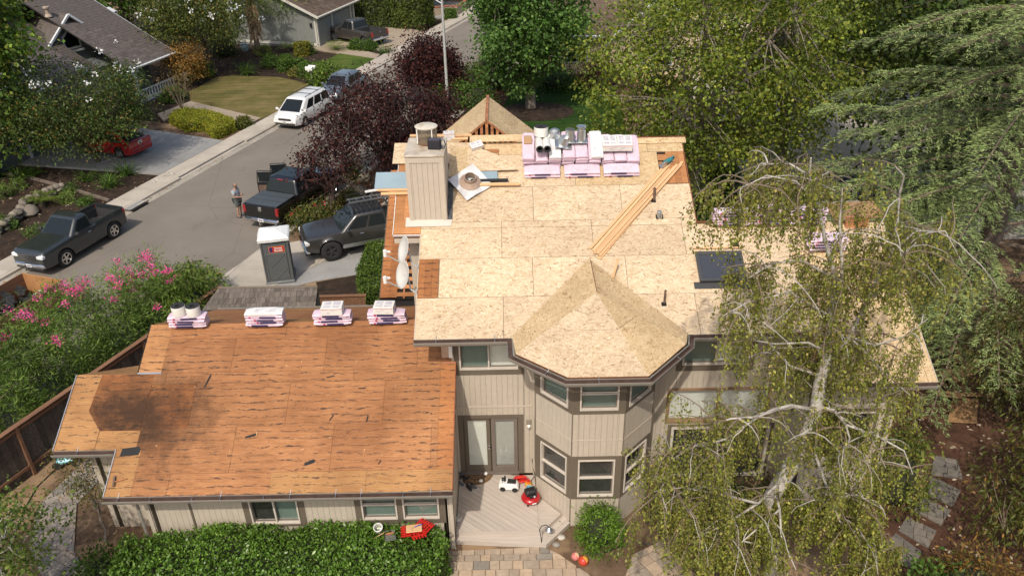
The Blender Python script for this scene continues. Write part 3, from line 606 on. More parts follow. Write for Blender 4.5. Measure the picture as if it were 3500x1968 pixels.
# --- single-storey wing
X0 = -9.4; fr = wfr(X0, 14.77, 0, 1, 0); ho = [(-6.76 - X0, -5.53 - X0, 1.04, 2.1), (-3.93 - X0, -3.03 - X0, 1.12, 2.1), (-2.88 - X0, -1.96 - X0, 1.12, 2.1)]
wall(fr, 7.78, 2.5, ho, [(-6.93 - X0, -5.37 - X0, .93, 2.5), (-4.1 - X0, -1.8 - X0, .95, 2.5)])
window(fr, *ho[0], 'slide', [m_room_shade, m_blind]); window(fr, *ho[1], 'hung', m_blind); window(fr, *ho[2], 'hung', m_blind)
obj('batten', MB().box((1.15, 1.2, .012), (.05, 2.4, .03)), m_trim, house, fr); obj('batten', MB().box((.06, 1.2, .012), (.10, 2.4, .03)), m_siding, house, fr)
obj('corner_board', MB().box((7.74, 1.25, .012), (.10, 2.5, .04)), m_siding, house, fr)
fr = wfr(-1.62, 14.77, 0, 0, 1); wall(fr, 2.4, 2.85); obj('gable_panel', MB().prism([(0, 2.86), (2.4, 2.86), (2.4, 4.1), (.05, 2.95)], -.1, 0), m_siding, house, fr)
fr = wfr(-9.4, 18.2, 0, 0, -1); wall(fr, 3.43, 2.85); fr = wfr(-11.0, 15.75, 0, 1, 0); wall(fr, 1.6, 2.9); fr = wfr(-11.0, 17.9, 0, 0, -1); wall(fr, 2.15, 2.9)
obj('downspout', MB().tube([(-9.62, 14.1, 2.55), (-9.62, 14.3, 2.3), (-9.5, 14.66, 2.0), (-9.5, 14.66, .15), (-9.5, 14.45, .05)], .04, 8), m_gut, house, None, 40)
obj('downspout', MB().tube([(.53, 17.08, 5.0), (.53, 17.08, .4)], .035, 8), m_siding, house, None, 40)
obj('floodlight', MB().lathe([(0, 0), (.05, 0), (.07, .10), (0, .10)], 10, TR(-8.35, 14.70, 2.12) @ RX(R(120))).box((-8.35, 14.74, 2.2), (.12, .05, .12)), m_white, house, None, 40)
# inner cores so that no daylight passes through the house
core = MB(); core.box((1.5, 22.1, 2.5), (6.6, 9.0, 5.0)).box((7.4, 18.6, 2.2), (4.4, 2.4, 4.2)).box((-5.6, 18.2, 1.2), (7.4, 6.0, 2.4)).box((2.1, 16.75, 2.5), (1.2, 1.2, 5.0)).box((-3.0, 25, 1.4), (2.2, 5, 2.8))
obj('interior', core, m_dark, house)

# ------------------------------------------------------------------ roofs
TH = R(26.57); CT, STt = math.cos(TH), math.sin(TH)
FM = frame((0, 16.42, 5.5), (1, 0, 0), (0, CT, STt))
def vm(Y): return (Y - 16.42) / CT
vr = vm(22.3)
def rect(a, b, c, d): return [(a, c), (b, c), (b, d), (a, d)]
m_under_deck = M('underlay_wood', (.07, .032, .018), .9, .3)
roof = slab('main_roof', FM, rect(-2.43, 5.03, 0, vr), m_under_deck, house, -.13, -.03)
slab('roof_deck', FM, rect(-3.18, -2.432, vm(19.35), vr), m_wood_red, roof, -.13, -.03); slab('roof_deck', FM, rect(5.032, 10.05, 0, vm(19.5)), m_wood_red, roof, -.13, -.03); slab('roof_deck', FM, rect(7.25, 10.05, vm(15.15), -.002), m_wood_red, roof, -.13, -.03)
FB = frame((0, 22.302, 5.5 + (22.3 - 16.42) * .5 - .005), (1, 0, 0), (0, CT, -STt)); slab('roof_deck', FB, rect(-3.18, 5.03, 0, 6.0), m_osb2, roof, -.13, -.012)
FB2 = frame((0, 19.502, 5.5 + (19.5 - 16.42) * .5 - .005), (1, 0, 0), (0, CT, -STt)); slab('roof_deck', FB2, rect(5.034, 10.05, 0, 4.0), m_osb2, roof, -.13, -.012)
OS = [m_osb]
ZL = -.026
def osb(reg, rows, x0, mats=OS): sheets('osb_sheet', FM, reg, mats, roof, rows, x0=x0, stag=[0], lift=ZL, jit=.003, gap=.010)
osb(rect(-2.43, 7.4, 0, 1.22), [0, 1.22], -.23); osb(rect(7.4, 10.05, vm(15.15), 1.22), [vm(15.15), 0, 1.22], 7.4, [m_osb2])
osb(rect(-1.9, 7.4, 1.22, 2.44), [1.22, 2.44], .55); osb(rect(7.4, 10.05, 1.22, 2.44), [1.22, 2.44], 8.2, [m_osb2])
osb(rect(-2.43, 10.05, 2.44, vm(19.5)), [2.44, vm(19.5)], -.25); osb(rect(-2.43, 5.03, vm(19.5), 3.66), [vm(19.5), 3.66], -.25)
osb(rect(-2.43, 5.03, 3.66, 4.88), [3.66, 4.88], .63); osb(rect(-.75, 4.25, 4.88, 6.1), [4.88, 6.1], 1.85, [m_osb, m_osb2]); osb(rect(-.75, 5.03, 6.1, vr), [6.1, vr], 4.0, [m_osb2])
def boards(fr, a, b, c, d, n, mat, par, along='v', lift=ZL, name='sheathing_board', th=.018, gap=.004):
    for i in range(n):
        if along == 'v': p = (a + (b - a) * i / n, a + (b - a) * (i + 1) / n - gap, c, d)
        else: p = (a, b, c + (d - c) * i / n, c + (d - c) * (i + 1) / n - gap)
        obj(name, MB().box((0, 0, th / 2), (p[1] - p[0], p[3] - p[2], th)), mat, par, fr @ TR((p[0] + p[1]) / 2, (p[2] + p[3]) / 2, lift + random.uniform(0, .004)))
boards(FM, -2.43, -1.905, 1.225, 2.435, 3, m_skipred, roof); boards(FM, -3.17, -2.435, vm(19.75), vm(22.0), 3, m_skip, roof); boards(FM, -3.17, -2.435, vm(19.37), vm(19.75), 2, m_skip, roof, 'u')
boards(FM, 4.5, 5.02, 4.9, 6.09, 3, m_skip, roof); boards(FM, 4.26, 4.5, 4.9, 6.05, 4, m_skip, roof, 'u', gap=.06)
boards(FM, -1.65, -.76, 4.89, 5.75, 3, m_skip, roof, 'u', gap=.16); obj('gap_shade', MB().box((-1.2, 5.4, -.031), (.9, .9, .006)), m_dark, roof, FM); obj('gap_shade', MB().box((4.38, 5.5, -.031), (.26, 1.15, .006)), m_dark, roof, FM)  # black panels paint the shade inside the open holes
boards(FM, -1.5, -.3, 6.0, 6.35, 2, m_skip, roof, 'u', gap=.05, lift=-.004)
obj('ridge_board', MB().box((4.2, vr - .05, .01), (1.9, .22, .02)), m_osb2, roof, FM)
obj('red_edge', MB().box((4.2, vr + .08, .015), (1.95, .012, .05)), m_fascia, roof, FM)
# gable ends of the upper storey and the bump-out, fascias at the rakes
for x in (-1.95, 4.75):
    obj('gable_wall', MB().add([(x, 17.1, 5.0), (x, 26.5, 5.0), (x, 22.3, 8.15), (x + .1, 17.1, 5.0), (x + .1, 26.5, 5.0), (x + .1, 22.3, 8.15)], [(0, 1, 2), (5, 4, 3), (0, 3, 4, 1), (1, 4, 5, 2), (2, 5, 3, 0)]), m_siding, house)
obj('gable_wall', MB().prism([(-2.85, 19.95), (-1.96, 19.95), (-1.96, 24.5), (-2.85, 24.5)], 2.5, 7.1), m_siding, house)
obj('rake_board', MB().box((-2.43 - .012, vm(17.9), -.09), (.02, vm(19.35), .16)), m_siding, roof, FM); obj('rake_board', MB().box((5.045, (vm(19.5) + vr) / 2, -.08), (.02, vr - vm(19.5), .14)), m_fascia, roof, FM); obj('rake_board', MB().box((10.065, (vm(15.15) + vm(19.5)) / 2, -.08), (.02, vm(19.5) - vm(15.15), .14)), m_siding, roof, FM); obj('rake_board', MB().box((-3.19, (vm(19.35) + vr) / 2, -.08), (.016, vr - vm(19.35), .14)), m_white, roof, FM)
obj('eave_fascia', MB().box((-2.8, vm(19.35) - .012, -.06), (.76, .02, .06)), m_white, roof, FM); obj('eave_fascia', MB().box((-2.8, vm(19.35) - .012, -.12), (.76, .018, .06)), m_fascia, roof, FM)
obj('soffit_board', MB().box((-2.8, 19.42, 6.78), (.74, .02, .24)), m_siding, house)
# --- bay roof: five planes of OSB
P_ = Vector((2.07, 16.79, 6.53)); V_ = Vector((2.09, 18.44, 6.53)); E = [Vector(q) for q in ((-.02, 16.44, 5.52), (.06, 15.68, 5.52), (1.24, 14.70, 5.52), (3.08, 14.70, 5.52), (4.20, 15.98, 5.52), (4.32, 16.44, 5.52))]
def face_sheets(poly3, mats, rows, w=1.22, x0=0.0, lift=.0):
    o = poly3[0]; ux = poly3[1] - poly3[0]; n = ux.cross(poly3[2] - poly3[0])
    f_ = frame(o, ux, poly3[2] - poly3[0]); inv = f_.inverted(); reg = ccw([tuple((inv @ p)[:2]) for p in poly3])
    slab('roof_deck', f_, reg, m_wood_red, roof, -.08, -.006); sheets('osb_sheet', f_, reg, mats, roof, rows, width=w, x0=x0, stag=[0, .0], lift=lift, gap=.010)
face_sheets([E[1], E[2], P_], [m_osb], [0, 1.7, 4], 4); face_sheets([E[2], E[3], P_], [m_osb], [0, 1.25, 4], 4); face_sheets([E[3], E[4], P_], [m_osb2], [0, 1.3, 4], 4)  # tan board on the side planes puts their shade into the colour
face_sheets([E[0], E[1], P_, V_], [m_osb2], [0, 4], 1.5); face_sheets([E[4], E[5], V_, P_], [m_osb2], [0, 4], 1.5)
# --- street-side gable with open studs
gx = -.67; gz = 8.84; hw = 1.7; gs = .80
for s in (-1, 1):
    o = Vector((gx, 23.2, gz)); f_ = frame(o, (0, 1, 0) if s < 0 else (0, -1, 0), (s * 1, 0, -gs)) if False else None
    a = [Vector((gx, 23.2, gz)), Vector((gx, 25.6, gz)), Vector((gx + s * hw, 25.6, gz - hw * gs)), Vector((gx + s * hw, 23.2, gz - hw * gs))]
    ux = (a[1] - a[0]) if s > 0 else (a[0] - a[1]); f_ = frame(a[0] if s > 0 else a[1], ux, (a[0] - a[3])); inv = f_.inverted(); reg = ccw([tuple((inv @ p)[:2]) for p in a])
    slab('roof_deck', f_, reg, m_wood_red, roof, -.06, -.004); sheets('osb_sheet', f_, reg, [m_osb2], roof, [-2.5, -1.22, 0.05], width=2.44, x0=.0, stag=[0])
obj('ridge_board', MB().box((gx, 24.4, gz + .02), (.09, 2.4, .05)), m_wood_red, roof)
for k in range(-6, 7):
    x = gx + k * .16; h = .9 - abs(k) * .16 * gs
    if h > .12: obj('stud', MB().box((x, 23.26, gz - .05 - abs(k) * .16 * gs - h / 2), (.085, .06, h)), m_wood_red if k % 2 else m_skip, roof)
obj('gap_shade', MB().add([(gx - .95, 23.35, gz - .85), (gx + .95, 23.35, gz - .85), (gx, 23.35, gz - .08)], [(0, 1, 2)]), m_dark, roof)  # black triangle paints the shade behind the studs
# --- wing roof: old plywood
FO = frame((0, 14.03, 2.765), (1, 0, 0), (0, CT, STt))
def vo(Y): return (Y - 14.03) / CT
wroof = slab('wing_roof', FO, rect(-9.82, -1.52, 0, vo(16.97)), m_wood_red, house, -.12, -.018)
slab('roof_deck', FO, rect(-9.80, -1.52, vo(16.975), vo(18.3)), m_wood_red, wroof, -.12, -.018); slab('roof_deck', FO, rect(-11.38, -9.822, vo(15.1), vo(16.97)), m_wood_red, wroof, -.12, -.018)
ZW = -.016
def ply(reg, rows, x0, mats, stag=[0]): sheets('plywood_sheet', FO, reg, mats, wroof, rows, x0=x0, stag=stag, lift=ZW, jit=.003, gap=.007)
ply(rect(-9.2, -1.9, .55, 1.75), [.55, 1.75], -6.95, [m_ply]); ply(rect(-9.35, -1.9, 1.75, 2.97), [1.75, 2.97], -8.2, [m_ply, m_ply_m]); ply(rect(-9.5, -1.9, 2.97, vo(16.97)), [2.97, vo(16.97)], -6.6, [m_ply]); ply(rect(-9.2, -1.9, vo(16.97), 4.3), [vo(16.97), 4.3], -7.4, [m_ply]); ply(rect(-9.2, -2.4, 4.3, vo(18.3)), [4.3, vo(18.3)], -6.1, [m_ply])
ply(rect(-9.2, -5.9, 0, .55), [0, .55], -5.9, [m_ply]); ply(rect(-5.9, -1.52, 0, .55), [0, .55], -3.6, [m_ply_l, m_ply_g]); ply(rect(-9.82, -9.2, 0, vo(15.1)), [0, vo(15.1)], -9.2, [m_ply_g])
ply(rect(-9.80, -9.2, vo(16.99), vo(18.3)), [vo(16.99), vo(18.3)], -9.2, [m_ply_l]); ply(rect(-1.9, -1.52, .55, 3.4), [.55, 3.4], -1.9, [m_skipred]); ply(rect(-2.4, -1.52, 4.3, vo(18.3)), [4.3, vo(18.3)], -1.9, [m_ply])
ply([(-11.38, vo(15.1)), (-9.2, vo(15.1)), (-9.5, vo(15.55)), (-10.35, vo(15.55)), (-10.8, vo(16.05)), (-10.75, vo(16.97)), (-11.38, vo(16.97))][:1] + [(-10.38, vo(15.1)), (-10.38, vo(15.56)), (-10.8, vo(16.05)), (-11.38, vo(16.05))], [vo(15.1), vo(16.97)], -11.38, [m_ply_g])
ply([(-11.38, vo(16.05)), (-10.8, vo(16.05)), (-10.72, vo(16.97)), (-11.38, vo(16.97))], [vo(15.1), vo(16.97)], -11.38, [m_ply_g]); ply(rect(-10.37, -9.21, vo(15.1), vo(15.55)), [vo(15.1), vo(15.55)], -10.37, [m_ply_g])
ply([(-10.8, vo(16.05)), (-10.38, vo(15.56)), (-9.36, vo(15.56)), (-9.36, vo(16.97)), (-10.71, vo(16.97))], [vo(15.1), vo(16.97)], -11.8, [m_ply_m]); ply(rect(-9.35, -9.2, .55, 1.75), [.55, 1.75], -9.2, [m_ply])
# far slopes behind the ridges
FO2 = frame((0, 18.302, 2.765 + 4.27 * .5 + .0), (1, 0, 0), (0, CT, -STt)); slab('roof_deck', FO2, rect(-9.80, -2.0, 0, 4.75), m_wood_red, wroof, -.12, -.018)
sheets('plywood_sheet', FO2, rect(-9.80, -2.0, 0, 4.75), [m_ply, m_ply_g], wroof, [0, 1.2, 2.4, 3.6, 4.75], lift=ZW, gap=.006)
FO3 = frame((0, 16.975, 2.765 + 2.94 * .5 + .0), (1, 0, 0), (0, CT, -STt)); sheets('plywood_sheet', FO3, [(-11.38, 0), (-9.82, 0), (-9.82, 1.75), (-10.3, 1.75)], [m_ply_g], wroof, [0, .8, 1.75], lift=ZW)
slab('roof_deck', FO3, [(-11.38, 0), (-9.82, 0), (-9.82, 1.75), (-10.3, 1.75)], m_wood_red, wroof, -.1, -.018)
obj('flashing', MB().box((-9.50, vo(16.97) + .01, .004), (.62, .05, .004)), m_steel, wroof, FO); obj('tar_patch', MB().prism([(-9.7, 1.02), (-9.25, 1.05), (-9.22, 1.2), (-9.3, 1.27), (-9.68, 1.22)], 0, .006), m_rubber, wroof, FO)
for (x, v, l, a, w) in ((-7.93, 3.05, .40, 74, .045), (-4.6, 1.95, .2, 62, .03), (-3.7, 1.9, .2, 80, .035), (-4.75, 3.1, .22, 12, .03), (-3.9, 2.75, .2, 0, .03), (-5.0, .78, .28, 20, .09), (-6.55, 1.5, .3, 15, .06), (-3.3, .75, .12, 60, .03)):
    obj('tar_strip', MB().prism([(-l / 2, -w / 2), (l * .3, -w * .6), (l / 2, 0), (l * .35, w / 2), (-l / 2, w * .3)], 0, .004), m_rubber, wroof, FO @ TR(x, v, .002) @ RZ(R(a)))
for i in range(14):
    x, v = random.uniform(-9, -2), random.uniform(.2, 4.4); l = random.uniform(.05, .12)
    obj('wood_splinter', MB().box((0, 0, .004), (l, .012, .006)), m_lumber, wroof, FO @ TR(x, v, .002) @ RZ(random.uniform(0, 3.14)))
obj('rake_board', MB().box((-9.815, (vo(17) + vo(18.3)) / 2, -.05), (.015, vo(18.3) - vo(17), .12)), m_rubber, wroof, FO); obj('rake_board', MB().box((-1.51, vo(15.6), -.06), (.02, vo(17.1), .12)), m_fascia, wroof, FO)
for (x, y0, y1) in ((-11.39, 15.1, 16.97), (-9.83, 14.03, 15.1)): obj('drip_edge', MB().box((x, (vo(y0) + vo(y1)) / 2, .0), (.02, vo(y1) - vo(y0), .05)), m_steel, wroof, FO)
obj('junction_box', MB().box((-1.72, 17.12, 4.68), (.28, .12, .36)), m_steel, house); obj('junction_box', MB().box((-1.62, 17.02, 4.8), (.09, .1, .5)).tube([(-1.62, 17.0, 5.0), (-1.75, 16.95, 5.05)], .03, 8), m_white, house)
# --- gutters
GP = [(0, 0), (0, -.115), (.09, -.115), (.13, -.03), (.13, .0), (.118, 0), (.118, -.03), (.082, -.105), (.012, -.105), (.012, 0)]
GI = [(.014, -.085), (.10, -.085), (.10, -.078), (.014, -.078)]
GB = [(.0125, -.1), (.016, -.1), (.016, .02), (.0125, .02)]
def gutter(path, straps=1.1):
    g = obj('gutter', sweep(path, GP), m_gut, house, None, 30); obj('gutter_liner', sweep(path, GI), m_gutin, g); obj('gutter_back', sweep(path, GB), m_gutin, g); obj('fascia', sweep(path, [(-.025, -.19), (-.002, -.19), (-.002, .02), (-.025, .02)]), m_gut, g)
    for i in range(len(path) - 1):
        a, b = Vector(path[i]), Vector(path[i + 1]); d = b - a; n = int(d.length / straps); r = Vector((d.y, -d.x, 0)).normalized()
        for k in range(n):
            p = a + d * ((k + .5 + random.uniform(-.2, .2)) / n); up = random.random() < .5
            obj('gutter_strap', MB().tube([p + r * .125 + Vector((0, 0, .004)), p + r * .02 + Vector((0, 0, .012))] + ([p - r * .10 + Vector((0, 0, .075))] if up else []), .009, 5), m_steel, g)
ez = 5.47
gutter([(-2.46, 16.42, ez), (-.03, 16.42, ez), (.0, 15.66, ez), (1.21, 14.66, ez), (3.11, 14.66, ez), (4.26, 15.96, ez), (4.36, 16.42, ez), (7.2, 16.42, ez)])
gutter([(7.22, 15.15, 4.83), (10.05, 15.15, 4.83)]); gutter([(-9.84, 14.02, 2.735), (-1.5, 14.02, 2.735)], .8); gutter([(-11.4, 15.09, 3.27), (-9.86, 15.09, 3.27)]); gutter([(-2.2, 22.58, 2.74), (-9.8, 22.58, 2.74)], 1.5)
# --- low roof behind, open skip sheathing under the dishes
FD = frame((0, 22.75, 2.98), (1, 0, 0), (0, CT, STt)); droof = slab('garage_roof', FD, rect(-4.38, -1.96, 0, 5.6), m_dark, house, -.2, -.06)  # near-black slab paints the shade seen between the slats
boards(FD, -4.38, -3.82, 0, 5.6, 2, m_skipred, droof, lift=0)
for k in range(18): obj('skip_slat', MB().box((0, 0, .01), (1.84, .155, .02)), m_skip, droof, FD @ TR(-2.9, .12 + k * .305, 0))
for x in (-3.6, -3.2, -2.7): obj('rafter', MB().box((x, 2.8, -.05), (.05, 5.6, .09)), m_wood_red, droof, FD)
obj('rake_board', MB().box((-4.395, 2.8, -.03), (.02, 5.6, .12)), m_trim, droof, FD)
FD2 = frame((0, 22.75 + 5.6 * CT, 2.98 + 5.6 * STt), (1, 0, 0), (0, CT, -STt)); slab('roof_deck', FD2, rect(-4.38, -1.96, .01, 5.6), m_skipred, droof, -.1, -.02)
obj('garage_wall', MB().box((-3.2, 27.6, 1.45), (2.1, 9.4, 2.9)), m_siding, house)
# ------------------------------------------------------------------ chimney, skylight, pipes
def onF(fr_, u, v):
    i = fr_.inverted(); o = i @ CAM; d = i.to_3x3() @ ray(u, v); t = -o.z / d.z; p = o + d * t; return p.x, p.y
cx0, cx1, cy0, cy1, cz1 = -2.73, -1.74, 19.76, 21.08, 9.0
ch = obj('chimney', MB().box(((cx0 + cx1) / 2, (cy0 + cy1) / 2, 7.9), (cx1 - cx0 - .05, cy1 - cy0 - .05, 2.2)), m_backing, house)
for f_, w in ((wfr(cx0, cy0, 6.9, 1, 0), cx1 - cx0), (wfr(cx1, cy0, 6.9, 0, 1), cy1 - cy0), (wfr(cx0, cy1, 6.9, 0, -1), cy1 - cy0)):
    siding(ch, f_, w, 2.08, bw=.14)
    for x in (.05, w - .05): obj('corner_board', MB().box((x, 1.04, .008), (.10, 2.08, .02)), m_siding, ch, f_)
    obj('frieze_board', MB().box((w / 2, 2.0, .011), (w - .2, .14, .02)), m_siding, ch, f_)
obj('chimney_cap', MB().box(((cx0 + cx1) / 2, (cy0 + cy1) / 2, cz1 + .02), (cx1 - cx0 + .07, cy1 - cy0 + .07, .06), bev=.01), M('cap_metal', (.52, .46, .38), .6, .15, 4, dirt=(.30, .20, .12)), ch)
obj('apron_flashing', MB().prism([(-2.86, -.22), (-1.62, -.22), (-1.60, -.05), (-1.60, .1), (-2.86, .1)], 0, .012), m_frame, ch, FM @ TR(0, vm(19.76), .0))
for k in range(7): obj('step_flashing', MB().box((-1.66, vm(19.85) + k * .2, .02), (.13, .19, .02)), M('slate_shingle', (.075, .08, .082), .8, .3), ch, FM)
mm_, tm_, bm_ = newmat('arrestor_mesh'); bm_.inputs['Base Color'].default_value = (.30, .27, .21, 1); bm_.inputs['Metallic'].default_value = .6; bm_.inputs['Roughness'].default_value = .5; bm_.inputs['Alpha'].default_value = .6
sa = obj('spark_arrestor', MB().lathe([(.28, 0), (.285, .02), (.285, .40), (.28, .40)], 28, TR(-2.22, 20.65, 9.1), cap=False), mm_, ch, None, 40)
obj('arrestor_lid', MB().lathe([(0, .40), (.30, .40), (.31, .43), (.25, .455), (0, .47)], 28, TR(-2.22, 20.65, 9.1), cap=False), M('lid_metal', (.58, .53, .44), .5, .12, 6, dirt=(.35, .25, .15)), ch, None, 40)
obj('arrestor_base', MB().lathe([(.0, -.02), (.27, -.02), (.27, .03), (0, .03)], 20, TR(-2.22, 20.65, 9.1)), m_wood_red, ch, None, 40)
for k in range(4): a = k * math.pi / 2 + .6; obj('arrestor_strut', MB().box((-2.22 + .29 * math.cos(a), 20.65 + .29 * math.sin(a), 9.3), (.03, .03, .4)), m_white, ch)
# skylight
sky_ = obj('skylight', MB().box((5.43, vm(18.17), .05), (1.16, .90, .10)), M('skylight_frame', (.055, .056, .058), .5, .1), house, FM)
for (c_, s_) in (((5.43, vm(18.17) + .42, .11), (1.22, .10, .05)), ((5.43, vm(18.17) - .42, .11), (1.22, .08, .04)), ((4.86, vm(18.17), .11), (.08, .78, .04)), ((6.0, vm(18.17), .11), (.08, .78, .04))): obj('skylight_rail', MB().box(c_, s_, bev=.008), sky_.data.materials[0], sky_, FM)
obj('skylight_pane', MB().box((5.43, vm(18.17), .105), (1.06, .76, .012)), m_skyglass, sky_, FM); obj('skylight_flashing', MB().box((5.43, vm(18.17) - .52, .006), (1.5, .2, .01)), sky_.data.materials[0], sky_, FM)
# plumbing vents and dark patches painting the shade of the openings round them
m_iron = M('rusty_pipe', (.13, .085, .06), .8, .3, 8)
for (x, Y, h, r, m_) in ((3.98, 20.3, .32, .04, m_iron), (3.86, 17.28, .34, .03, m_iron)):
    v = vm(Y); p = FM @ Vector((x, v, 0)); o = obj('vent_pipe', MB().lathe([(r, -.05), (r, h), (r * .75, h), (r * .75, h - .05)], 10), m_, house, TR(*p), 40); obj('opening_shade', MB().box((x - .02, v - .06, -.010), (.13, .12, .006)), m_dark, o, FM)
p = FM @ Vector((4.06, vm(19.74), 0)); o = obj('vent_pipe', MB().lathe([(.07, -.05), (.07, .13), (.05, .17), (.0, .18)], 14), m_steel, house, TR(*p) @ RY(R(-8)), 40); obj('opening_shade', MB().box((4.06, vm(19.74), -.010), (.2, .16, .006)), m_dark, o, FM)
obj('red_edge', MB().box((5.6, vm(19.5) + .03, .02), (1.2, .02, .06)), m_fascia, roof, FM); obj('cant_strip', MB().box((5.5, vm(18.75), .02), (1.3, .035, .04)), m_lumber, roof, FM); obj('repair_panel', MB().box((5.35, vm(19.0), -.004), (1.15, .55, .012)), m_osb, roof, FM)
obj('gutter_box', MB().box((5.95, vm(18.83), .03), (.16, .12, .06)), m_black, roof, FM); obj('valley_strip', MB().box((0, 0, 0), (.06, 1.0, .02)), m_lumber, roof, frame((2.62, 17.95, 6.29), (.75, -.66, 0), (.66, -.75, -.35)))
for i in range(60):
    x, v = random.uniform(-2, 4.8), random.uniform(.2, 5.5)
    if -2.9 < x < -1.6 and v > 3.4: continue
    obj('wood_splinter', MB().box((0, 0, .002), (random.uniform(.04, .12), .01, .006)), random.choice((m_lumber, m_wood_red)), roof, FM @ TR(x, v, -.008) @ RZ(random.uniform(0, 3.14)))

# ------------------------------------------------------------------ shingle bundles and other roofing goods
m_pink = M('pink_wrap', (.66, .50, .585), .45, .06, 6, .25, ov=.05); m_navy = M('navy_print', (.035, .03, .10), .5, .2, 8); m_magenta = M('magenta_print', (.45, .02, .09), .5, .1)
m_whitewrap = M('white_wrap', (.72, .71, .69), .4, .06, 5, .2); m_print = M('grey_print', (.50, .47, .50), .5, .25, 9); m_carton = M('carton', (.70, .68, .64), .6, .05, 4); m_cardboard = M('cardboard', (.45, .29, .16), .8, .1, 4)
m_felt = M('felt_black', (.022, .022, .024), .95, .3, 12, .4); m_rollwhite = M('roll_wrap', (.72, .70, .66), .5, .05)
def wrapmesh(L=1.0, Wd=.34, H=.074):
    """a slightly sagging, round-cornered paper wrapper"""
    mb = MB(); rows = []; nx = 8
    for i in range(nx + 1):
        x = -L / 2 + L * i / nx; e = 1.0 if 0 < i < nx else .80; b = random.uniform(-.006, .006); hh = H * e
        rows.append([(x, -Wd / 2 * e + b, (H - hh) / 2 + .006), (x, -Wd / 2 - .004 + b, H * .5), (x, -Wd / 2 * e + b, H - (H - hh) / 2 - .005), (x, -Wd / 4, H - (1 - e) * .02 + random.uniform(-.003, .004)), (x, Wd / 4, H - (1 - e) * .02 + random.uniform(-.003, .004)), (x, Wd / 2 * e, H - (H - hh) / 2 - .005), (x, Wd / 2 + .004, H * .5), (x, Wd / 2 * e, (H - hh) / 2 + .006)])
    mb.grid(rows, closed=True); n = 8; mb.f += [tuple(range(n - 1, -1, -1)), tuple(range(nx * n, nx * n + n))]
    return mb
BM = [wrapmesh().mesh('wrapper', m_pink, 50) for _ in range(3)]; BMW = wrapmesh().mesh('wrapper', m_whitewrap, 50)
STRIP = MB().box((.0, -.183, .037), (.44, .010, .044)).mesh('printed_strip', m_navy); DASH = MB().box((-.27, -.183, .04), (.05, .010, .040)).mesh('printed_mark', m_magenta)
_tp = MB(); [_tp.box((x, y, .0755), (w, .018, .001)) for x, w in ((-.12, .22), (.17, .26)) for y in (-.08, -.045, -.01, .03, .065)]; TOPP = _tp.mesh('printed_text', m_print)
ESTRIP = MB().box((.507, .0, .037), (.005, .2, .03)).mesh('printed_strip', m_navy)
ORD = ['bottom', 'second', 'third', 'fourth', 'fifth', 'sixth']
def bundle(mtx, label, group, white=False, front=True):
    t = thing('shingle_bundle', label, 'shingle bundle', mtx=mtx, group=group)
    obj('wrapper', BMW if white else random.choice(BM), None, t, TR(0, 0, 0), local=True)
    if front: obj('printed_strip', STRIP, None, t, TR(random.uniform(-.12, .12), random.uniform(-.004, 0), 0), local=True); obj('printed_mark', DASH, None, t, TR(random.uniform(-.1, .1), 0, 0), local=True)
    obj('printed_text', TOPP, None, t, local=True)
    return t
def roll(mtx, label, r=.17, h=.26, group='rolls of roofing underlay'):
    t = thing('underlay_roll', label, 'roll', mtx=mtx, group=group)
    obj('wrap', MB().lathe([(r, .0), (r + .004, .02), (r + .004, h - .02), (r, h)], 22, cap=False), m_rollwhite, t, local=True, smooth=40)
    obj('felt_core', MB().lathe([(.06, h - .03), (.065, h + .004), (r - .002, h + .002), (r - .001, h - .02)], 22, cap=False).lathe([(.06, .02), (.065, -.003), (r - .002, -.001), (r - .001, .02)], 22, cap=False).lathe([(.06, .0), (.06, h)], 16, cap=False), m_felt, t, local=True, smooth=40)
    return t
def carton(mtx, label, sx, sy, sz, mat=None, band=True):
    t = thing('carton', label, 'box', mtx=mtx, group='cartons on the roof'); mat = mat or m_carton
    obj('box', MB().box((0, 0, sz / 2), (sx, sy, sz), bev=.006), mat, t, local=True)
    if band:
        mb = MB(); [mb.box((random.uniform(-.3, .3) * sx, -sy / 2 - .001, sz * q), (sx * random.uniform(.15, .4), .002, sz * .09)) for q in (.25, .45, .62)]
        obj('printed_text', mb, m_print, t, local=True); obj('printed_band', MB().box((0, -sy / 2 - .001, sz * .85), (sx * .96, .002, sz * .05)), m_magenta, t, local=True)
        mb = MB(); [mb.box((x * sx, y * sy, sz + .001), (sx * .34, sy * .2, .001)) for x in (-.22, .22) for y in (-.25, .08, .3)]; obj('printed_label', mb, m_print, t, local=True)
    return t
zr = 2.765 + 4.27 * .5 + .0
wst = [(G(652, 1105, zr).x, 'under two black felt rolls'), (G(912, 1105, zr).x, 'under the white wrapped bundle'), (G(1140, 1105, zr).x, 'third from the left'), (G(1325, 1105, zr).x, 'beside the satellite dishes')]
for i, (x, where) in enumerate(wst):
    for k in range(4):
        bundle(TR(x + random.uniform(-.02, .02), 18.26 + random.uniform(-.02, .02), zr + .012 + k * .082) @ RZ(R(random.uniform(-2, 2))), 'pink bundle on the plywood ridge, %s of the stack %s' % (ORD[k], where), 'shingle bundles on the wing roof')
zt = zr + .012 + 4 * .082
bundle(TR(wst[1][0], 18.26, zt) @ RZ(.02), 'white wrapped shingle bundle topping the second stack on the plywood ridge', 'shingle bundles on the wing roof', True, False)
roll(TR(wst[0][0] - .20, 18.27, zt), 'upright white roll with black end on the plywood ridge, nearer the oleander', .18, .27); roll(TR(wst[0][0] + .20, 18.24, zt), 'upright white roll with black end on the plywood ridge, right of its twin', .18, .27)
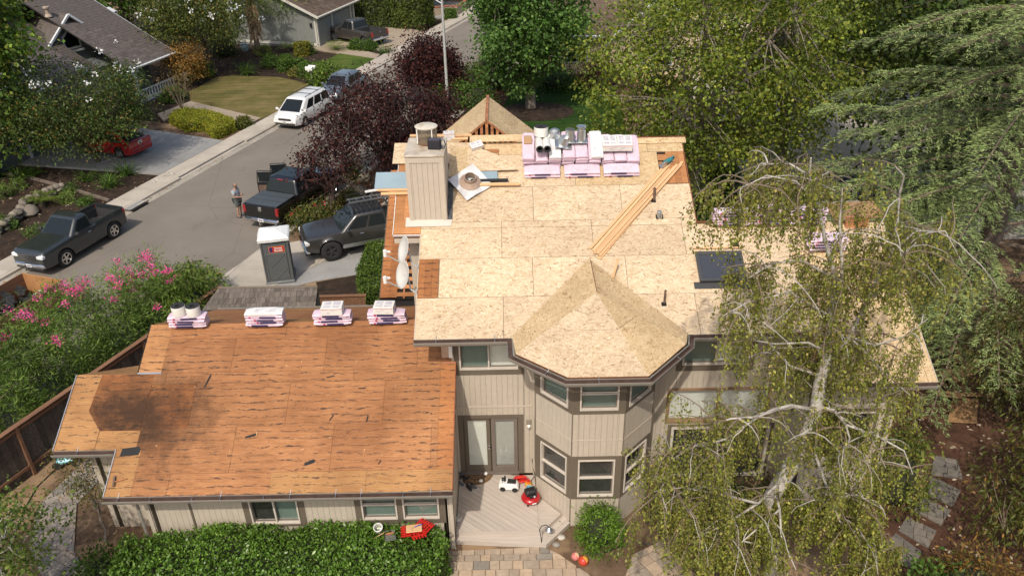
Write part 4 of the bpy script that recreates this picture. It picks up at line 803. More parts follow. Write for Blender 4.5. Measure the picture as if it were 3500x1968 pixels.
carton(TR(wst[2][0] + .02, 18.24, zt) @ RZ(.03), 'white printed carton on the third bundle stack of the plywood ridge', .56, .40, .22); carton(TR(wst[3][0] - .06, 18.24, zt) @ RZ(-.04), 'white printed carton on the bundle stack beside the satellite dishes', .54, .38, .21)
# main ridge: three groups
gname = ('left group on the high ridge', 'middle group on the high ridge', 'right group on the high ridge')
gx0 = [.92, 2.05, 3.16]; layers = [(5, 4, 4), (5, 5, 4), (3, 3, 3)]; tops = {}
for g in range(3):
    x = gx0[g]; bundle(FM @ TR(x, 5.33, .004), 'pink shingle bundle laid lengthwise at the foot, %s' % gname[g], 'shingle bundles on the main ridge')
    bundle(FM @ TR(x - .01, 5.36, .085), 'pink shingle bundle laid lengthwise on the lowest one, %s' % gname[g], 'shingle bundles on the main ridge')
    for c in range(3):
        for k in range(layers[g][c]):
            mt = FM @ TR(x - .37 + c * .37 + random.uniform(-.012, .012), 6.08 + random.uniform(-.03, .02), .004 + k * .078) @ RZ(R(90 + random.uniform(-2, 2)))
            bundle(mt, 'pink bundle end-on, %s layer, %s column, %s' % (ORD[k], ('left', 'middle', 'right')[c], gname[g]), 'shingle bundles on the main ridge', False, False)
        tops[(g, c)] = FM @ Vector((x - .37 + c * .37, 6.08, .004 + layers[g][c] * .078))
def top(g, c, dx=0, dy=0, dz=0): p = tops[(g, c)]; return TR(p.x + dx, p.y + dy, p.z + dz)
TILT = RX(TH)
carton(top(0, 0, -.02, .1, .03), 'small brown cardboard box on the left bundle group of the high ridge', .22, .2, .18, m_cardboard, False)
for q, (dx, lab) in enumerate(((-.09, 'left'), (.12, 'right'))): roll(top(0, 1, dx + .02, .35, .12) @ RX(R(90)), 'grey roll lying end-on on the high ridge bundles, %s of the pair' % lab, .105, .9)
roll(top(0, 1, .0, .3, .235), 'upright white roll with black end on top of two lying rolls', .2, .26)
bundle(top(0, 2, .0, .0, .004) @ TILT @ RZ(R(90)), 'white wrapped bundle under the metal flashing on the high ridge', 'shingle bundles on the main ridge', True, False)
bundle(top(1, 2, .06, .0, .004) @ TILT @ RZ(R(90)), 'white wrapped bundle beside the galvanised vents on the high ridge', 'shingle bundles on the main ridge', True, False)
def vent(mtx, label, prof, base=.34, mat=None):
    t = thing('roof_vent', label, 'vent', mtx=mtx, group='galvanised vents on the high ridge'); obj('base_flange', MB().box((0, 0, .006), (base, base, .012), bev=.004), m_steel, t, local=True); obj('stack', MB().lathe(prof, 20), m_steel, t, local=True, smooth=35); return t
vent(top(1, 0, .05, .05, .06), 'open galvanised vent cylinder on the high ridge bundles', [(.13, .0), (.13, .36), (.12, .36), (.12, .05)]); vent(top(1, 1, .0, .05, .06), 'capped galvanised vent stack on the high ridge bundles', [(.12, 0), (.12, .34), (.09, .36), (.09, .40), (.14, .42), (.14, .45), (.0, .47)])
vent(top(0, 2, .02, .15, .17) @ RX(R(-70)) @ RZ(.3), 'round galvanised vent lying on its side beside the upright roll', [(.10, 0), (.10, .15), (.17, .2), (.17, .28), (0, .3)])
vent(top(0, 2, .24, -.05, .12) @ RX(R(20)) @ RY(R(14)), 'pale conical flashing tipped over on dark base plate', [(.17, 0), (.10, .2), (.09, .22), (.0, .22)], .5)
carton(top(2, 0, .06, -.06, .05) @ RX(R(14)), 'white carton with dark print on the right bundle group, nearer the vents', .42, .52, .2); carton(top(2, 1, .12, -.06, .05) @ RX(R(14)) @ RZ(-.04), 'white carton with dark print on the right bundle group, farther from the vents', .42, .52, .2)
# right wing ridge, half hidden by the birch
zr2 = 5.5 + 3.08 * .5
for i, (x, nl) in enumerate(((5.95, 5), (6.95, 6), (7.95, 5), (8.3, 4))):
    for k in range(nl):
        y = 19.45 if i < 3 else 18.7; z = zr2 if i < 3 else 6.66
        bundle(TR(x + random.uniform(-.04, .04), y, z + .02 + k * .08) @ (Matrix.Identity(4) if i < 3 else RX(R(18))), 'pink bundle behind the weeping birch, %s of the %s stack from the skylight' % (ORD[k], ('first', 'second', 'third', 'fourth')[i]), 'shingle bundles on the right wing')
# tilted weathered sheet on the right wing
a = [GY(u, v, y_) for u, v, y_ in ((2838, 752, 19.3), (3010, 740, 19.3), (2990, 690, 20.1), (2845, 698, 20.1))]
tag(obj('plywood_sheet', MB().box((0, 0, 0), ((a[1] - a[0]).length, (a[3] - a[0]).length, .014)), m_osb_old, None, frame((a[0] + a[1] + a[2] + a[3]) / 4, a[1] - a[0], a[3] - a[0])), 'weathered brown wood panel tilted over the far end of the right roof', 'wood panel')
obj('prop_block', MB().box((9.3, 19.35, 7.05), (.6, .12, .35)), m_wood_red, house)
# loose sheets, planks and metal round the chimney
def loose(name, label, cat, fr_, u0, u1, v0, v1, z, mat, th=.013, rot=0.0, group=None, tilt=0.0): return tag(obj(name, MB().box((0, 0, th / 2), (u1 - u0, v1 - v0, th)), mat, None, fr_ @ TR((u0 + u1) / 2, (v0 + v1) / 2, z) @ RZ(R(rot)) @ RY(R(tilt))), label, cat, group)
loose('osb_sheet', 'loose new board sheet lying behind the chimney at the ridge', 'wood panel', FM, -3.35, -1.0, 5.75, 6.55, .05, m_osb, rot=-1.0); loose('osb_sheet', 'loose board sheet right of the chimney with a ragged corner', 'wood panel', FM, -1.72, -1.15, 5.2, 6.35, .075, m_osb2, rot=-2)
t_ = tag(obj('osb_offcut', MB().prism([(-1.2, 5.38), (.25, 5.42), (-.35, 6.0), (-.9, 6.3), (-1.2, 6.3)], 0, .013), m_osb, None, FM @ TR(0, 0, .09)), 'tapered offcut sheet pointing at the pink bundles', 'wood panel')
loose('osb_strip', 'narrow board strip standing up along the ridge before the open gable', 'wood panel', FM @ TR(0, 0, 0), -1.15, .68, 6.5, 6.76, .11, m_osb2, rot=0)
loose('metal_panel', 'blue grey metal flashing panel sticking out left of the chimney', 'metal panel', FM, -3.78, -2.4, 4.78, 5.38, .12, m_alum, .02, group='blue grey flashing panels'); loose('metal_panel', 'blue grey metal flashing strip right of the chimney under the offcut', 'metal panel', FM, -1.55, -.35, 5.05, 5.5, .06, m_alum, .015, group='blue grey flashing panels')
loose('rubber_strip', 'black rubber strip lying right of the chimney', 'strip', FM, -1.6, -.05, 5.0, 5.09, .08, m_rubber, .03)
pl = [(-3.6, -2.6, 4.66, .04, 'pale plank lowest of the pile left of the chimney'), (-3.7, -2.5, 4.75, .09, 'pale plank on top of the pile left of the chimney'), (-1.5, .28, 4.9, .07, 'reddish plank reaching past the open hole right of the chimney'), (-2.9, -1.2, 6.62, .12, 'plank near the ridge behind the chimney, lower one'), (-2.65, -1.35, 6.7, .17, 'plank near the ridge behind the chimney, upper one'), (-2.9, -1.1, 6.78, .10, 'plank near the ridge behind the chimney, farthest one')]
for a_, b_, v_, z_, lb in pl: loose('plank', lb, 'plank', FM, a_, b_, v_ - .045, v_ + .045, z_, m_lumber, .036, random.uniform(-2, 2), 'planks left by the chimney')
carton(TR(-1.75, 22.35, 8.55) @ RZ(.2), 'white carton with yellow label behind the chimney', .3, .24, .22); carton(FM @ TR(-.95, 6.32, .1) @ RZ(.4), 'opened white carton lying before the open gable', .36, .24, .12)
cap = thing('flashing_cap', 'dented silver chimney flashing plate with round brown collar', 'flashing', mtx=FM @ TR(-1.12, 4.98, .11) @ RZ(R(38)) @ RX(R(6)))
obj('plate', MB().grid([[(x * .3 - .45, y * .3 - .45, .03 * math.sin(x * 2 + y)) for y in range(4)] for x in range(4)]), M('silver_sheet', (.72, .70, .68), .35, .2, 4, metal=.25, dirt=(.35, .24, .18)), cap, local=True); obj('collar', MB().lathe([(.30, .02), (.19, .10), (.165, .12), (.165, .24), (.145, .24), (.145, .05)], 20, cap=False), M('brown_collar', (.36, .26, .20), .6, .2, 6), cap, local=True, smooth=40)
cb = thing('cooler_bag', 'black soft cooler bag on top of the chimney', 'bag', (-1.98, 20.2, 9.05), R(-8))
obj('bag_body', MB().box((0, 0, .125), (.34, .22, .25), bev=.03), M('bag_cloth', (.018, .017, .022), .85, .2, 8, .2), cb, local=True); obj('bag_lid', MB().box((0, 0, .26), (.31, .19, .03), bev=.012), M('bag_lid_cloth', (.06, .055, .075), .8, .1), cb, local=True); obj('strap', MB().tube([(.17, 0, .22), (.26, .02, .24), (.29, .02, .12), (.24, .0, .01), (.18, .03, .02)], .014, 6), m_black, cb, local=True)
# long planks lying across the main roof
u0, v0 = onF(FM, 2018, 882); u1, v1 = onF(FM, 2316, 548); L = math.hypot(u1 - u0, v1 - v0); ang = math.atan2(v1 - v0, u1 - u0)
for k in range(7):
    off = (k % 5 - 2) * .088; z_ = .0 if k < 5 else .037; ln = L * random.uniform(.86, 1.0); sh = random.uniform(-.15, .1)
    tag(obj('long_plank', MB().box((0, 0, .018), (ln, .072, .035)), m_lumber, None, FM @ TR((u0 + u1) / 2 + sh * math.cos(ang), (v0 + v1) / 2 + sh * math.sin(ang), z_) @ RZ(ang + R(random.uniform(-.8, .8))) @ TR(0, off, 0)), ('long pale plank slanting down the roof, lower layer, %s from the chimney side' % ['fifth', 'fourth', 'third', 'second', 'first'][k]) if k < 5 else 'long pale plank slanting down the main roof, top layer, %s one' % ('right' if k == 5 else 'left'), 'plank', 'planks slanting across the main roof')
sx_, sv_ = onF(FM, 2272, 566); sw = thing('circular_saw', 'teal circular saw on the bare boards at the top of the planks', 'power saw', mtx=FM @ TR(sx_, sv_, .05) @ RZ(R(35)))
m_teal = M('teal_plastic', (.03, .17, .18), .5, .1)
obj('saw_body', MB().box((.1, 0, .08), (.28, .13, .12), bev=.03), m_teal, sw, local=True); obj('saw_blade', MB().lathe([(0, -.01), (.10, -.01), (.10, .01), (0, .01)], 20, TR(-.08, -.06, .1) @ RX(R(90))), m_steel, sw, local=True); obj('base_plate', MB().box((-.03, 0, .01), (.3, .15, .01)), m_steel, sw, local=True); obj('grip', MB().tube([(.2, 0, .12), (.3, 0, .15), (.32, 0, .06), (.22, 0, .03)], .025, 8), m_teal, sw, local=True)
# satellite dishes
def dish(mount, cen, label, face):
    t = thing('satellite_dish', label, 'satellite dish', mount, group='satellite dishes'); w = Matrix.Translation(mount)
    n = Vector(face).normalized(); q = frame(cen, Vector((0, 0, 1)).cross(n), n.cross(Vector((0, 0, 1)).cross(n)))
    rows = []
    for i in range(7):
        r = i / 6; rows.append([(r * .30 * math.cos(a), r * .38 * math.sin(a), .10 * r * r) for a in [2 * math.pi * k / 28 for k in range(28)]])
    d_ = MB().grid(rows, closed=True); me = d_.mesh('reflector', M('dish_grey', (.56, .55, .52), .55, .06), 60); o = obj('reflector', me, None, t, q); sm = o.modifiers.new('s', 'SOLIDIFY'); sm.thickness = .012
    c_ = Vector(cen); mt = Vector(mount); m_arm = M('dish_arm', (.42, .42, .41), .5, .08)
    obj('mount_arm', MB().tube([mt, mt + Vector((-.15, .05, .1)), mt * .35 + c_ * .65 + Vector((0, 0, -.12)), c_ - n * .04], .025, 8), m_arm, t); obj('mount_foot', MB().box(mt, (.05, .16, .16)), m_arm, t)
    low = q @ Vector((0, -.36, .1)); tip = c_ + n * .62 + Vector((0, 0, -.18)); obj('feed_arm', MB().tube([low, tip], .018, 6), m_arm, t); obj('feed_horn', MB().tube([tip + Vector((0, 0, -.06)), tip + Vector((0, 0, .12))], .05, 8).tube([tip + Vector((0, 0, .08)), tip + Vector((0, 0, .08)) - n * .14], .035, 8), m_white, t)
for (mu, mv, cu, cv, lab) in ((1428, 912, 1390, 855, 'white satellite dish on the eave, the farther one, seen almost edge-on'), (1426, 998, 1387, 938, 'white satellite dish on the eave, the nearer one, turned more to view')):
    lx, ly = onF(FM, mu, mv); mt = FM @ Vector((-2.46, ly, -.05)); ce = GY(cu, cv, mt.y + .1); dish(mt, ce, lab, (-.88, -.42, .34) if mv < 950 else (-.80, -.56, .32))
# ------------------------------------------------------------------ deck and what stands on it
dz = .35
dk = [Vector((-1.60, 17.12, 0)), Vector((.54, 17.12, 0)), Vector((.56, 16.33, 0)), G(1918, 1752, dz), G(1852, 1812, dz), G(1546, 1814, dz)]
for p in dk: p.z = 0
dk[5].x = -1.60
deck = thing('deck', 'pale grey wooden deck with two steps in the corner of the house', 'deck', (-.3, 16.2, 0))
obj('deck_frame', MB().prism([(p.x, p.y) for p in dk], .02, dz - .034), m_deck, deck)
fd = frame((-1.6, 17.12, dz - .03), (math.cos(R(-40)), math.sin(R(-40)), 0), (math.sin(R(40)), math.cos(R(40)), 0)); inv = fd.inverted(); reg = [tuple((inv @ Vector((p.x, p.y, dz - .03)))[:2]) for p in dk]
sheets('deck_board', fd, reg, [m_deck], deck, [-3.2 + .145 * k for k in range(36)], width=6.0, th=.028, x0=-1, stag=[0], gap=.009)
st = [G(1546, 1838, .18), G(1866, 1836, .18), G(1945, 1772, .18), G(1925, 1760, .18), dk[4] + Vector((.05, .25, 0)), Vector((-1.60, dk[5].y + .2, 0))]; st[0].x = -1.6
lw = [Vector((-1.60, 14.86, 0)), G(1868, 1860, .17), G(1948, 1786, .17), G(1918, 1752, .17), G(1852, 1812, .17), Vector((-1.60, dk[5].y, 0))]
for q in (0, 1):
    a0, a1 = (lw[0], lw[1]); b0, b1 = lw[5], lw[4]
for k in range(3):
    e = k / 3; f_ = (k + 1) / 3 - .012
    pl_ = [lw[0].lerp(lw[5], e), lw[1].lerp(lw[4], e), lw[1].lerp(lw[4], f_), lw[0].lerp(lw[5], f_)]; obj('step_board', MB().prism([(p.x, p.y) for p in pl_], .15, .178), m_deck, deck)
    pl_ = [lw[1].lerp(lw[4], e), lw[2].lerp(lw[3], e), lw[2].lerp(lw[3], f_), lw[1].lerp(lw[4], f_)]; obj('step_board', MB().prism([(p.x, p.y) for p in pl_], .15, .179), m_deck, deck)
obj('step_frame', MB().prism([(p.x, p.y) for p in [lw[0] + Vector((.0, .02, 0)), lw[1] + Vector((-.01, .02, 0)), lw[2] + Vector((-.02, .01, 0)), lw[3], lw[4], lw[5]]], .01, .148), m_deck, deck)
def DZ(u, v): return G(u, v, dz)
m_red = M('red_plastic', (.52, .02, .015), .4, .08); m_toywhite = M('toy_white', (.74, .74, .72), .35, .04); m_orange = M('orange_plastic', (.70, .20, .02), .4, .08); m_yellow = M('yellow_plastic', (.70, .48, .04), .4, .08); m_ltblue = M('light_blue_plastic', (.20, .50, .60), .4, .08)
p = DZ(1630, 1632); mat_ = thing('doormat', 'brown half-round doormat before the French doors', 'doormat', (p.x, p.y + .02, dz)); m_mat = M('coir', (.20, .12, .06), .95, .3, 10, .4); m_mat2 = M('coir_black', (.04, .03, .025), .95, .2)
obj('mat', MB().prism([(.48 * math.cos(a), -.50 * abs(math.sin(a)) + .2) for a in [math.pi * k / 18 for k in range(19)]], .0, .018), m_mat, mat_, local=True)
for r in (.44, .30, .14):
    mb = MB(); pts = [(r * math.cos(a), .2 - r * 1.04 * math.sin(a)) for a in [math.pi * k / 18 for k in range(19)]]
    for k in range(18): mb.tube([(*pts[k], .019), (*pts[k + 1], .019)], .009, 4)
    obj('ring', mb, m_mat2, mat_, local=True)
for k in range(1, 9): a = math.pi * k / 9; obj('spoke', MB().tube([(.14 * math.cos(a), .2 - .14 * math.sin(a), .019), (.42 * math.cos(a), .2 - .42 * math.sin(a), .019)], .008, 4), m_mat2, mat_, local=True)
def shoe(u, v, rot, mat, label):
    p = DZ(u, v); t = thing('shoe', label, 'shoe', (p.x, p.y, dz), R(rot), 'shoes by the door')
    rows = []
    for i in range(9):
        x = -.13 + .26 * i / 8; w = .035 + .015 * math.sin(i / 8 * 3.1) + (.006 if i > 5 else 0); h = .085 if i < 3 else .085 - .05 * (i - 2) / 6
        if i in (0, 8): w *= .5; h *= .6
        rows.append([(x, -w, .015), (x, -w, h * .6), (x, -w * .6, h), (x, w * .6, h), (x, w, h * .6), (x, w, .015)])
    mb = MB().grid(rows, closed=True); mb.f += [(5, 4, 3, 2, 1, 0), tuple(range(48, 54))]; obj('upper', mb, mat, t, local=True, smooth=50)
    obj('sole', MB().prism([(-.135, -.03), (.05, -.045), (.12, -.035), (.14, 0), (.12, .035), (.05, .045), (-.135, .03)], 0, .02), m_white if random.random() < .4 else m_rubber, t, local=True); obj('opening', MB().box((-.06, 0, .083), (.09, .045, .008)), m_dark, t, local=True)
m_shoe = [M('shoe_black', (.02, .02, .022), .7, .2), M('shoe_grey', (.10, .10, .11), .8, .2), M('shoe_brown', (.10, .06, .04), .7, .2)]
for i, (u, v, r, lb) in enumerate(((1562, 1622, 20, 'dark shoe at the wall corner, farthest of the shoe pile'), (1580, 1620, 35, 'dark shoe in the pile nearest the door frame'), (1566, 1636, 10, 'grey shoe in the middle of the pile by the deck wall'), (1588, 1634, -20, 'dark shoe in the pile touching the doormat'), (1572, 1652, -35, 'dark trainer at the near side of the shoe pile'), (1592, 1648, -50, 'grey trainer between the pile and the black sandals'), (1603, 1668, -55, 'black sandal left alone below the doormat, left one'), (1618, 1664, -40, 'black sandal left alone below the doormat, right one'), (1555, 1680, 85, 'dark shoe lying alone against the wing wall'))): shoe(u, v, r, m_shoe[i % 3], lb)
p = DZ(1741, 1668); tc = thing('toy_car', 'white ride-on toy car with black wheels on the deck', 'toy car', (p.x, p.y, dz), R(-8))
rows = []
for x, z0, z1, w in ((-.29, .10, .16, .11), (-.27, .08, .23, .13), (-.12, .07, .26, .135), (-.05, .07, .27, .135), (.12, .07, .27, .135), (.20, .08, .25, .13), (.27, .1, .17, .11)): rows.append([(x, -w, z0), (x, -w, z1 - .04), (x, -w * .8, z1), (x, w * .8, z1), (x, w, z1 - .04), (x, w, z0)])
mb = MB().grid(rows, closed=True); mb.f += [(5, 4, 3, 2, 1, 0), tuple(range(36, 42))]; obj('body', mb, m_toywhite, tc, local=True, smooth=45); obj('seat', MB().box((.07, 0, .275), (.24, .19, .03), bev=.012), m_black, tc, local=True)
for x in (-.17, .17):
    for y in (-.125, .125): obj('wheel', MB().lathe([(0, -.03), (.07, -.03), (.08, -.015), (.08, .015), (.07, .03), (0, .03)], 16, TR(x, y, .08) @ RX(R(90))), m_rubber, tc, local=True, smooth=40)
obj('steering_wheel', MB().tube([(-.12 + .0, .07 * math.cos(a), .36 + .07 * math.sin(a)) for a in [k * math.pi / 6 for k in range(13)]], .018, 6).tube([(-.12, 0, .25), (-.12, 0, .36)], .025, 6).box((-.17, 0, .33), (.09, .1, .08), bev=.02), m_black, tc, local=True); obj('windscreen', MB().box((-.2, 0, .27), (.02, .2, .09)), m_toywhite, tc, local=True)
p = DZ(1778, 1648); t = thing('toy_slide', 'bent red plastic toy lying behind the white toy car', 'toy', (p.x, p.y, dz + .05), R(10)); obj('arm', MB().tube([(-.24, -.06, .06), (-.1, .05, .10), (.06, .06, .10), (.2, .02, .08)], [.05, .06, .055, .04], 8), m_red, t, local=True, smooth=60); obj('base', MB().box((0, .02, -.02), (.4, .14, .06), bev=.02), m_red, t, local=True)
p = DZ(1806, 1660); t = thing('stacking_toy', 'orange and yellow ring toy beside the red compressor', 'toy', (p.x, p.y, dz))
for k, (r, m_) in enumerate(((.10, m_orange), (.085, m_yellow), (.07, m_orange), (.05, m_red))): obj('ring', MB().lathe([(r * .6, 0), (r, .01), (r, .05), (r * .6, .06)], 14, TR(0, 0, k * .06)), m_, t, local=True, smooth=50)
p = DZ(1808, 1675); t = thing('toy_bucket', 'light blue toy bucket behind the red compressor', 'toy', (p.x, p.y, dz)); obj('bucket', MB().lathe([(.06, 0), (.085, .13), (.075, .13), (.055, .02)], 14), m_ltblue, t, local=True, smooth=40); obj('handle', MB().tube([(.08 * math.cos(a), 0, .13 + .08 * math.sin(a)) for a in [k * math.pi / 8 for k in range(9)]], .006, 5), m_white, t, local=True)
p = DZ(1814, 1712); cp = thing('air_compressor', 'red pancake air compressor with black motor on the deck', 'compressor', (p.x, p.y, dz), R(20))
m_cred = M('compressor_red', (.40, .008, .012), .35, .06, coat=.5); obj('tank', MB().lathe([(.0, .06), (.16, .06), (.24, .09), (.27, .15), (.24, .21), (.16, .24), (0, .25)], 26), m_cred, cp, local=True, smooth=60)
obj('motor_cover', MB().box((0, .02, .34), (.30, .24, .20), bev=.05), m_black, cp, local=True); obj('control_panel', MB().box((.02, -.13, .29), (.2, .05, .1), bev=.015), m_black, cp, local=True); obj('gauge', MB().lathe([(0, 0), (.025, 0), (.025, .015), (0, .015)], 12, TR(.05, -.158, .3) @ RX(R(90))), m_white, cp, local=True); obj('handle', MB().tube([(-.12, .02, .42), (-.12, .02, .5), (.12, .02, .5), (.12, .02, .42)], .016, 8), m_rubber, cp, local=True)
for k in range(4): a = math.pi / 4 + k * math.pi / 2; obj('foot', MB().lathe([(0, 0), (.035, 0), (.025, .07), (0, .07)], 8, TR(.19 * math.cos(a), .19 * math.sin(a), 0)), m_rubber, cp, local=True)
obj('badge', MB().box((0, -.262, .15), (.12, .012, .035)), m_white, cp, local=True)
p1 = DZ(1812, 1580); tag(obj('power_cord', MB().tube([(.5, 17.13, .75), (.5, 17.05, .6), (.55, 17.0, .45), (.48, 16.9, .36), (.35, 16.75, .36), (.5, 16.5, .36), (.52, 16.2, .37), (p.x, p.y + .2, .37)], .009, 5), m_black), 'black power cord running from wall socket to the compressor', 'cord')
obj('wall_socket', MB().box((.5, 17.13, .85), (.07, .05, .11)), m_sash, house)
p = G(1556, 1768, dz); t = thing('plush_toy', 'pale grey plush toy lying against the wing wall', 'toy', (p.x + .03, p.y, dz), .4); m_pl = M('plush', (.50, .49, .46), .95, .1, 9, .3)
obj('body', MB().lathe([(0, 0), (.06, .01), (.08, .07), (.05, .14), (0, .15)], 12, RX(R(80))), m_pl, t, local=True, smooth=80); obj('head', MB().lathe([(0, -.05), (.04, -.035), (.055, 0), (.04, .04), (0, .05)], 12, TR(0, .02 + .0, .06) @ TR(0, -.19, 0)), m_pl, t, local=True, smooth=80)
for x, y in ((-.07, -.1), (.07, -.1), (-.05, .03), (.05, .03)): obj('limb', MB().tube([(x * .5, y * .6 - .05, .05), (x * 1.6, y, .035)], [.03, .022], 8), m_pl, t, local=True, smooth=80)
for u, v, lb in ((1644, 1647, 'crumpled white paper on the middle of the doormat'), (1660, 1622, 'crumpled white paper at the top edge of the doormat')):
    p = DZ(u, v); mb = MB().lathe([(0, 0), (.05, .01), (.06, .04), (.03, .07), (0, .075)], 7); mb.v = [tuple(c + random.uniform(-.012, .012) for c in q) for q in mb.v]; tag(obj('paper_scrap', mb, m_white, None, TR(p.x, p.y, dz + .025)), lb, 'paper', 'paper scraps')
# path light, stones, balls in the yard
p = G(1852, 1868); q_ = G(1905, 1805); t = thing('path_light', 'bent black path light with bell shade beside the deck step', 'garden light', (p.x, p.y, 0))
obj('stem', MB().tube([(0, 0, .02), (-.02, .0, .35), (-.06, .02, .62), (.0, .05, .72), (.12, .08, .72), (.18, .10, .62)], .012, 6), m_black, t, local=True); obj('shade', MB().lathe([(.02, .10), (.04, .09), (.10, 0), (.09, .0), (.03, .07)], 14, TR(.19, .1, .52)), m_steel, t, local=True, smooth=40); obj('foot', MB().lathe([(0, 0), (.08, 0), (.08, .03), (.04, .05), (0, .05)], 12), m_black, t, local=True)
def ball(u, v, r, cols, label):
    p = G(u, v, r); m, t_, b = newmat('ball_' + str(u)); vo_ = voro(t_, coords(t_), 1 / r * .9 * .8); sp = t_.nodes.new('ShaderNodeSeparateColor'); t_.links.new(vo_.outputs['Color'], sp.inputs[0]); rp = ramp(t_, [(0, cols[0]), (.45, cols[0]), (.5, cols[1]), (.8, cols[1]), (.85, cols[2])]); rp.color_ramp.interpolation = 'CONSTANT'; t_.links.new(sp.outputs[0], rp.inputs[0]); t_.links.new(rp.outputs[0], b.inputs['Base Color']); b.inputs['Roughness'].default_value = .45
    mb = MB().lathe([(r * math.sin(a), -r * math.cos(a)) for a in [math.pi * k / 12 for k in range(13)]], 20, cap=False); return tag(obj('play_ball', mb, m, None, TR(p.x, p.y, r) @ RX(.5), 180), label, 'ball', 'play balls')
ball(1967, 1900, .11, ((.55, .18, .16), (.72, .50, .30), (.60, .35, .30)), 'faded pink and cream ball on the soil, the smaller ball'); ball(1994, 1915, .135, ((.50, .05, .025), (.66, .36, .05), (.55, .1, .03)), 'red ball with yellow spots on the soil')
for u, v, r, lb in ((1918, 1836, .11, 'flat pale stone beside the path light'), (1902, 1862, .1, 'grey stone at the foot of the path light')):
    p = G(u, v); mb = MB().lathe([(0, 0), (r, .01), (r * 1.05, .03), (r * .7, .06), (0, .07)], 10); mb.v = [(x * random.uniform(.9, 1.1), y * random.uniform(.8, 1), z) for x, y, z in mb.v]; tag(obj('garden_stone', mb, m_rivers, None, TR(p.x, p.y, 0), 70), lb, 'stone')
# things left on the hedge
hz_ = 1.16
def HZ(u, v): return G(u, v, hz_)
p = HZ(1295, 1806); t = thing('paint_bucket', 'white bucket resting on top of the hedge', 'bucket', (p.x, p.y, hz_ - .06), 0); obj('pail', MB().lathe([(.09, 0), (.11, .2), (.118, .2), (.118, .215), (.10, .215), (.085, .02)], 18, RX(R(22))), m_white, t, local=True, smooth=40); obj('handle', MB().tube([(.115 * math.cos(a), -.1 * math.sin(a) - .06, .19) for a in [k * math.pi / 8 for k in range(9)]], .004, 4), m_steel, t, local=True)
p = HZ(1333, 1828); t = thing('paint_tray', 'grey paint roller tray lying on the hedge', 'tray', (p.x, p.y, hz_ + .0), R(12)); obj('tray', MB().grid([[(x, y, z) for x, z in ((-.14, .06), (-.12, 0), (.12, 0), (.14, .06))] for y in (-.17, -.06, .05, .17)]).box((0, -.18, .03), (.28, .01, .06)), M('tray_grey', (.16, .16, .15), .5, .2), t, local=True); obj('roller', MB().tube([(-.1, .02, .04), (.1, .02, .04)], .03, 10), m_wood_red, t, local=True)
tag(obj('wooden_stick', MB().tube([HZ(1275, 1840), HZ(1318, 1818) + Vector((0, 0, .02))], .01, 5), m_lumber), 'thin pale stick on the hedge by the paint tray', 'stick')
def slatrack(u, v, rot, n, lb):
    p = HZ(u, v); t = thing('red_shutter', lb, 'shutter', (p.x, p.y, hz_ + .03), R(rot), 'red slatted pieces on the hedge')
    for k in range(n): obj('slat', MB().box((0, k * .075, .0), (.42, .045, .015)), m_red, t, local=True)
    for x in (-.12, .12): obj('cross_bar', MB().box((x, (n - 1) * .037, .016), (.04, n * .075, .015)), m_red, t, local=True)
slatrack(1400, 1832, 8, 5, 'red slatted piece under the cutting board on the hedge'); slatrack(1466, 1812, 55, 6, 'red slatted piece fanned out right of the cutting board'); slatrack(1448, 1815, 110, 5, 'red slatted piece crossing its neighbour on the hedge')
p = HZ(1416, 1812); t = thing('wooden_board', 'pale wooden board with a blue roller handle on the red slats', 'board', (p.x, p.y, hz_ + .08), R(6)); obj('board', MB().box((0, 0, 0), (.40, .25, .02), bev=.008), m_lumber, t, local=True); obj('roller_handle', MB().tube([(.02, .02, .025), (.2, .08, .03)], .014, 6), M('blue_grip', (.08, .08, .35), .5, .1), t, local=True); obj('roller_wire', MB().tube([(.02, .02, .025), (-.06, -.02, .025), (-.05, -.08, .025)], .005, 4), m_steel, t, local=True)
# right side yard: scrap wood and blue ring
for pts, z_, lb in ((((3190, 1200), (3300, 1250), (3350, 1235), (3280, 1180)), .12, 'weathered wood panel under the cedar, farthest of the scrap'), (((3210, 1270), (3255, 1315), (3362, 1262), (3320, 1245)), .2, 'weathered wood panel with a pale edge leaning on the scrap pile'), (((3190, 1335), (3200, 1352), (3300, 1362), (3300, 1342)), .28, 'narrow dark board lying across the scrap pile'), (((3255, 1360), (3345, 1362), (3338, 1445), (3238, 1440)), .1, 'square wood panel lying flat on the red soil'), (((3295, 1338), (3380, 1345), (3378, 1356), (3300, 1352)), .33, 'thin board on top of the scrap pile')):
    q = [G(u, v, z_) for u, v in pts]; c_ = sum(q, Vector()) / 4; ux = q[1] - q[0]; f_ = frame(c_, ux, q[3] - q[0]) @ RX(R(random.uniform(-2, 2))); iv = f_.inverted(); tag(obj('wood_scrap', MB().prism([tuple((iv @ p)[:2]) for p in q], 0, .016), m_osb_old, None, f_), lb, 'wood panel', 'scrap wood in the side yard')
a, b = G(3055, 1572, .15), G(3160, 1668, .05); tag(obj('scrap_board', MB().box((0, 0, 0), ((b - a).length, .22, .025)), m_osb_old, None, frame((a + b) / 2, b - a, Vector((0, 0, 1)).cross(b - a))), 'long tan board lying beside the stepping slabs', 'plank')
p = G(3092, 1648); c6 = []
for k in range(25): a = 2 * math.pi * k / 24; c6.append((.13 * max(-1, min(1, 1.25 * math.cos(a))), .26 * math.sin(a), .03))
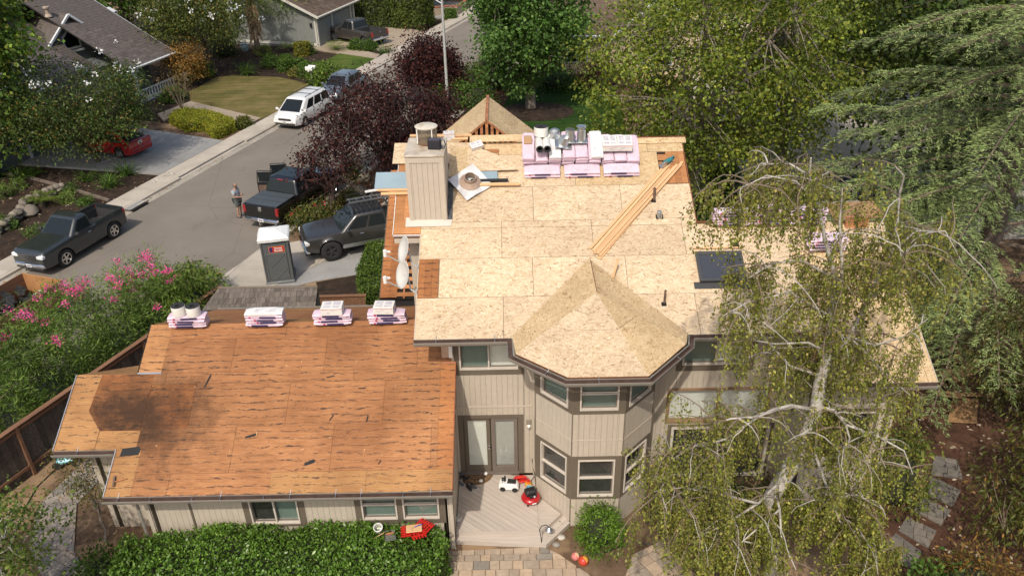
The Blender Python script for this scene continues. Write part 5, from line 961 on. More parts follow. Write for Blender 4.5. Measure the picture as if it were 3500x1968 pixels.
t = thing('hose_hanger', 'bright blue oblong plastic ring on the red soil', 'ring', (p.x, p.y, 0), R(-25)); obj('loop', MB().tube(c6, .03, 8), M('cyan_plastic', (.05, .42, .55), .35, .05), t, local=True, smooth=60); obj('bar', MB().tube([(-.11, -.12, .04), (.11, -.12, .04)], .028, 8), M('cyan_plastic_dark', (.04, .32, .45), .4, .05), t, local=True)
tag(obj('garden_hose', MB().tube([G(2000, 1890) + Vector((0, 0, .02)), G(2050, 1895) + Vector((0, 0, .02)), G(2170, 1850) + Vector((0, 0, .02)), G(2290, 1875) + Vector((0, 0, .02)), G(2400, 1960) + Vector((0, 0, .02)), G(2540, 1965) + Vector((0, 0, .02))], .018, 6), m_black), 'black irrigation hose curving through the soil under the birch', 'hose')
# push mower under the wing eave
p = G(235, 1583); t = thing('push_mower', 'blue push mower with black wheels by the fence', 'mower', (p.x, p.y, 0), R(15))
obj('deck_shell', MB().box((0, 0, .22), (.5, .42, .16), bev=.05), m_ltblue, t, local=True); obj('engine', MB().box((0, 0, .36), (.22, .22, .14), bev=.04), m_black, t, local=True)
for x in (-.26, .26):
    for y in (-.2, .2): obj('wheel', MB().lathe([(0, -.03), (.12, -.03), (.13, 0), (.12, .03), (0, .03)], 16, TR(x, y, .13) @ RX(R(90))), m_rubber, t, local=True, smooth=40)
obj('handle', MB().tube([(.2, -.18, .25), (.75, -.18, .85), (.75, .18, .85), (.2, .18, .25)], .014, 6), m_black, t, local=True)
tag(obj('edging_strip', MB().tube([G(205, 1590), G(130, 1660), G(95, 1720), G(62, 1800)], .025, 5), m_black), 'black edging strip running along the path by the fence', 'edging')
# tools and scraps on the wing roof
px_, pv_ = onF(FO, 392, 1645); t = thing('claw_hammer', 'rusty hammer at the lower left corner of the plywood roof', 'hammer', mtx=FO @ TR(px_, pv_, .02) @ RZ(R(8))); obj('head', MB().box((0, 0, .02), (.05, .26, .04), bev=.01), m_iron, t, local=True); obj('shaft', MB().tube([(.02, -.02, .02), (.3, .02, .02)], .014, 6), m_wood_red, t, local=True)

# ------------------------------------------------------------------ fence, oleander side, dumpster
fa, fb = Vector((-17.2, 11.3, 0)), Vector((-10.9, 25.9, 0)); fl = (fb - fa).length; ff = frame(fa, fb - fa, VUP)
fence = thing('wooden_fence', 'dark weathered board fence with reddish top rail left of the house', 'fence', fa)
n = int(fl / .19)
for k in range(n): obj('fence_board', MB().box((0, .88 + random.uniform(-.01, .01), 0), (.18, 1.76, .02)), m_fence, fence, ff @ TR(k * .19 + .09, 0, random.uniform(-.004, .004)))
for k in range(int(fl / 2.4) + 1): obj('post', MB().box((k * 2.4, .9, .06), (.09, 1.8, .09)), m_fence_rail, fence, ff)
obj('top_rail', MB().box((fl / 2, 1.80, .03), (fl, .035, .17)), m_fence_rail, fence, ff); obj('rail', MB().box((fl / 2, 1.66, .05), (fl, .10, .035)), m_fence_rail, fence, ff); obj('rail', MB().box((fl / 2, .35, .05), (fl, .09, .035)), m_fence_rail, fence, ff)
# small gate fence by the garage
t = thing('low_wooden_gate', 'low reddish wooden fence panel between shake roof and hedge', 'fence', G(1095, 1045, 0))
a, b = GY(1092, 1014, 25.6), GY(1248, 1010, 25.6); f_ = frame((a.x, a.y, 0), b - a, VUP); w = (b - a).length
for k in range(12): obj('fence_board', MB().box((w * (k + .5) / 12, a.z / 2, 0), (w / 12 - .01, a.z, .02)), m_fence_rail, t, f_)
obj('top_rail', MB().box((w / 2, a.z + .02, 0), (w + .1, .05, .12)), m_fence_rail, t, f_)
# shake-roofed gatehouse behind the wing
m_shake = M('shake', (.125, .105, .088), .9, .3, 6, .4, stretch=(3, .6, 1), ov=.28); m_shakebase = M('shake_base', (.05, .04, .033), .95, .3)
def shingle_roof(par, fr_, reg, mat, base_mat, w=.18, e=.2, th=.016, cap=300, jit=.3, over=1.25):
    """overlapping shingles; the nearest ones (up to cap) as objects, the rest as one part"""
    reg = ccw(reg); slab('roof_deck', fr_, reg, base_mat, par, -.08, -.004); xs = [p[0] for p in reg]; ys = [p[1] for p in reg]; items = []; y = min(ys); r = 0
    while y < max(ys):
        x = min(xs) - random.uniform(0, w)
        while x < max(xs):
            ww = w * (1 + random.uniform(-jit, jit)); mx_, my_ = x + ww / 2, y + e * .5
            if len(clip([(x, y), (x + ww, y), (x + ww, y + e), (x, y + e)], reg)) > 2: items.append((x, y, ww))
            x += ww
        y += e; r += 1
    items.sort(key=lambda q: (fr_ @ Vector((q[0], q[1], 0)) - CAM).length); restm = MB(); near = items[:cap]
    for i, (x, y, ww) in enumerate(items):
        yy = y - random.uniform(0, .02); pc = clip([(x + .004, yy), (x + ww - .004, yy), (x + ww - .004, yy + e * over), (x + .004, yy + e * over)], ccw([(p[0], p[1]) for p in reg]))
        if len(pc) < 3 or area(pc) < .0008: continue
        cx_, cy_ = x + ww / 2, yy + e * .5; loc = fr_ @ TR(cx_, cy_, .004 + random.uniform(0, .004)) @ RX(-th / (e * over) * .8)
        mb = MB().prism([(p[0] - cx_, p[1] - cy_) for p in pc], .0, th)
        mb.v = [(a_, b_, c_ + th * .5) for a_, b_, c_ in mb.v]
        if i < cap: obj('shingle', mb, mat, par, loc)
        else: restm.add(mb.v, mb.f, loc)
    if restm.v: o = obj('shingle_field', restm, mat, par); o['kind'] = 'stuff'
a0, a1 = G(660, 1075, 2.35), G(1072, 1062, 2.35); fs = frame((a0.x, a0.y, 2.35), (a1.x - a0.x, a1.y - a0.y, 0), (-(a1.y - a0.y) * math.cos(R(22)), (a1.x - a0.x) * math.cos(R(22)), math.hypot(a1.x - a0.x, a1.y - a0.y) * math.sin(R(22))))
c0, c1, c2, c3 = onF(fs, 690, 1062), onF(fs, 1078, 1050), onF(fs, 1086, 981), onF(fs, 748, 985)
gh = thing('shake_roof_shelter', 'small shelter with grey wood shake roof behind the plywood roof', 'shelter', (a0.x + 2, a0.y + 1, 0))
shingle_roof(gh, fs, [c0, c1, c2, c3], m_shake, m_shakebase, .17, .24)
mid = fs @ Vector(((c0[0] + c1[0]) / 2, (c0[1] + c2[1]) / 2, 0)); hgt = fs @ Vector((c2[0], c2[1], 0)); obj('wall', MB().prism([tuple((fs @ Vector((*q, 0)))[:2]) for q in ((c0[0] + .3, c0[1] + .2), (c1[0] - .15, c1[1] + .2), (c2[0] - .15, c2[1]), (c3[0] + .3, c3[1]))], 0, 2.3), M('green_grey_wall', (.16, .18, .16), .8, .1), gh)
obj('ridge_board', MB().tube([fs @ Vector((*c3, .02)), fs @ Vector((*c2, .02))], .05, 6), m_trim, gh); e1 = fs @ Vector((*c2, -.04)); e0 = fs @ Vector((*c1, -.04)); obj('gable_end', MB().add([e0, e1, Vector((e1.x, e1.y + .0, 1.2)), Vector((e0.x, e0.y, 1.2))], [(0, 1, 2, 3)]), M('green_grey_board', (.17, .19, .17), .8, .1), gh); obj('post', MB().tube([(e0.x - .1, e0.y + .1, 0), (e0.x - .1, e0.y + .1, 2.3)], .05, 6), m_iron, gh)
# debris trailer behind the oleander
tr = thing('debris_trailer', 'wood-sided trailer heaped with torn roofing debris behind the oleander', 'trailer', (-19.2, 25.6, 0), STREET_ROT)
for (c_, s_) in (((0, -1.0, .95), (4.2, .05, .9)), ((0, 1.0, .95), (4.2, .05, .9)), ((2.1, 0, .95), (.05, 2.0, .9)), ((-2.1, 0, .95), (.05, 2.0, .9))): obj('side_panel', MB().box(c_, s_), m_ply_l if c_[0] > 1 else m_fence_rail, tr, local=True)
obj('bed_floor', MB().box((0, 0, .5), (4.2, 2.0, .06)), m_dark, tr, local=True)
for x in (-.5, .5):
    for y in (-1.1, 1.1): obj('wheel', MB().lathe([(0, -.1), (.3, -.1), (.34, -.05), (.34, .05), (.3, .1), (0, .1)], 18, TR(x, y, .34) @ RX(R(90))), m_rubber, tr, local=True, smooth=40)
tm_ = wm_of(tr); db = []
for k in range(46):
    x, y = random.uniform(-1.95, 1.95), random.uniform(-.85, .85); z = .75 + .5 * random.random() * (1 - (x / 2.1) ** 2); s_ = random.uniform(.25, .6)
    mb = MB().grid([[(i * s_ / 3 - s_ / 2, j * s_ / 4 - s_ / 3, random.uniform(-.05, .05)) for j in range(4)] for i in range(4)])
    m_ = m_felt if k % 4 else (m_whitewrap if k % 8 == 0 else m_shake)
    tag(obj('debris_piece', mb, m_, None, tm_ @ TR(x, y, z) @ RX(random.uniform(-.6, .6)) @ RY(random.uniform(-.6, .6)) @ RZ(random.uniform(0, 3))), {0: 'crumpled white wrapper among the debris in the wood-sided trailer', 1: 'torn black roofing felt piece heaped in the wood-sided trailer', 2: 'grey old shingle piece in the wood-sided trailer'}[0 if m_ is m_whitewrap else 1 if m_ is m_felt else 2], 'debris', 'debris in the trailer')
# ------------------------------------------------------------------ vegetation
def lump(d, seed, f=2.2, k=6):
    r = np.random.default_rng(seed); w = r.normal(size=(k, 3)) * f; ph = r.uniform(0, 6.28, k)
    return np.sin(d @ w.T + ph).mean(axis=1)
def spray(cent, n_per, sig, L, aspect, cols, wts, mat, parent, name='foliage', droop=.3, out_from=None, tone=.22, flat=.65, up=.6, kind=None, jit=.12):
    cent = np.asarray(cent, float); m = len(cent); n = m * n_per; idx = np.repeat(np.arange(m), n_per)
    off = rng.normal(size=(n, 3)) * sig; off[:, 2] *= flat; P = cent[idx] + off
    D = off / (np.linalg.norm(off, axis=1)[:, None] + 1e-6) * .8 + unit(n) * .7; D[:, 2] -= droop
    Nn = unit(n) * .8 + off / (np.linalg.norm(off, axis=1)[:, None] + 1e-6) * .45; Nn[:, 2] += up
    col = palette(n, cols, wts, jit) * (1 + rng.normal(0, tone, (m, 1)))[idx]
    ls = L * rng.uniform(.65, 1.3, n)
    return leaves(name, P, D, Nn, ls, ls * aspect, col, mat, parent, kind)
def crownpts(c, rad, m, seed, shell=.45, lum=.28, bottom=-.75, cone=0.0):
    d = unit(m * 3); rr = (shell + (1 - shell) * rng.uniform(0, 1, m * 3) ** .6); k = 1 + lum * 2 * lump(d, seed); p = d * (rr * k)[:, None]
    p = p[p[:, 2] > bottom][:m]
    if cone: p[:, :2] *= (1 - cone * (p[:, 2:3] * .5 + .5))
    return p * np.array(rad) + np.array(c)
def limbs(base, top_z, cents, r0, mat, parent, nl=7, trunk_name='trunk', lean=(0, 0), twig=.018, fork=.45, limb_name='limb'):
    base = Vector(base); cm = Vector(cents.mean(axis=0)); fz = base.z + (top_z - base.z); tp = Vector((base.x + (cm.x - base.x) * .6 + lean[0], base.y + (cm.y - base.y) * .6 + lean[1], fz))
    pts = [base, base.lerp(tp, .35) + Vector((random.uniform(-.06, .06), random.uniform(-.06, .06), 0)), base.lerp(tp, .7) + Vector((random.uniform(-.08, .08), random.uniform(-.08, .08), 0)), tp]
    t = obj(trunk_name, MB().tube([base - Vector((0, 0, .1))] + pts, [r0 * 1.7, r0 * 1.15, r0, r0 * .9, r0 * .75], 9), mat, parent, None, 60)
    idx = rng.choice(len(cents), min(nl, len(cents)), replace=False); ends = [Vector(cents[i]) for i in idx]; segs = []; mb = MB()
    for e in ends:
        s = pts[2].lerp(tp, random.uniform(.2, 1)); mid = s.lerp(e, .5) + Vector((0, 0, .12 * (e - s).length)); q = [s, s.lerp(mid, .5) + Vector((random.uniform(-.1, .1), random.uniform(-.1, .1), .05)), mid, mid.lerp(e, .5), e]
        mb.tube(q, [r0 * .5, r0 * .42, r0 * .3, r0 * .2, r0 * .08], 6); segs += q[1:]
    A = np.array([tuple(s) for s in segs])
    for c_ in cents:
        k = int(np.argmin(((A - c_) ** 2).sum(axis=1))); s = Vector(A[k]); e = Vector(c_); mb.tube([s, s.lerp(e, .5) + Vector((random.uniform(-.1, .1), random.uniform(-.1, .1), random.uniform(0, .12))), e], [twig * 1.3, twig, twig * .5], 4, False)
    obj(limb_name, mb, mat, parent, None, 60)['kind'] = 'stuff'; return t
def tree(name, label, base, trunk_h, cen, rad, m, n_per, sig, L, asp, cols, wts, leafmat, bark, r0, seed, group=None, cone=0.0, shell=.45, tone=.22, droop=.3, nl=7, lum=.28, bottom=-.75, twig=.018, flowers=None):
    t = thing(name, label, 'tree', base, group=group); ct = crownpts(cen, rad, m, seed, shell, lum, bottom, cone); limbs(base, trunk_h, ct, r0, bark, t, nl, twig=twig)
    spray(ct, n_per, sig, L, asp, cols, wts, leafmat, t, 'crown', droop, tone=tone)
    if flowers:
        k, colf, sz = flowers; c_ = np.array(cen); o = ct - c_; sc_ = np.linalg.norm(o / np.array(rad), axis=1) + o[:, 2] / rad[2] * .7; pick = rng.choice(np.argsort(-sc_)[:int(k * 3)], k * 2, replace=False); top_ = ct[pick] + rng.normal(0, sig * .9, (k * 2, 3)) + np.array([0, 0, sig * .7]); spray(top_, 9, sig * .16, sz, .9, [colf], None, m_petal, t, 'blossom', 0, tone=.04, jit=.05)
    return t
def bush(name, label, c, rad, m, n_per, sig, L, asp, cols, wts, mat=None, group=None, seed=1, shell=.7, cat='bush', tone=.18, droop=.2, core=.72, flowers=None, lum=.2, bottom=-.5, stems=True):
    t = thing(name, label, cat, c, group=group); cen = (c[0], c[1], c[2] + rad[2] * .55); ct = crownpts(cen, rad, m, seed, shell, lum, bottom)
    mb = MB(); 
    for i in range(min(10, m)): e = Vector(ct[i]); mb.tube([Vector(c), Vector(c).lerp(e, .5) + Vector((0, 0, .1 * rad[2])), e], [.02, .014, .006], 4, False)
    obj('stem', mb, m_twig, t)
    if core:
        mb = MB().lathe([(math.sin(a) * .999, -math.cos(a)) for a in [math.pi * k / 7 for k in range(8)]], 10, cap=False); mb.v = [(cen[0] + x * rad[0] * core, cen[1] + y * rad[1] * core, max(.02, cen[2] + z * rad[2] * core)) for x, y, z in mb.v]; obj('inner_growth', mb, m_inner, t, None, 70)
    spray(ct, n_per, sig, L, asp, cols, wts, mat or m_leaf, t, 'foliage', droop, tone=tone)
    if flowers:
        k, colf, sz, npf = flowers; o = ct - np.array(cen); s_ = o[:, 2] + np.linalg.norm(o, axis=1) * .5 + rng.normal(0, .3, len(o)); top_ = ct[np.argsort(-s_)[:k]] + np.array([0, 0, sig * .6]); spray(top_, npf, sig * .35, sz, .8, [colf, sc(colf, 1.2), sc(colf, .8)], None, m_petal, t, 'blossom', -.2, tone=.1)
    return t
m_inner = M('inner_twigs', (.022, .026, .010), .95, .5, 9, .5)
def hedge(name, label, poly, h, n, L, asp, cols, wts, mat=None, inset=.10, bumpy=.07, group=None, cat='hedge', z0=0.0, tone=.0, topn=.5):
    """clipped hedge over a polygon: leaves on top and sides round a dark twiggy core"""
    poly = ccw([(p[0], p[1]) for p in poly]); cx_ = sum(p[0] for p in poly) / len(poly); cy_ = sum(p[1] for p in poly) / len(poly)
    t = thing(name, label, cat, (cx_, cy_, z0), group=group)
    obj('inner_growth', MB().prism([(cx_ + (x - cx_) * (1 - inset / max(.3, abs(x - cx_) + abs(y - cy_)) * 2), cy_ + (y - cy_) * (1 - inset / max(.3, abs(x - cx_) + abs(y - cy_)) * 2)) for x, y in poly], z0 + .02, z0 + h - inset), m_inner, t)
    xs, ys = [p[0] for p in poly], [p[1] for p in poly]; P = []; Nn = []; peri = []
    for i in range(len(poly)): a, b = poly[i], poly[(i + 1) % len(poly)]; peri.append(math.hypot(b[0] - a[0], b[1] - a[1]))
    at, as_ = area(poly), sum(peri) * h; nt_ = int(n * at / (at + as_))
    K = np.array(poly); 
    while len(P) < nt_:
        q = np.column_stack([rng.uniform(min(xs), max(xs), 4000), rng.uniform(min(ys), max(ys), 4000)]); ok = np.ones(4000, bool)
        inside = np.zeros(4000, bool); j = len(poly) - 1
        for i in range(len(poly)):
            xi, yi, xj, yj = *poly[i], *poly[j]; cnd = ((yi > q[:, 1]) != (yj > q[:, 1])) & (q[:, 0] < (xj - xi) * (q[:, 1] - yi) / (yj - yi + 1e-12) + xi); inside ^= cnd; j = i
        for x, y in q[inside][:nt_ - len(P)]: P.append((x, y, z0 + h)); Nn.append((0, 0, 1))
    for i in range(len(poly)):
        a, b = poly[i], poly[(i + 1) % len(poly)]; k = int(n * peri[i] * h / (at + as_)); nn = ((b[1] - a[1]) / max(peri[i], 1e-6), -(b[0] - a[0]) / max(peri[i], 1e-6), .15)
        for _ in range(k): e = random.random(); P.append((a[0] + (b[0] - a[0]) * e, a[1] + (b[1] - a[1]) * e, z0 + random.random() * h)); Nn.append(nn)
    P = np.array(P); Nn = np.array(Nn); m_ = len(P); lm = lump(P, 5, 3.0, 8) + .6 * lump(P, 9, 7.0, 8)
    P = P + Nn * (bumpy * lm * 1.6 + rng.normal(-.02, .035, m_))[:, None] + rng.normal(0, .02, (m_, 3))
    D = Nn * .5 + unit(m_); N2 = Nn + unit(m_) * .8; col = palette(m_, cols, wts) * (1 + .25 * lm + rng.normal(0, tone, m_))[:, None]; ls = L * rng.uniform(.7, 1.25, m_)
    leaves('foliage', P, D, N2, ls, ls * asp, col, mat or m_leaf, t); return t
def blades(name, label, c, n, L, wd, cols, arch=.6, spread=.15, cat='plant', group=None):
    t = thing(name, label, cat, c, group=group); P = []; D = []; Nn = []; Ls = []
    for i in range(n):
        a = random.uniform(0, 6.28); el = random.uniform(.5, 1.35); s = Vector((c[0] + random.gauss(0, spread), c[1] + random.gauss(0, spread), c[2])); l = L * random.uniform(.7, 1.2); seg = 4; p = s
        for k in range(seg):
            e = el - arch * k / seg * 1.6; d = Vector((math.cos(a) * math.cos(e), math.sin(a) * math.cos(e), math.sin(e))); P.append(p); D.append(d); Nn.append((-math.cos(a) * math.sin(e), -math.sin(a) * math.sin(e), math.cos(e))); Ls.append(l / seg * 1.35); p = p + d * (l / seg)
    m_ = len(P); leaves('blades', [tuple(p) for p in P], [tuple(d) for d in D], Nn, np.array(Ls), wd, palette(m_, cols), m_leaf, t)
    obj('crown_base', MB().lathe([(0, -.02), (spread * .8, 0), (spread * .5, .08), (0, .1)], 8, TR(*c)), m_inner, t); return t
GRN = [(.045, .085, .014), (.07, .115, .02), (.03, .06, .010)]; YEL = [(.120, .145, .018), (.095, .125, .018), (.052, .078, .013), (.175, .17, .028)]; PUR = [(.019, .006, .006), (.034, .009, .008), (.011, .005, .005), (.058, .017, .012)]
# --- big trees
tree('sweetgum_tree', 'bright green maple-leaved tree standing on the dark front lawn', (1.5, 52.6, 0), 5.0, (1.6, 52.6, 6.7), (4.4, 4.2, 5.6), 270, 125, .5, .22, .75, [(.048, .098, .020), (.075, .130, .028), (.032, .068, .014)], None, m_leaf, m_greybark, .32, 11, cone=.25, nl=9, bottom=-.9)
tree('sycamore_tree', 'tall yellow-green tree right of the roof, nearest the house', (8.6, 35.5, 0), 4.5, (8.6, 35.5, 6.6), (5.6, 4.6, 5.8), 310, 150, .46, .15, .75, YEL, (3, 4, 3, .9), m_leaf, m_greybark, .30, 12, group='yellow-green street trees', nl=12, bottom=-.85, twig=.025)
tree('sycamore_tree', 'yellow-green tree farther back, between street tree and cedar', (15.5, 43, 0), 5, (15.0, 43, 7.2), (5.2, 4.6, 6.2), 230, 120, .55, .19, .75, YEL, (3, 4, 4, .6), m_leaf, m_greybark, .3, 13, group='yellow-green street trees', nl=9, bottom=-.9)
tree('shade_tree', 'dark green tree standing behind the blue car', (21, 36, 0), 5, (20.5, 37, 6.5), (5, 4.5, 5.5), 170, 90, .7, .24, .75, [(.03, .05, .010), (.05, .07, .014), (.02, .034, .008)], None, m_leaf, m_bark_dark, .25, 14, bottom=-.8)
tree('shade_tree', 'dense tree with yellowing leaves at the left picture edge', (-29.2, 42.5, 0), 5, (-28.6, 42.0, 8.2), (4.6, 4.4, 6.6), 230, 110, .6, .26, .75, [(.07, .125, .02), (.11, .165, .028), (.17, .19, .035), (.04, .075, .013)], (3, 3, 1.5, 2), m_leaf, m_bark, .3, 15, bottom=-.95)
tree('crepe_myrtle', 'spreading crepe myrtle with white blossoms over the red car', (-23.7, 43.65, 0), 1.6, (-24.2, 42.9, 3.15), (4.4, 4.0, 2.2), 260, 125, .46, .14, .55, [(.035, .058, .013), (.055, .08, .018), (.11, .075, .018), (.025, .04, .010)], (4, 3, 1, 3), m_leaf, m_bark_dark, .13, 16, 'crepe myrtles', bottom=-.55, twig=.009, flowers=(22, (.80, .80, .74), .13), nl=8)
tree('crepe_myrtle', 'tall crepe myrtle with many white blossoms beside the dry lawn', (-22.9, 62.8, 0), 2.4, (-24.0, 62.8, 4.6), (4.6, 4.0, 2.9), 230, 90, .5, .18, .55, [(.05, .065, .014), (.075, .088, .02), (.12, .09, .022), (.03, .045, .010)], (4, 3, 1, 3), m_leaf, m_bark_dark, .14, 17, 'crepe myrtles', bottom=-.6, twig=.010, flowers=(46, (.82, .82, .76), .16), nl=8)
q = G(632, 305); tree('crepe_myrtle', 'small crepe myrtle turned orange beside the white porch rail', (q.x, q.y, 0), 1.0, (q.x + .1, q.y + .4, 1.9), (1.4, 1.3, 1.3), 60, 90, .34, .15, .5, [(.17, .09, .02), (.22, .12, .028), (.09, .075, .02)], None, m_leaf, m_bark, .08, 18, 'crepe myrtles', nl=5)
tree('purple_plum_tree', 'small sparse purple plum tree between the two dark pickups', (-8.75, 35.9, 0), 1.3, (-8.75, 36.1, 2.6), (1.55, 1.4, 1.25), 62, 36, .34, .15, .6, PUR, (3, 3, 2, 1), m_leaf_dark, m_bark_dark, .17, 21, 'purple plum trees', nl=9, twig=.016)
tree('purple_plum_tree', 'broad purple plum tree beside the chimney, largest of the purple trees', (-7.2, 39.6, 0), 1.4, (-6.2, 40.2, 3.3), (3.7, 3.4, 2.4), 240, 80, .42, .15, .6, PUR, (4, 3, 3, 1), m_leaf_dark, m_bark_dark, .2, 22, 'purple plum trees', nl=10, bottom=-.7, lum=.42)
tree('purple_plum_tree', 'round purple plum tree by the lamp post at the far kerb', (-4.6, 55.0, 0), 1.2, (-5.2, 54.8, 2.4), (2.3, 2.0, 2.0), 140, 90, .48, .18, .6, PUR, (4, 3, 2, 2), m_leaf_dark, m_bark_dark, .16, 23, 'purple plum trees', nl=7)
q = G(955, 140); tree('weeping_willow', 'drooping light green willow beside the grey garage', (q.x, q.y, 0), 3.0, (q.x + .3, q.y - .5, 4.4), (3.6, 3.0, 2.2), 150, 70, .5, .22, .25, [(.07, .115, .02), (.10, .145, .03), (.05, .085, .016)], None, m_leaf, m_bark_dark, .2, 24, droop=1.6)
q = G(1350, 55); tree('shade_tree', 'pale yellow-green tree rising above the clipped tall hedge', (q.x, q.y + 1, 0), 3.5, (q.x + .5, q.y + 1, 5.2), (5.2, 3.6, 3.2), 150, 80, .6, .26, .75, YEL, (3, 3, 2, 1), m_leaf, m_bark, .25, 25)
tree('shade_tree', 'dark broadleaf tree behind the grey neighbour house', (-36, 78, 0), 5, (-36, 78, 6), (9, 5, 5), 190, 60, .9, .4, .75, GRN, None, m_leaf, m_bark_dark, .35, 26, bottom=-.9); tree('shade_tree', 'dark tree filling the gap between the neighbour houses', (-25, 76, 0), 5, (-25, 77, 4.5), (5, 4, 4.5), 140, 60, .8, .38, .75, GRN, None, m_leaf, m_bark_dark, .3, 27, bottom=-.9)
tree('shade_tree', 'dark tree at the end of the street beyond the tall hedge', (-10, 92, 0), 5, (-10.5, 93, 5), (7, 4, 4.5), 140, 60, .9, .42, .75, GRN, None, m_leaf, m_bark_dark, .3, 28, bottom=-.9)
tree('shade_tree', 'olive tree behind the cedar in the upper right corner', (27, 48, 0), 5, (27, 48, 6.5), (7.5, 4, 5), 190, 66, .9, .4, .75, YEL, (1, 2, 4, .5), m_leaf, m_bark_dark, .3, 29, bottom=-.9)
# palm with a skirt of dead fronds
q = G(885, 190); pm = thing('palm_tree', 'palm with a skirt of dead brown fronds beside the willow', 'palm', (q.x, q.y, 0)); obj('trunk', MB().tube([(q.x, q.y, 0), (q.x, q.y, 2.2), (q.x, q.y, 4.6)], [.24, .2, .2], 9), m_bark, pm, None, 60)
P = []; D = []; 
for i in range(420): a = random.uniform(0, 6.28); z = random.uniform(1.9, 4.6); P.append((q.x + .22 * math.cos(a), q.y + .22 * math.sin(a), z)); D.append((math.cos(a) * .35, math.sin(a) * .35, -1))
leaves('dead_fronds', P, D, unit(420), rng.uniform(.6, 1.2, 420), .09, palette(420, [(.30, .22, .14), (.22, .15, .09), (.38, .30, .2)]), m_leaf, pm)
P = []; D = []
for f in range(26):
    a = random.uniform(0, 6.28); el = random.uniform(-.3, 1.1)
    for k in range(40): e = el - k * .022; r_ = .2 + k * .045; P.append((q.x + r_ * math.cos(a), q.y + r_ * math.sin(a), 4.7 + r_ * math.sin(el) - .012 * k * k * .06)); s_ = 1 if k % 2 else -1; D.append((math.cos(a + s_ * .9), math.sin(a + s_ * .9), -.3))
leaves('fronds', P, D, [(0, 0, 1)] * len(P), .5, .05, palette(len(P), [(.06, .09, .02), (.12, .12, .03)]), m_leaf, pm)
# --- weeping birch in front of the right wing
birch = thing('weeping_birch', 'weeping birch with white limbs and trailing leafy strands before the house', 'tree', (5.9, 12.4, 0))
def gy(*q): return [GY(u, v, y) for u, v, y in q]
tk = [Vector((5.75, 12.3, 0)), Vector((5.85, 12.45, 1.6))] + gy((2640, 1690, 12.7), (2705, 1590, 12.8), (2755, 1480, 12.9), (2792, 1390, 13.0), (2802, 1310, 13.05), (2835, 1205, 13.1))
bm = MB(); bm.tube(tk, [.22, .2, .18, .165, .15, .14, .125, .11], 9)
leaders = [gy((2835, 1205, 13.1), (2838, 1080, 13.3), (2855, 950, 13.4), (2820, 820, 13.3), (2795, 700, 13.3), (2765, 600, 13.3), (2772, 540, 13.2)), gy((2815, 1250, 13.1), (2905, 1150, 13.0), (2960, 1040, 13.1), (3010, 930, 13.2), (3060, 840, 13.3), (3070, 730, 13.3), (3075, 660, 13.2)), gy((2850, 1060, 13.3), (2880, 930, 13.6), (2870, 760, 13.9), (2880, 640, 14.0)), gy((2960, 1040, 13.1), (3060, 940, 12.6), (3080, 880, 12.4), (3130, 830, 12.2)),
           gy((2780, 1400, 13.0), (2700, 1385, 12.6), (2640, 1400, 12.3), (2590, 1425, 12.1), (2500, 1430, 12.0), (2440, 1445, 11.9)), gy((2795, 1390, 13), (2850, 1400, 12.7), (2890, 1450, 12.5), (2905, 1500, 12.3), (2860, 1560, 12.1)), gy((2660, 1650, 12.7), (2590, 1720, 12.2), (2470, 1690, 11.9), (2330, 1665, 11.8), (2230, 1680, 11.6)), gy((2650, 1680, 12.7), (2665, 1740, 12.2), (2670, 1830, 11.8), (2720, 1945, 11.4)), gy((2760, 1480, 12.9), (2840, 1700, 12.2), (2870, 1780, 12.0), (2990, 1860, 11.6), (3000, 1960, 11.3)), gy((2835, 1205, 13.1), (2760, 1170, 12.8), (2650, 1175, 12.5), (2560, 1160, 12.3)), gy((2820, 1290, 13.0), (2700, 1250, 13.2), (2590, 1130, 13.6), (2520, 1110, 13.8)), gy((2905, 1150, 13.0), (2990, 1180, 12.5), (3090, 1150, 12.2), (3170, 1090, 12.0)), gy((2850, 950, 13.4), (2740, 890, 13.2), (2640, 900, 13.0), (2560, 950, 12.9)), gy((3040, 870, 13.3), (3130, 790, 13.4), (3230, 790, 13.3), (3290, 900, 13.2)), gy((2795, 700, 13.3), (2720, 620, 13.2), (2620, 600, 13.0), (2540, 640, 12.9)), gy((2765, 600, 13.3), (2700, 560, 13.5), (2600, 560, 13.7)), gy((3075, 660, 13.2), (3090, 600, 13.1), (3060, 570, 13.0)), gy((2890, 1450, 12.5), (3000, 1490, 12.2), (3090, 1540, 12.0), (3120, 1620, 11.9)), gy((2840, 1700, 12.2), (2930, 1690, 12.0), (3020, 1740, 11.8)), gy((2590, 1720, 12.2), (2480, 1790, 11.9), (2370, 1840, 11.7)), gy((2590, 1425, 12.1), (2480, 1500, 11.9), (2360, 1530, 11.8), (2280, 1580, 11.7)), gy((2665, 1740, 12.2), (2560, 1830, 11.8), (2480, 1900, 11.6)), gy((2905, 1150, 13.0), (3020, 1270, 12.4), (3110, 1350, 12.2)), gy((2838, 1080, 13.3), (2700, 1000, 13.0), (2560, 1030, 12.8), (2470, 1080, 12.7))]
lw_ = [.06, .055, .042, .04, .045, .042, .038, .035, .035, .032, .03, .03, .028, .028, .026, .026, .024, .03, .03, .028, .028, .026, .026, .026]
SEG = []
for ld, w_ in zip(leaders, lw_):
    n_ = len(ld); bm.tube(ld, [w_ * (1 - .72 * i / (n_ - 1)) for i in range(n_)], 7)
    for i in range(n_ - 1):
        for e in (.25, .75): SEG.append((ld[i].lerp(ld[i + 1], e), (ld[i + 1] - ld[i]).normalized(), w_ * (1 - .7 * i / n_)))
SEG += [q_ for q_ in SEG[-24:]] + [(tk[i].lerp(tk[i + 1], .5), Vector((0, 0, 1)), .1) for i in range(2, 7)] * 2
obj('trunk', bm, m_birchbark, birch, None, 60)
br = MB(); tw = MB(); P = []; D = []; T = []
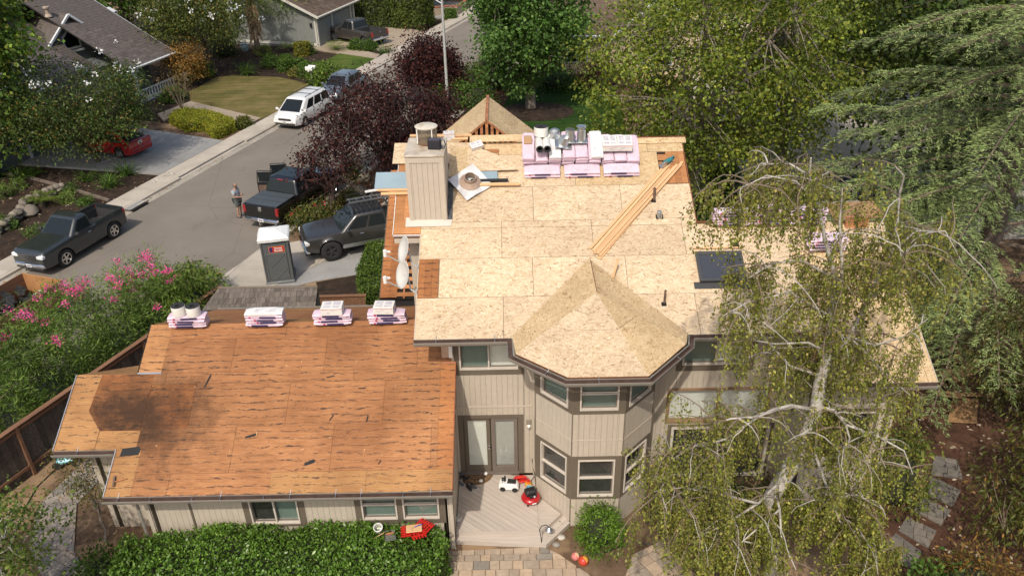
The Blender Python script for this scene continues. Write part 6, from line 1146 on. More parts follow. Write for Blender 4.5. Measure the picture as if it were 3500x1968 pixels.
random.seed(31); br2 = MB(); SEG += [q_ for q_ in SEG if q_[0].x < 4.7 and q_[0].z < 5.2] * 2 + [q_ for q_ in SEG if q_[0].x > 6.6 and q_[0].z < 5.0]
for i in range(380):
    s, d, w_ = random.choice(SEG); a = random.uniform(0, 6.28); l = random.uniform(.45, 1.55); pts = [s]; p = s; el = random.uniform(-.25, .75); nseg = 6; cv = random.uniform(.7, 1.7)
    for k in range(nseg): e = el - cv * k / nseg + random.uniform(-.18, .18); a += random.uniform(-.35, .35); p = p + Vector((math.cos(a) * math.cos(e), math.sin(a) * math.cos(e), math.sin(e))) * (l / nseg); pts.append(p)
    r_ = random.uniform(.006, .015); (br if i % 3 == 0 else br2).tube(pts, [r_ * (1 - .75 * k / nseg) + .002 for k in range(nseg + 1)], 4, False)
    for j in range(random.randint(6, 10)):
        k = random.uniform(.8, nseg - .01); b0 = pts[int(k)].lerp(pts[int(k) + 1], k - int(k)); ln = random.uniform(.35, 1.35)
        if b0.z - ln < .4: ln = max(.2, b0.z - .5)
        aa = random.uniform(0, 6.28); sw = random.uniform(.02, .14); st_ = [b0]
        for q_ in range(4): f_ = (q_ + 1) / 4; st_.append(b0 + Vector((math.cos(aa) * sw * math.sqrt(f_) * 1.4, math.sin(aa) * sw * math.sqrt(f_) * 1.4, -ln * f_ + .06 * math.sin(3 * f_))))
        tw.tube(st_[::2], [.004, .003, .002], 3, False); nl_ = int(ln * 54 * (1.12 if b0.z < 4.6 else .60)); tn = random.gauss(1, .2)
        for q_ in range(nl_):
            f_ = random.random() ** .8 * 3.999; k2 = int(f_); pp = st_[k2].lerp(st_[k2 + 1], f_ - k2); P.append((pp.x + random.gauss(0, .036), pp.y + random.gauss(0, .036), pp.z)); aa2 = random.uniform(0, 6.28); D.append((math.cos(aa2) * .7, math.sin(aa2) * .7, -.8)); T.append(tn)
obj('branch', br2, m_twig, birch, None, 60)['kind'] = 'stuff'
obj('branch', br, m_birchbark, birch, None, 60)['kind'] = 'stuff'; obj('twig', tw, m_twig, birch)['kind'] = 'stuff'
n_ = len(P); ls = .056 * rng.uniform(.7, 1.35, n_); leaves('foliage', P, D, unit(n_), ls, ls * .72, palette(n_, [(.140, .152, .026), (.112, .130, .023), (.18, .175, .036), (.075, .092, .018), (.20, .16, .042)], (3, 3, 2, 1.5, .6)) * np.array(T)[:, None], m_leaf, birch)
print('birch leaves', n_)
# --- deodar cedar at the right edge
def cedar(name, label, base, H, z0, rmax, nb, seed, group, cols, dirbias=None, dens=1.0):
    random.seed(seed); t = thing(name, label, 'tree', base, group=group); bx, by = base[0], base[1]; obj('trunk', MB().tube([(bx, by, -.1), (bx, by, H * .5), (bx, by, H)], [.42, .28, .05], 9), m_bark_dark, t, None, 60)
    mb = MB(); P = []; D = []; T = []
    for i in range(nb):
        z = z0 + (H - z0) * ((i + random.random()) / nb) ** 1.25; a = i * 2.399 + random.uniform(-.4, .4)
        if dirbias is not None and random.random() < .45: a = dirbias + random.gauss(0, .55)
        l = rmax * (1 - .72 * (z - z0) / (H - z0)) * random.uniform(.75, 1.1); n_ = 9; p = Vector((bx, by, z)); pts = [p]; el = random.uniform(.12, .3)
        for k in range(n_): e = el - .62 * (k / n_) + (.35 * max(0, k / n_ - .7)); p = p + Vector((math.cos(a) * math.cos(e), math.sin(a) * math.cos(e), math.sin(e))) * (l / n_); pts.append(p)
        mb.tube(pts, [.06 * (1 - .85 * k / n_) + .006 for k in range(n_ + 1)], 5, False); tb = random.gauss(1, .12)
        nbr = int(l * 7 * dens)
        for j in range(nbr):
            k = (.18 + .82 * (j / nbr)) * n_ * .999; b0 = pts[int(k)].lerp(pts[int(k) + 1], k - int(k)); s_ = 1 if j % 2 else -1; aa = a + s_ * random.uniform(.5, 1.15); ll = (.35 + .95 * (1 - k / n_) + random.uniform(0, .5)) * min(1, l / 4); q_ = [b0]; p2 = b0; ee = random.uniform(-.15, .1)
            for m_ in range(4): e2 = ee - .30 * m_; p2 = p2 + Vector((math.cos(aa) * math.cos(e2), math.sin(aa) * math.cos(e2), math.sin(e2))) * (ll / 4); q_.append(p2)
            mb.tube([q_[0], q_[2], q_[4]], [.008, .006, .003], 3, False); tn = tb * random.gauss(1, .1)
            for m_ in range(int(ll * 62)):
                f_ = random.random() * 3.999; pp = q_[int(f_)].lerp(q_[int(f_) + 1], f_ - int(f_)); P.append((pp.x + random.gauss(0, .013), pp.y + random.gauss(0, .013), pp.z + random.gauss(.005, .012))); a3 = aa + random.gauss(0, .55); D.append((math.cos(a3), math.sin(a3), random.uniform(-.3, .35))); T.append(tn)
        for m_ in range(int(l * 14)): k = random.uniform(.3, .999) * n_; pp = pts[int(k)].lerp(pts[int(k) + 1], k - int(k)); P.append(tuple(pp + Vector((random.gauss(0, .02), random.gauss(0, .02), .02)))); a3 = random.uniform(0, 6.28); D.append((math.cos(a3), math.sin(a3), .5)); T.append(tb)
    obj('branch', mb, m_bark, t, None, 60)['kind'] = 'stuff'; n_ = len(P); nv = unit(n_) * .6; nv[:, 2] += .8; ls = .15 * rng.uniform(.7, 1.3, n_); leaves('needles', P, D, nv, ls, ls * .17, palette(n_, cols, None, .15) * np.array(T)[:, None], m_needle, t); print(name, n_)
CED = [(.118, .160, .054), (.148, .19, .068), (.078, .108, .039), (.18, .212, .086)]
cedar('deodar_cedar', 'grey-green cedar with long layered branches sweeping in from the right', (16.6, 24.6, 0), 19, 1.0, 8.8, 84, 41, None, CED, math.pi * 1.02)
cedar('deodar_cedar', 'second cedar at the right edge, darker and farther back', (23.5, 31, 0), 16, 2.0, 6.5, 44, 42, None, [(.06, .085, .034), (.08, .105, .045), (.045, .06, .026)], math.pi, .8)
random.seed(99)
# --- shrubs and trees low on the right
tree('pistache_tree', 'low tree with drooping compound leaves in the bottom right corner', (14.6, 13.8, 0), 1.4, (14.2, 14.3, 2.3), (2.7, 2.4, 1.6), 130, 85, .34, .17, .27, [(.05, .06, .013), (.07, .08, .018), (.10, .085, .02), (.16, .09, .022)], (4, 3, 2, .7), m_leaf, m_twig, .06, 51, droop=1.2, nl=10, bottom=-.8, twig=.010)
tree('pistache_tree', 'dark leafy tree behind the scrap panels under the cedar', (16.6, 19.4, 0), 1.4, (16.3, 19.0, 2.6), (2.8, 2.4, 1.9), 140, 90, .36, .17, .28, [(.035, .042, .011), (.05, .058, .014), (.075, .066, .017)], None, m_leaf, m_twig, .06, 52, droop=1.0, nl=8, twig=.010)
bush('leafy_shrub', 'yellow-green shrub at the right corner of the house', (10.45, 16.3, 0), (.75, .8, 1.3), 34, 75, .2, .12, .5, [(.085, .11, .02), (.12, .13, .026), (.05, .07, .013)], None, seed=53)
bush('leafy_shrub', 'autumn-tinted shrub at the bottom edge beside the stepping slabs', (10.6, 12.6, 0), (1.1, .7, 1.0), 36, 70, .22, .13, .35, [(.16, .085, .02), (.11, .075, .02), (.06, .06, .014)], None, seed=54); bush('leafy_shrub', 'dark green shrub at the bottom edge right of the birch', (9.6, 12.3, 0), (.9, .6, .9), 34, 70, .22, .12, .6, GRN, None, seed=55)
bush('leafy_shrub', 'dark shrub in the shade under the birch against the house', (5.4, 15.6, 0), (1.6, .8, 1.0), 40, 70, .24, .11, .5, [(.03, .04, .010), (.045, .055, .013)], None, seed=56)
q = G(2050, 1860); bush('leafy_shrub', 'round bright green shrub at the foot of the bay', (q.x, q.y + .1, 0), (.55, .5, .78), 46, 95, .13, .07, .55, [(.075, .14, .014), (.10, .165, .022), (.05, .095, .012)], None, seed=57, core=.7)
# --- the long hedge before the wing
hp = [G(1520, 1800, .6), G(1505, 1930, .4), G(1380, 2000, .4), G(420, 2010, .4), G(395, 1900, .5), G(455, 1835, .6)]; hx = [(-9.9, 14.35), (-9.7, 13.0), (-1.95, 13.1), (-1.75, 13.9), (-1.95, 14.5), (-4.6, 14.62), (-7.0, 14.6)]
hedge('long_hedge', 'glossy green hedge along the wing wall at the bottom of the picture', hx, 1.12, 26000, .085, .62, [(.05, .10, .012), (.075, .14, .02), (.03, .06, .008), (.11, .17, .035)], (4, 3, 3, 1), m_leaf_gloss, bumpy=.13, tone=.10, inset=.24)
bush('leafy_shrub', 'dark shrub at the left end of the long hedge', (-10.3, 13.6, 0), (.6, .6, .75), 34, 80, .18, .09, .6, [(.03, .06, .010), (.05, .085, .014)], None, seed=58)
q = G(360, 1850); tree('small_shrub_tree', 'spindly small tree with bare stems beside the paver path', (q.x, q.y, 0), .7, (q.x - .25, q.y + .75, 1.75), (.75, .8, 1.05), 60, 40, .2, .075, .45, [(.06, .07, .015), (.09, .085, .02), (.15, .09, .02), (.04, .05, .012)], (3, 2, 1, 2), m_leaf, m_greybark, .035, 59, nl=9, bottom=-.6, twig=.008)
tree('small_leafy_tree', 'leafy tree reaching in at the bottom left corner', (-12.6, 11.6, 0), 1.8, (-12.3, 12.2, 2.9), (2.3, 1.8, 1.9), 130, 66, .26, .09, .75, [(.075, .115, .02), (.11, .145, .03), (.05, .08, .014), (.16, .16, .04)], (4, 3, 3, .6), m_leaf, m_birchbark, .07, 60, nl=9, bottom=-.8, twig=.012)
# --- oleander behind the fence
OL = [(.075, .125, .022), (.10, .155, .03), (.05, .085, .016), (.13, .17, .045)]; PK = (.72, .09, .26)
for i, (x, y, rx, ry, h, nf, lb) in enumerate(((-13.0, 25.0, 1.7, 1.5, 2.25, 13, 'oleander nearest the kerb, densest with pink blossoms on top'), (-14.5, 23.2, 1.8, 1.6, 2.25, 14, 'oleander second from the kerb, pink blossoms along the crown'), (-15.9, 21.0, 1.8, 1.7, 2.1, 11, 'oleander in the middle of the row behind the fence'), (-17.0, 19.0, 1.8, 1.7, 2.0, 7, 'oleander near the left edge with few blossoms'), (-17.6, 16.6, 1.6, 1.6, 1.6, 2, 'oleander at the left edge, nearest the viewer'))):
    bush('oleander', lb, (x, y, 0), (rx, ry, h), 210, 62, .22, .17, .18, OL, (4, 3, 3, 1), seed=61 + i, group='oleanders behind the fence', core=None, shell=.35, droop=-.25, flowers=(int(nf * 1.7), PK, .06, 40), lum=.45, tone=.26)
bush('magnolia_shrub', 'broad-leaved green shrub between oleander and plywood roof', (-11.7, 25.2, 0), (.85, .9, 1.7), 60, 55, .24, .19, .36, [(.06, .105, .016), (.085, .13, .024), (.12, .15, .035)], None, seed=71, droop=.8, core=.6); q = G(620, 1045); bush('magnolia_shrub', 'light shrub with brown tips beside the shake roof', (q.x, q.y + .6, 0), (1.3, .9, 1.0), 50, 50, .25, .18, .33, [(.075, .115, .02), (.10, .14, .03), (.20, .10, .04)], (4, 3, .5), seed=72, droop=.6, core=.5)
# --- street-side beds
def rock(c, r, mat, par, flat=.75, name='stone', local=False):
    mb = MB().lathe([(0, -.8), (.7, -.6), (1, 0), (.75, .6), (.3, .85), (0, .88)], 8, cap=False); k = [random.uniform(.8, 1.15) for _ in range(3)]
    mb.v = [((x + random.uniform(-.1, .1)) * r * k[0], (y + random.uniform(-.1, .1)) * r * k[1], (z + random.uniform(-.08, .08)) * r * flat) for x, y, z in mb.v]
    return obj(name, mb, mat, par, TR(*c) @ RZ(random.uniform(0, 6)), 60)
sw = thing('stone_wall', 'low curving dry stone wall in the dark planting bed', 'stone wall', G(120, 750))
wl = [G(0, 800), G(60, 755), G(110, 705), G(170, 675), G(230, 655)]
for k in range(64):
    e = k / 64 * 3.999; p = wl[int(e)].lerp(wl[int(e) + 1], e - int(e)); rock((p.x + random.uniform(-.15, .15), p.y + random.uniform(-.15, .15), .14 + .26 * (k % 3) * .6), random.uniform(.17, .27), m_stone, sw)
for u, v, r, lb in ((103, 735, .5, 'tan boulder in the dark bed behind the grey pickup'), (1225, 668, .55, 'tan boulder under the purple plum trees'), (1245, 620, .45, 'grey boulder beside the plum trunk'), (1130, 690, .32, 'pale boulder left of the sparse plum')): p = G(u, v); tag(rock((p.x, p.y, r * .35), r, m_stone, None, name='boulder'), lb, 'boulder')
for k in range(46):
    e = k / 46; p = G(505, 640).lerp(G(610, 590), e); o = rock((p.x + random.uniform(-.25, .25), p.y + random.uniform(-.25, .25), .07), random.uniform(.07, .14), m_rivers, None, name='river_stone'); tag(o, 'pale rounded river stone edging the bed beside the grey driveway', 'stone', 'river stones edging the bed')
for k in range(40):
    p = G(random.uniform(1190, 1330), random.uniform(640, 700)); o = rock((p.x, p.y, .05), random.uniform(.06, .13), m_rivers, None, name='river_stone'); tag(o, 'pale rounded river stone among the planting under the plum trees', 'stone', 'river stones under the plum trees')
eb = [G(0, 595), G(90, 608), G(230, 645), G(375, 690)]
ed = thing('timber_edging', 'grey timber edging running up the dark planting bed', 'edging', eb[1])
for a, b in zip(eb[:-1], eb[1:]): f_ = frame((a + b) / 2 + Vector((0, 0, .08)), b - a, Vector((0, 0, 1)).cross(b - a)); obj('timber', MB().box((0, 0, 0), ((b - a).length - .02, .13, .12)), M('grey_timber', (.16, .125, .10), .9, .2), ed, f_)
BLG = [(.05, .10, .016), (.08, .13, .022), (.03, .065, .012)]
for u, v, L, n_, lb in ((70, 610, .8, 70, 'strap-leaved clump left of the timber edging'), (110, 605, .7, 50, 'yellowish strap-leaved clump touching the timber edging'), (380, 640, .9, 90, 'large strap-leaved clump by the sidewalk bed'), (430, 600, .9, 90, 'strap-leaved clump behind the largest one'), (300, 620, .7, 60, 'strap-leaved clump in the middle of the shaded bed'), (845, 258, 1.2, 90, 'fountain grass clump at the top of the dry lawn'), (1318, 186, 1.0, 80, 'grass tuft at the end of the garage bed')): p = G(u, v); blades('strap_leaf_plant', lb, (p.x, p.y, .03), n_, L, .05, BLG, group='strap-leaved clumps')
def cycad(u, v, L, lb, cols, n_=18):
    p = G(u, v); t = thing('cycad', lb, 'plant', (p.x, p.y, 0)); P = []; D = []; obj('stem', MB().lathe([(0, 0), (.15, .02), (.17, .25), (0, .32)], 9, TR(p.x, p.y, 0)), m_bark, t)
    for i in range(n_):
        a = i * 2.4; el = random.uniform(.25, 1.1)
        for k in range(34): r_ = L * k / 34; z = .28 + r_ * math.sin(el) - .5 * (r_ / L) ** 2 * L; c_ = r_ * math.cos(el); s_ = 1 if k % 2 else -1; P.append((p.x + c_ * math.cos(a), p.y + c_ * math.sin(a), z)); D.append((math.cos(a + s_ * 1.0), math.sin(a + s_ * 1.0), .15))
    leaves('fronds', P, D, [(0, 0, 1)] * len(P), L * .2, .035, palette(len(P), cols), m_leaf, t)
cycad(145, 705, 1.15, 'cycad fan behind the roof of the grey pickup', [(.07, .105, .018), (.10, .13, .025)]); p_ = cycad(1150, 175, 1.3, 'feathery light green palm shrub beside the garage path', [(.11, .15, .035), (.14, .17, .05)], 24); cycad(985, 175, 1.1, 'fern-like green shrub left of the clipped ball', [(.06, .10, .02), (.08, .12, .03)], 20)
for i, (u, v, r, h, c_, lb) in enumerate(((17, 675, .35, .5, OL, 'pale shrublet at the left edge of the dark bed'), (65, 648, .3, .35, OL, 'small pale shrublet above the stone wall'), (235, 690, .3, .35, OL, 'small green tuft right of the cycad'), (15, 790, .5, .45, GRN, 'low spreading plant at the foot of the stone wall'), (140, 800, .7, .3, GRN, 'creeping plant behind the grey pickup cab'), (235, 660, .45, .3, GRN, 'creeping plant beside the timber edging'), (300, 700, .35, .3, GRN, 'small plant beside the pickup bed'))): p = G(u, v); bush('groundcover_plant', lb, (p.x, p.y, .0), (r, r, h), 18, 40, .1, .1, .45, c_, None, seed=80 + i, cat='plant', core=.4)
p = G(80, 500); hedge('dark_hedge', 'dark clipped hedge below the left edge tree', [ST(22, -42.5), ST(30.5, -42.5), ST(30.5, -40.2), ST(22, -40.2)], 1.6, 6000, .2, .6, [(.02, .032, .008), (.03, .045, .011)], None)
hedge('clipped_hedge', 'low golden clipped hedge curving between driveway and path', [G(580, 408, .4), G(640, 432, .4), G(700, 432, .4), G(735, 460, .4), G(800, 432, .4), G(795, 415, .4), G(720, 388, .4), G(640, 378, .4), G(600, 388, .4)], .62, 12000, .09, .6, [(.13, .155, .014), (.19, .19, .018), (.08, .105, .012), (.24, .20, .02)], (3, 3, 1, 1), bumpy=.05)
q = G(625, 405); tree('vase_shrub', 'thin bare-stemmed vase-shaped shrub rising from the golden hedge', (q.x, q.y, 0), .5, (q.x, q.y + .3, 2.2), (1.2, 1.2, .8), 55, 18, .3, .1, .4, [(.08, .07, .02), (.12, .08, .03)], None, m_leaf, m_twig, .04, 88, nl=14, twig=.012)
for i, (u, v, r, h, c_, lb) in enumerate(((835, 435, .75, .6, [(.05, .07, .015), (.09, .09, .02)], 'loose low shrub at the end of the golden hedge'), (590, 345, 1.2, .9, GRN, 'green shrub under the white porch'), (695, 262, 1.3, 1.0, [(.07, .11, .015), (.10, .13, .02)], 'bright green shrub at the corner of the dry lawn'), (640, 255, 1.2, 1.2, [(.13, .08, .02), (.08, .07, .015)], 'brownish shrub between porch and crepe myrtle'), (770, 190, 2.2, 1.4, [(.025, .04, .010), (.035, .05, .012)], 'dark shrub mass under the tall crepe myrtle'), (930, 230, 1.1, .8, GRN, 'dark fern clump in the mulch behind the lawn'), (1045, 185, 1.0, .7, GRN, 'small shrub behind the clipped cubes'), (1010, 262, .8, .5, [(.14, .12, .03), (.09, .10, .02)], 'yellowish low shrub before the clipped cubes'), (1045, 265, .9, .6, GRN, 'loose green shrub beside the mailboxes'), (950, 150, .9, 1.3, [(.16, .05, .03), (.11, .04, .025)], 'rust-red shrub below the grey wall'), (1060, 150, .8, .6, [(.08, .10, .02), (.12, .12, .03)], 'low golden shrub along the garage wall'), (1020, 130, 1.4, 2.0, [(.09, .11, .018), (.13, .13, .025), (.2, .16, .03)], 'tall citrus-like shrub at the garage corner'), (900, 190, .8, .7, [(.10, .12, .03)], 'pale shrublet beside the palm'), (1215, 172, .9, .8, GRN, 'dark shrub before the grey garage pickup, left one'), (1245, 176, .8, .7, GRN, 'dark shrub before the grey garage pickup, middle one'), (1270, 172, .7, .7, GRN, 'dark shrub before the grey garage pickup, right one'))): p = G(u, v); r *= .62; h *= .75; bush('garden_shrub', lb, (p.x, p.y, 0.02), (r, r, h), 36, 55, .2 * r, .12, .5, c_, None, seed=90 + i, group='shrubs of the far gardens')
for i, (u, v, s, c_, lb) in enumerate(((975, 245, 1.3, GRN, 'clipped cube shrub farthest left of its row'), (1018, 240, 1.3, GRN, 'clipped cube shrub second from the left'), (1047, 252, 1.2, GRN, 'clipped cube shrub third from the left'), (1090, 258, 1.35, GRN, 'clipped cube shrub nearest the green lawn'), (980, 222, 1.1, GRN, 'clipped dark cube shrub behind the row'), (1036, 190, 1.6, [(.11, .12, .015), (.16, .13, .02), (.08, .1, .013)], 'clipped golden ball shrub by the path'), (1541, 66, 1.4, GRN, 'small clipped shrub at the brick planter'))):
    p = G(u, v); s *= .8; r_ = s / 2; hedge('clipped_shrub', lb, [(p.x + r_ * math.cos(a), p.y + r_ * math.sin(a)) for a in [k * math.pi / 5 for k in range(10)]], s * .8, 1500, .14, .6, c_, None, bumpy=.04, group='clipped shrubs', cat='bush')
p = G(1115, 300); bush('garden_shrub', 'large rounded green shrub behind the blue grey crossover', (p.x, p.y + 1.0, 0), (1.3, 1.2, 1.0), 80, 70, .26, .15, .6, [(.06, .10, .014), (.09, .13, .02), (.04, .07, .01)], None, seed=111)
hedge('tall_hedge', 'tall clipped hedge beside the garage drive, part nearer the garage', [ST(70.4, -40.5), ST(72.6, -40.5), ST(72.6, -35.4), ST(70.4, -35.4)], 3.0, 5500, .24, .6, [(.045, .065, .013), (.065, .085, .018), (.03, .045, .01)], None, group='tall hedges'); hedge('tall_hedge', 'tall clipped hedge beside the garage drive, part nearer the street', [ST(70.2, -35.1), ST(73.2, -35.1), ST(73.2, -32.2), ST(70.2, -32.2)], 2.9, 5000, .24, .6, [(.05, .07, .013), (.075, .095, .018), (.035, .05, .01)], None, group='tall hedges')
# house side
hedge('clipped_hedge', 'flat green hedge between driveway pickup and the low roof', [G(1235, 1010, .5), G(1225, 935, .5), G(1262, 845, .5), G(1350, 838, .5), G(1345, 1010, .5)], .75, 9000, .10, .55, [(.05, .085, .012), (.075, .11, .018), (.03, .055, .009)], None)
for i, (u, v, r, h, nf, lb) in enumerate(((1030, 785, .8, .9, 6, 'rose bush with red blooms at the driveway corner'), (1075, 765, 1.0, 1.0, 4, 'rose bush between driveway and black pickup'), (1120, 740, .8, .8, 2, 'rose bush at the foot of the sparse plum tree'), (1215, 620, .9, 1.0, 4, 'rose bush beside the large plum trunk'), (1190, 690, .6, .6, 0, 'low green shrub behind the boulder'))): p = G(u, v); r *= .62; h *= .7; bush('rose_bush', lb, (p.x, p.y, 0), (r, r, h), 30, 36, .2, .10, .6, [(.045, .07, .013), (.075, .085, .02), (.10, .085, .02)], None, seed=120 + i, core=.5, flowers=(max(1, nf // 3), (.60, .02, .06), .07, 8) if nf else None, group='roses by the drive')
for i, (u, v, r, h, c_, lb) in enumerate(((1590, 330, 1.5, 1.3, GRN, 'green shrub right of the lamp post'), (1625, 372, 1.3, 1.1, GRN, 'shrub between lamp post and open gable'), (1560, 372, 1.3, 1.0, GRN, 'shrub behind the open gable, left side'), (1640, 290, .9, 1.0, OL, 'pale green shrub at the kerb bend'), (1690, 300, 1.3, 1.8, [(.03, .04, .01), (.045, .055, .012)], 'dark rounded conifer shrub beside the sweetgum'), (1905, 300, 1.6, .9, GRN, 'low shrubs under the cream house'), (2060, 300, 1.6, 1.2, [(.12, .03, .03), (.06, .05, .015)], 'reddish shrub at the cream house'), (2460, 640, 1.0, .8, GRN, 'small shrub at the grass patch beside the right roof'))): p = G(u, v); bush('garden_shrub', lb, (p.x, p.y, 0), (r, r, h), 44, 60, .22 * r, .16, .5, c_, None, seed=130 + i, group='shrubs of the far gardens')
# fallen leaves on the beds: nobody could count them
P = []; 
for k in range(2600):
    a = random.random()
    p = ST(random.uniform(14, 33), random.uniform(-42, -31.7)) if a < .4 else ST(random.uniform(42, 62), random.uniform(-50, -32)) if a < .62 else Vector((random.uniform(8.8, 16), random.uniform(13, 23), 0)) if a < .85 else ST(random.uniform(29, 55), random.uniform(-20, -12)); P.append((p.x, p.y, .03))
for k in range(700): p = ST(random.uniform(5, 75), random.choice((-30.1 + abs(random.gauss(0, .12)), -20.95 - abs(random.gauss(0, .15))))); P.append((p.x, p.y, .03))
n_ = len(P); nv = unit(n_) * .4; nv[:, 2] += 1; dd = unit(n_); dd[:, 2] *= .2; o = leaves('leaf_litter', P, dd, nv, rng.uniform(.07, .16, n_), .07, palette(n_, [(.30, .24, .17), (.22, .13, .06), (.40, .34, .26), (.16, .09, .05)]), m_leaf, None, 'stuff'); tag(o, 'dry fallen leaves scattered over the planting beds', 'leaf litter')
# ------------------------------------------------------------------ vehicles
m_rim = M('alloy_rim', (.62, .62, .62), .25, .06, metal=.9); m_rimdark = M('black_rim', (.03, .03, .03), .4, .1); m_headl = M('headlight_glass', (.70, .72, .72), .1, .1, coat=1.0); m_taill = M('taillight_red', (.30, .01, .012), .15, .1, coat=1.0); m_amber = M('amber_lens', (.65, .22, .02), .2, .1); m_plate = M('number_plate', (.68, .68, .66), .4, .05); m_under = M('underbody', (.014, .014, .015), .9, .2); m_bedliner = M('bed_liner', (.035, .035, .036), .8, .2, 6, .2); m_plastic = M('dark_trim', (.03, .03, .032), .6, .1)
def vehicle(name, label, loc, rot, paint, S_=1.0, kind='pickup', L=5.5, W=1.98, H=1.85, wb=(-1.75, 1.75), rt=.38, belt=1.15, hood=1.12, cab=(-.2, 1.35, .05, .75), rail=1.2, bed=None, doors=((.15, 1.25),), wins=((.15, 1.0),), rimm=None, chrome=True, z=0.0, low=.36, cover=None, sill=None, group='parked vehicles', cat='pickup truck', rack=False, nose=.10, tail=.04, plate_front=True, hoodslope=.10, doors_open=False, deck=None, roofrack=False, flare=0.0):
    t = thing(name, label, cat, mtx=Matrix.Translation((loc[0], loc[1], z)) @ RZ(rot) @ Matrix.Scale(S_, 4), group=group); rimm = rimm or m_rim; hw0 = W / 2; ra = rt + .07
    xr0, xf0, xr1, xf1 = cab                       # cabin: rear base, windscreen base, roof rear, roof front
    def hw(x):
        e = max(0, (x - (L / 2 - .75)) / .75); f = max(0, (-x - (L / 2 - .6)) / .6); return hw0 * (1 - nose * e * e - tail * f * f)
    def zlow(x):
        zz = low + max(0, (abs(x) - (L / 2 - .4)) / .4) * .06
        for w in wb:
            d = abs(x - w)
            if d < ra: zz = max(zz, rt + math.sqrt(ra * ra - d * d) * .98)
        return zz
    def ztop(x):
        if x > xf0 - .05: e = (x - xf0) / max(.1, L / 2 - xf0); return hood - hoodslope * e - .16 * max(0, (e - .85) / .15) ** 2
        if bed and x < bed[1]: return rail
        if deck is not None and x < xr0: e = (xr0 - x) / max(.1, L / 2 + xr0); return belt - (belt - deck) * e * .6 - .12 * max(0, (e - .85) / .15) ** 2
        return belt
    def sec(x):
        w, zl, zt = hw(x), zlow(x), ztop(x); fl = 0
        for wq in wb:
            if abs(x - wq) < ra + .12: fl = max(fl, flare * math.cos((x - wq) / (ra + .12) * 1.57))
        pts = [(w - .05 + fl, zl), (w - .005 + fl, min(zt - .2, zl + .06)), (w + fl, min(zt - .16, max(zl + .08, .62))), (w + .5 * fl, min(zt - .14, max(zl + .10, .82))), (w - .02, zt - .10), (w - .05, zt - .03)]
        if bed and bed[0] < x < bed[1]: pts += [(w - .06, zt), (w - .15, zt - .005), (w - .17, .62), (0, .62)]
        elif x > xf0 - .02: pts += [(w - .10, zt), (w * .72, zt + .035), (w * .4, zt + .05), (0, zt + .055)]
        else: pts += [(w - .09, zt), (w - .3, zt + .005), (w * .4, zt + .012), (0, zt + .015)]
        return pts
    xs = [-L / 2 + .0, -L / 2 + .015, -L / 2 + .05]; x = -L / 2 + .1
    while x < L / 2 - .08: xs.append(x); x += .055
    xs += [L / 2 - .05, L / 2 - .02, L / 2]
    if bed: xs += [bed[0] - .001, bed[0] + .001, bed[1] - .001, bed[1] + .001]
    for w in wb: xs += [w - ra - .002, w - ra + .004, w + ra - .004, w + ra + .002]
    xs = sorted(set(round(q, 4) for q in xs)); rows = []
    for i, x in enumerate(xs):
        h = sec(x); k = 1.0
        if x < -L / 2 + .01 or x > L / 2 - .01: k = .965
        r = [(x, y * k, zz) for y, zz in h]; r2 = [(x, -y * k, zz) for y, zz in h[-2::-1]]; rows.append(r + r2)
    mb = MB().grid(rows); n = len(rows[0]); mb.f += [tuple(range(n)), tuple(range(len(rows) * n - 1, (len(rows) - 1) * n - 1, -1))]
    obj('body', mb, paint, t, local=True, smooth=32)
    obj('underbody', MB().box((0, 0, .48), (L - .3, W - .5, .3)).box((0, 0, .7), (L - .9, W - .34, .06)), m_under, t, local=True)
    # cabin shell
    wb_, wt_ = hw0 - .05, hw0 - .22
    def ring(f, ins=0.0, zz=None):
        xa, xb = xr0 + (xr1 - xr0) * f + ins, xf0 + (xf1 - xf0) * f - ins; wd = wb_ + (wt_ - wb_) * f - ins; z_ = belt - .03 + (H - .05 - belt + .03) * f if zz is None else zz; cr = min(.16, (xb - xa) * .3); out = []
        for (cx_, cy_, a0) in ((xb - cr, wd - cr, 0), (xa + cr, wd - cr, 90), (xa + cr, -wd + cr, 180), (xb - cr, -wd + cr, 270)):
            for k in range(5): a = R(a0 + 22.5 * k); out.append((cx_ + cr * math.cos(a), cy_ + cr * math.sin(a), z_))
        return out
    rr = [ring(0), ring(.33), ring(.66), ring(.93), ring(1.0, .03, H - .035), ring(1.0, .10, H - .008), ring(1.0, .35, H + .008)]
    mb = MB().grid(rr, closed=True); b0 = (len(rr) - 1) * 20; mb.f.append(tuple(range(b0, b0 + 20))); obj('cabin', mb, paint, t, local=True, smooth=50)
    def cp(f, fx, s, off=.008): xa, xb = xr0 + (xr1 - xr0) * f, xf0 + (xf1 - xf0) * f; return (xa + (xb - xa) * fx, s * (wb_ + (wt_ - wb_) * f + off), belt - .03 + (H - .05 - belt + .03) * f)
    for s in (1, -1):
        for (a, b) in wins:
            rws = [[cp(f, a + (b - a) * q, s) for q in (0, .5, 1)] for f in (.10, .5, .86)]
            obj('side_window', MB().grid(rws if s < 0 else [r[::-1] for r in rws]), m_vglass, t, local=True)
    def ep(f, y, front, off=.008):
        xx = (xf0 + (xf1 - xf0) * f + off) if front else (xr0 + (xr1 - xr0) * f - off); wd = wb_ + (wt_ - wb_) * f - .13; return (xx, y * wd, belt - .03 + (H - .05 - belt + .03) * f)
    obj('windscreen', MB().grid([[ep(f, y, True) for y in (-1, -.5, 0, .5, 1)] for f in (.05, .5, .93)]), m_vglass, t, local=True); obj('rear_window', MB().grid([[ep(f, y, False) for y in (1, 0, -1)] for f in (.15, .5, .88)]), m_vglass, t, local=True)
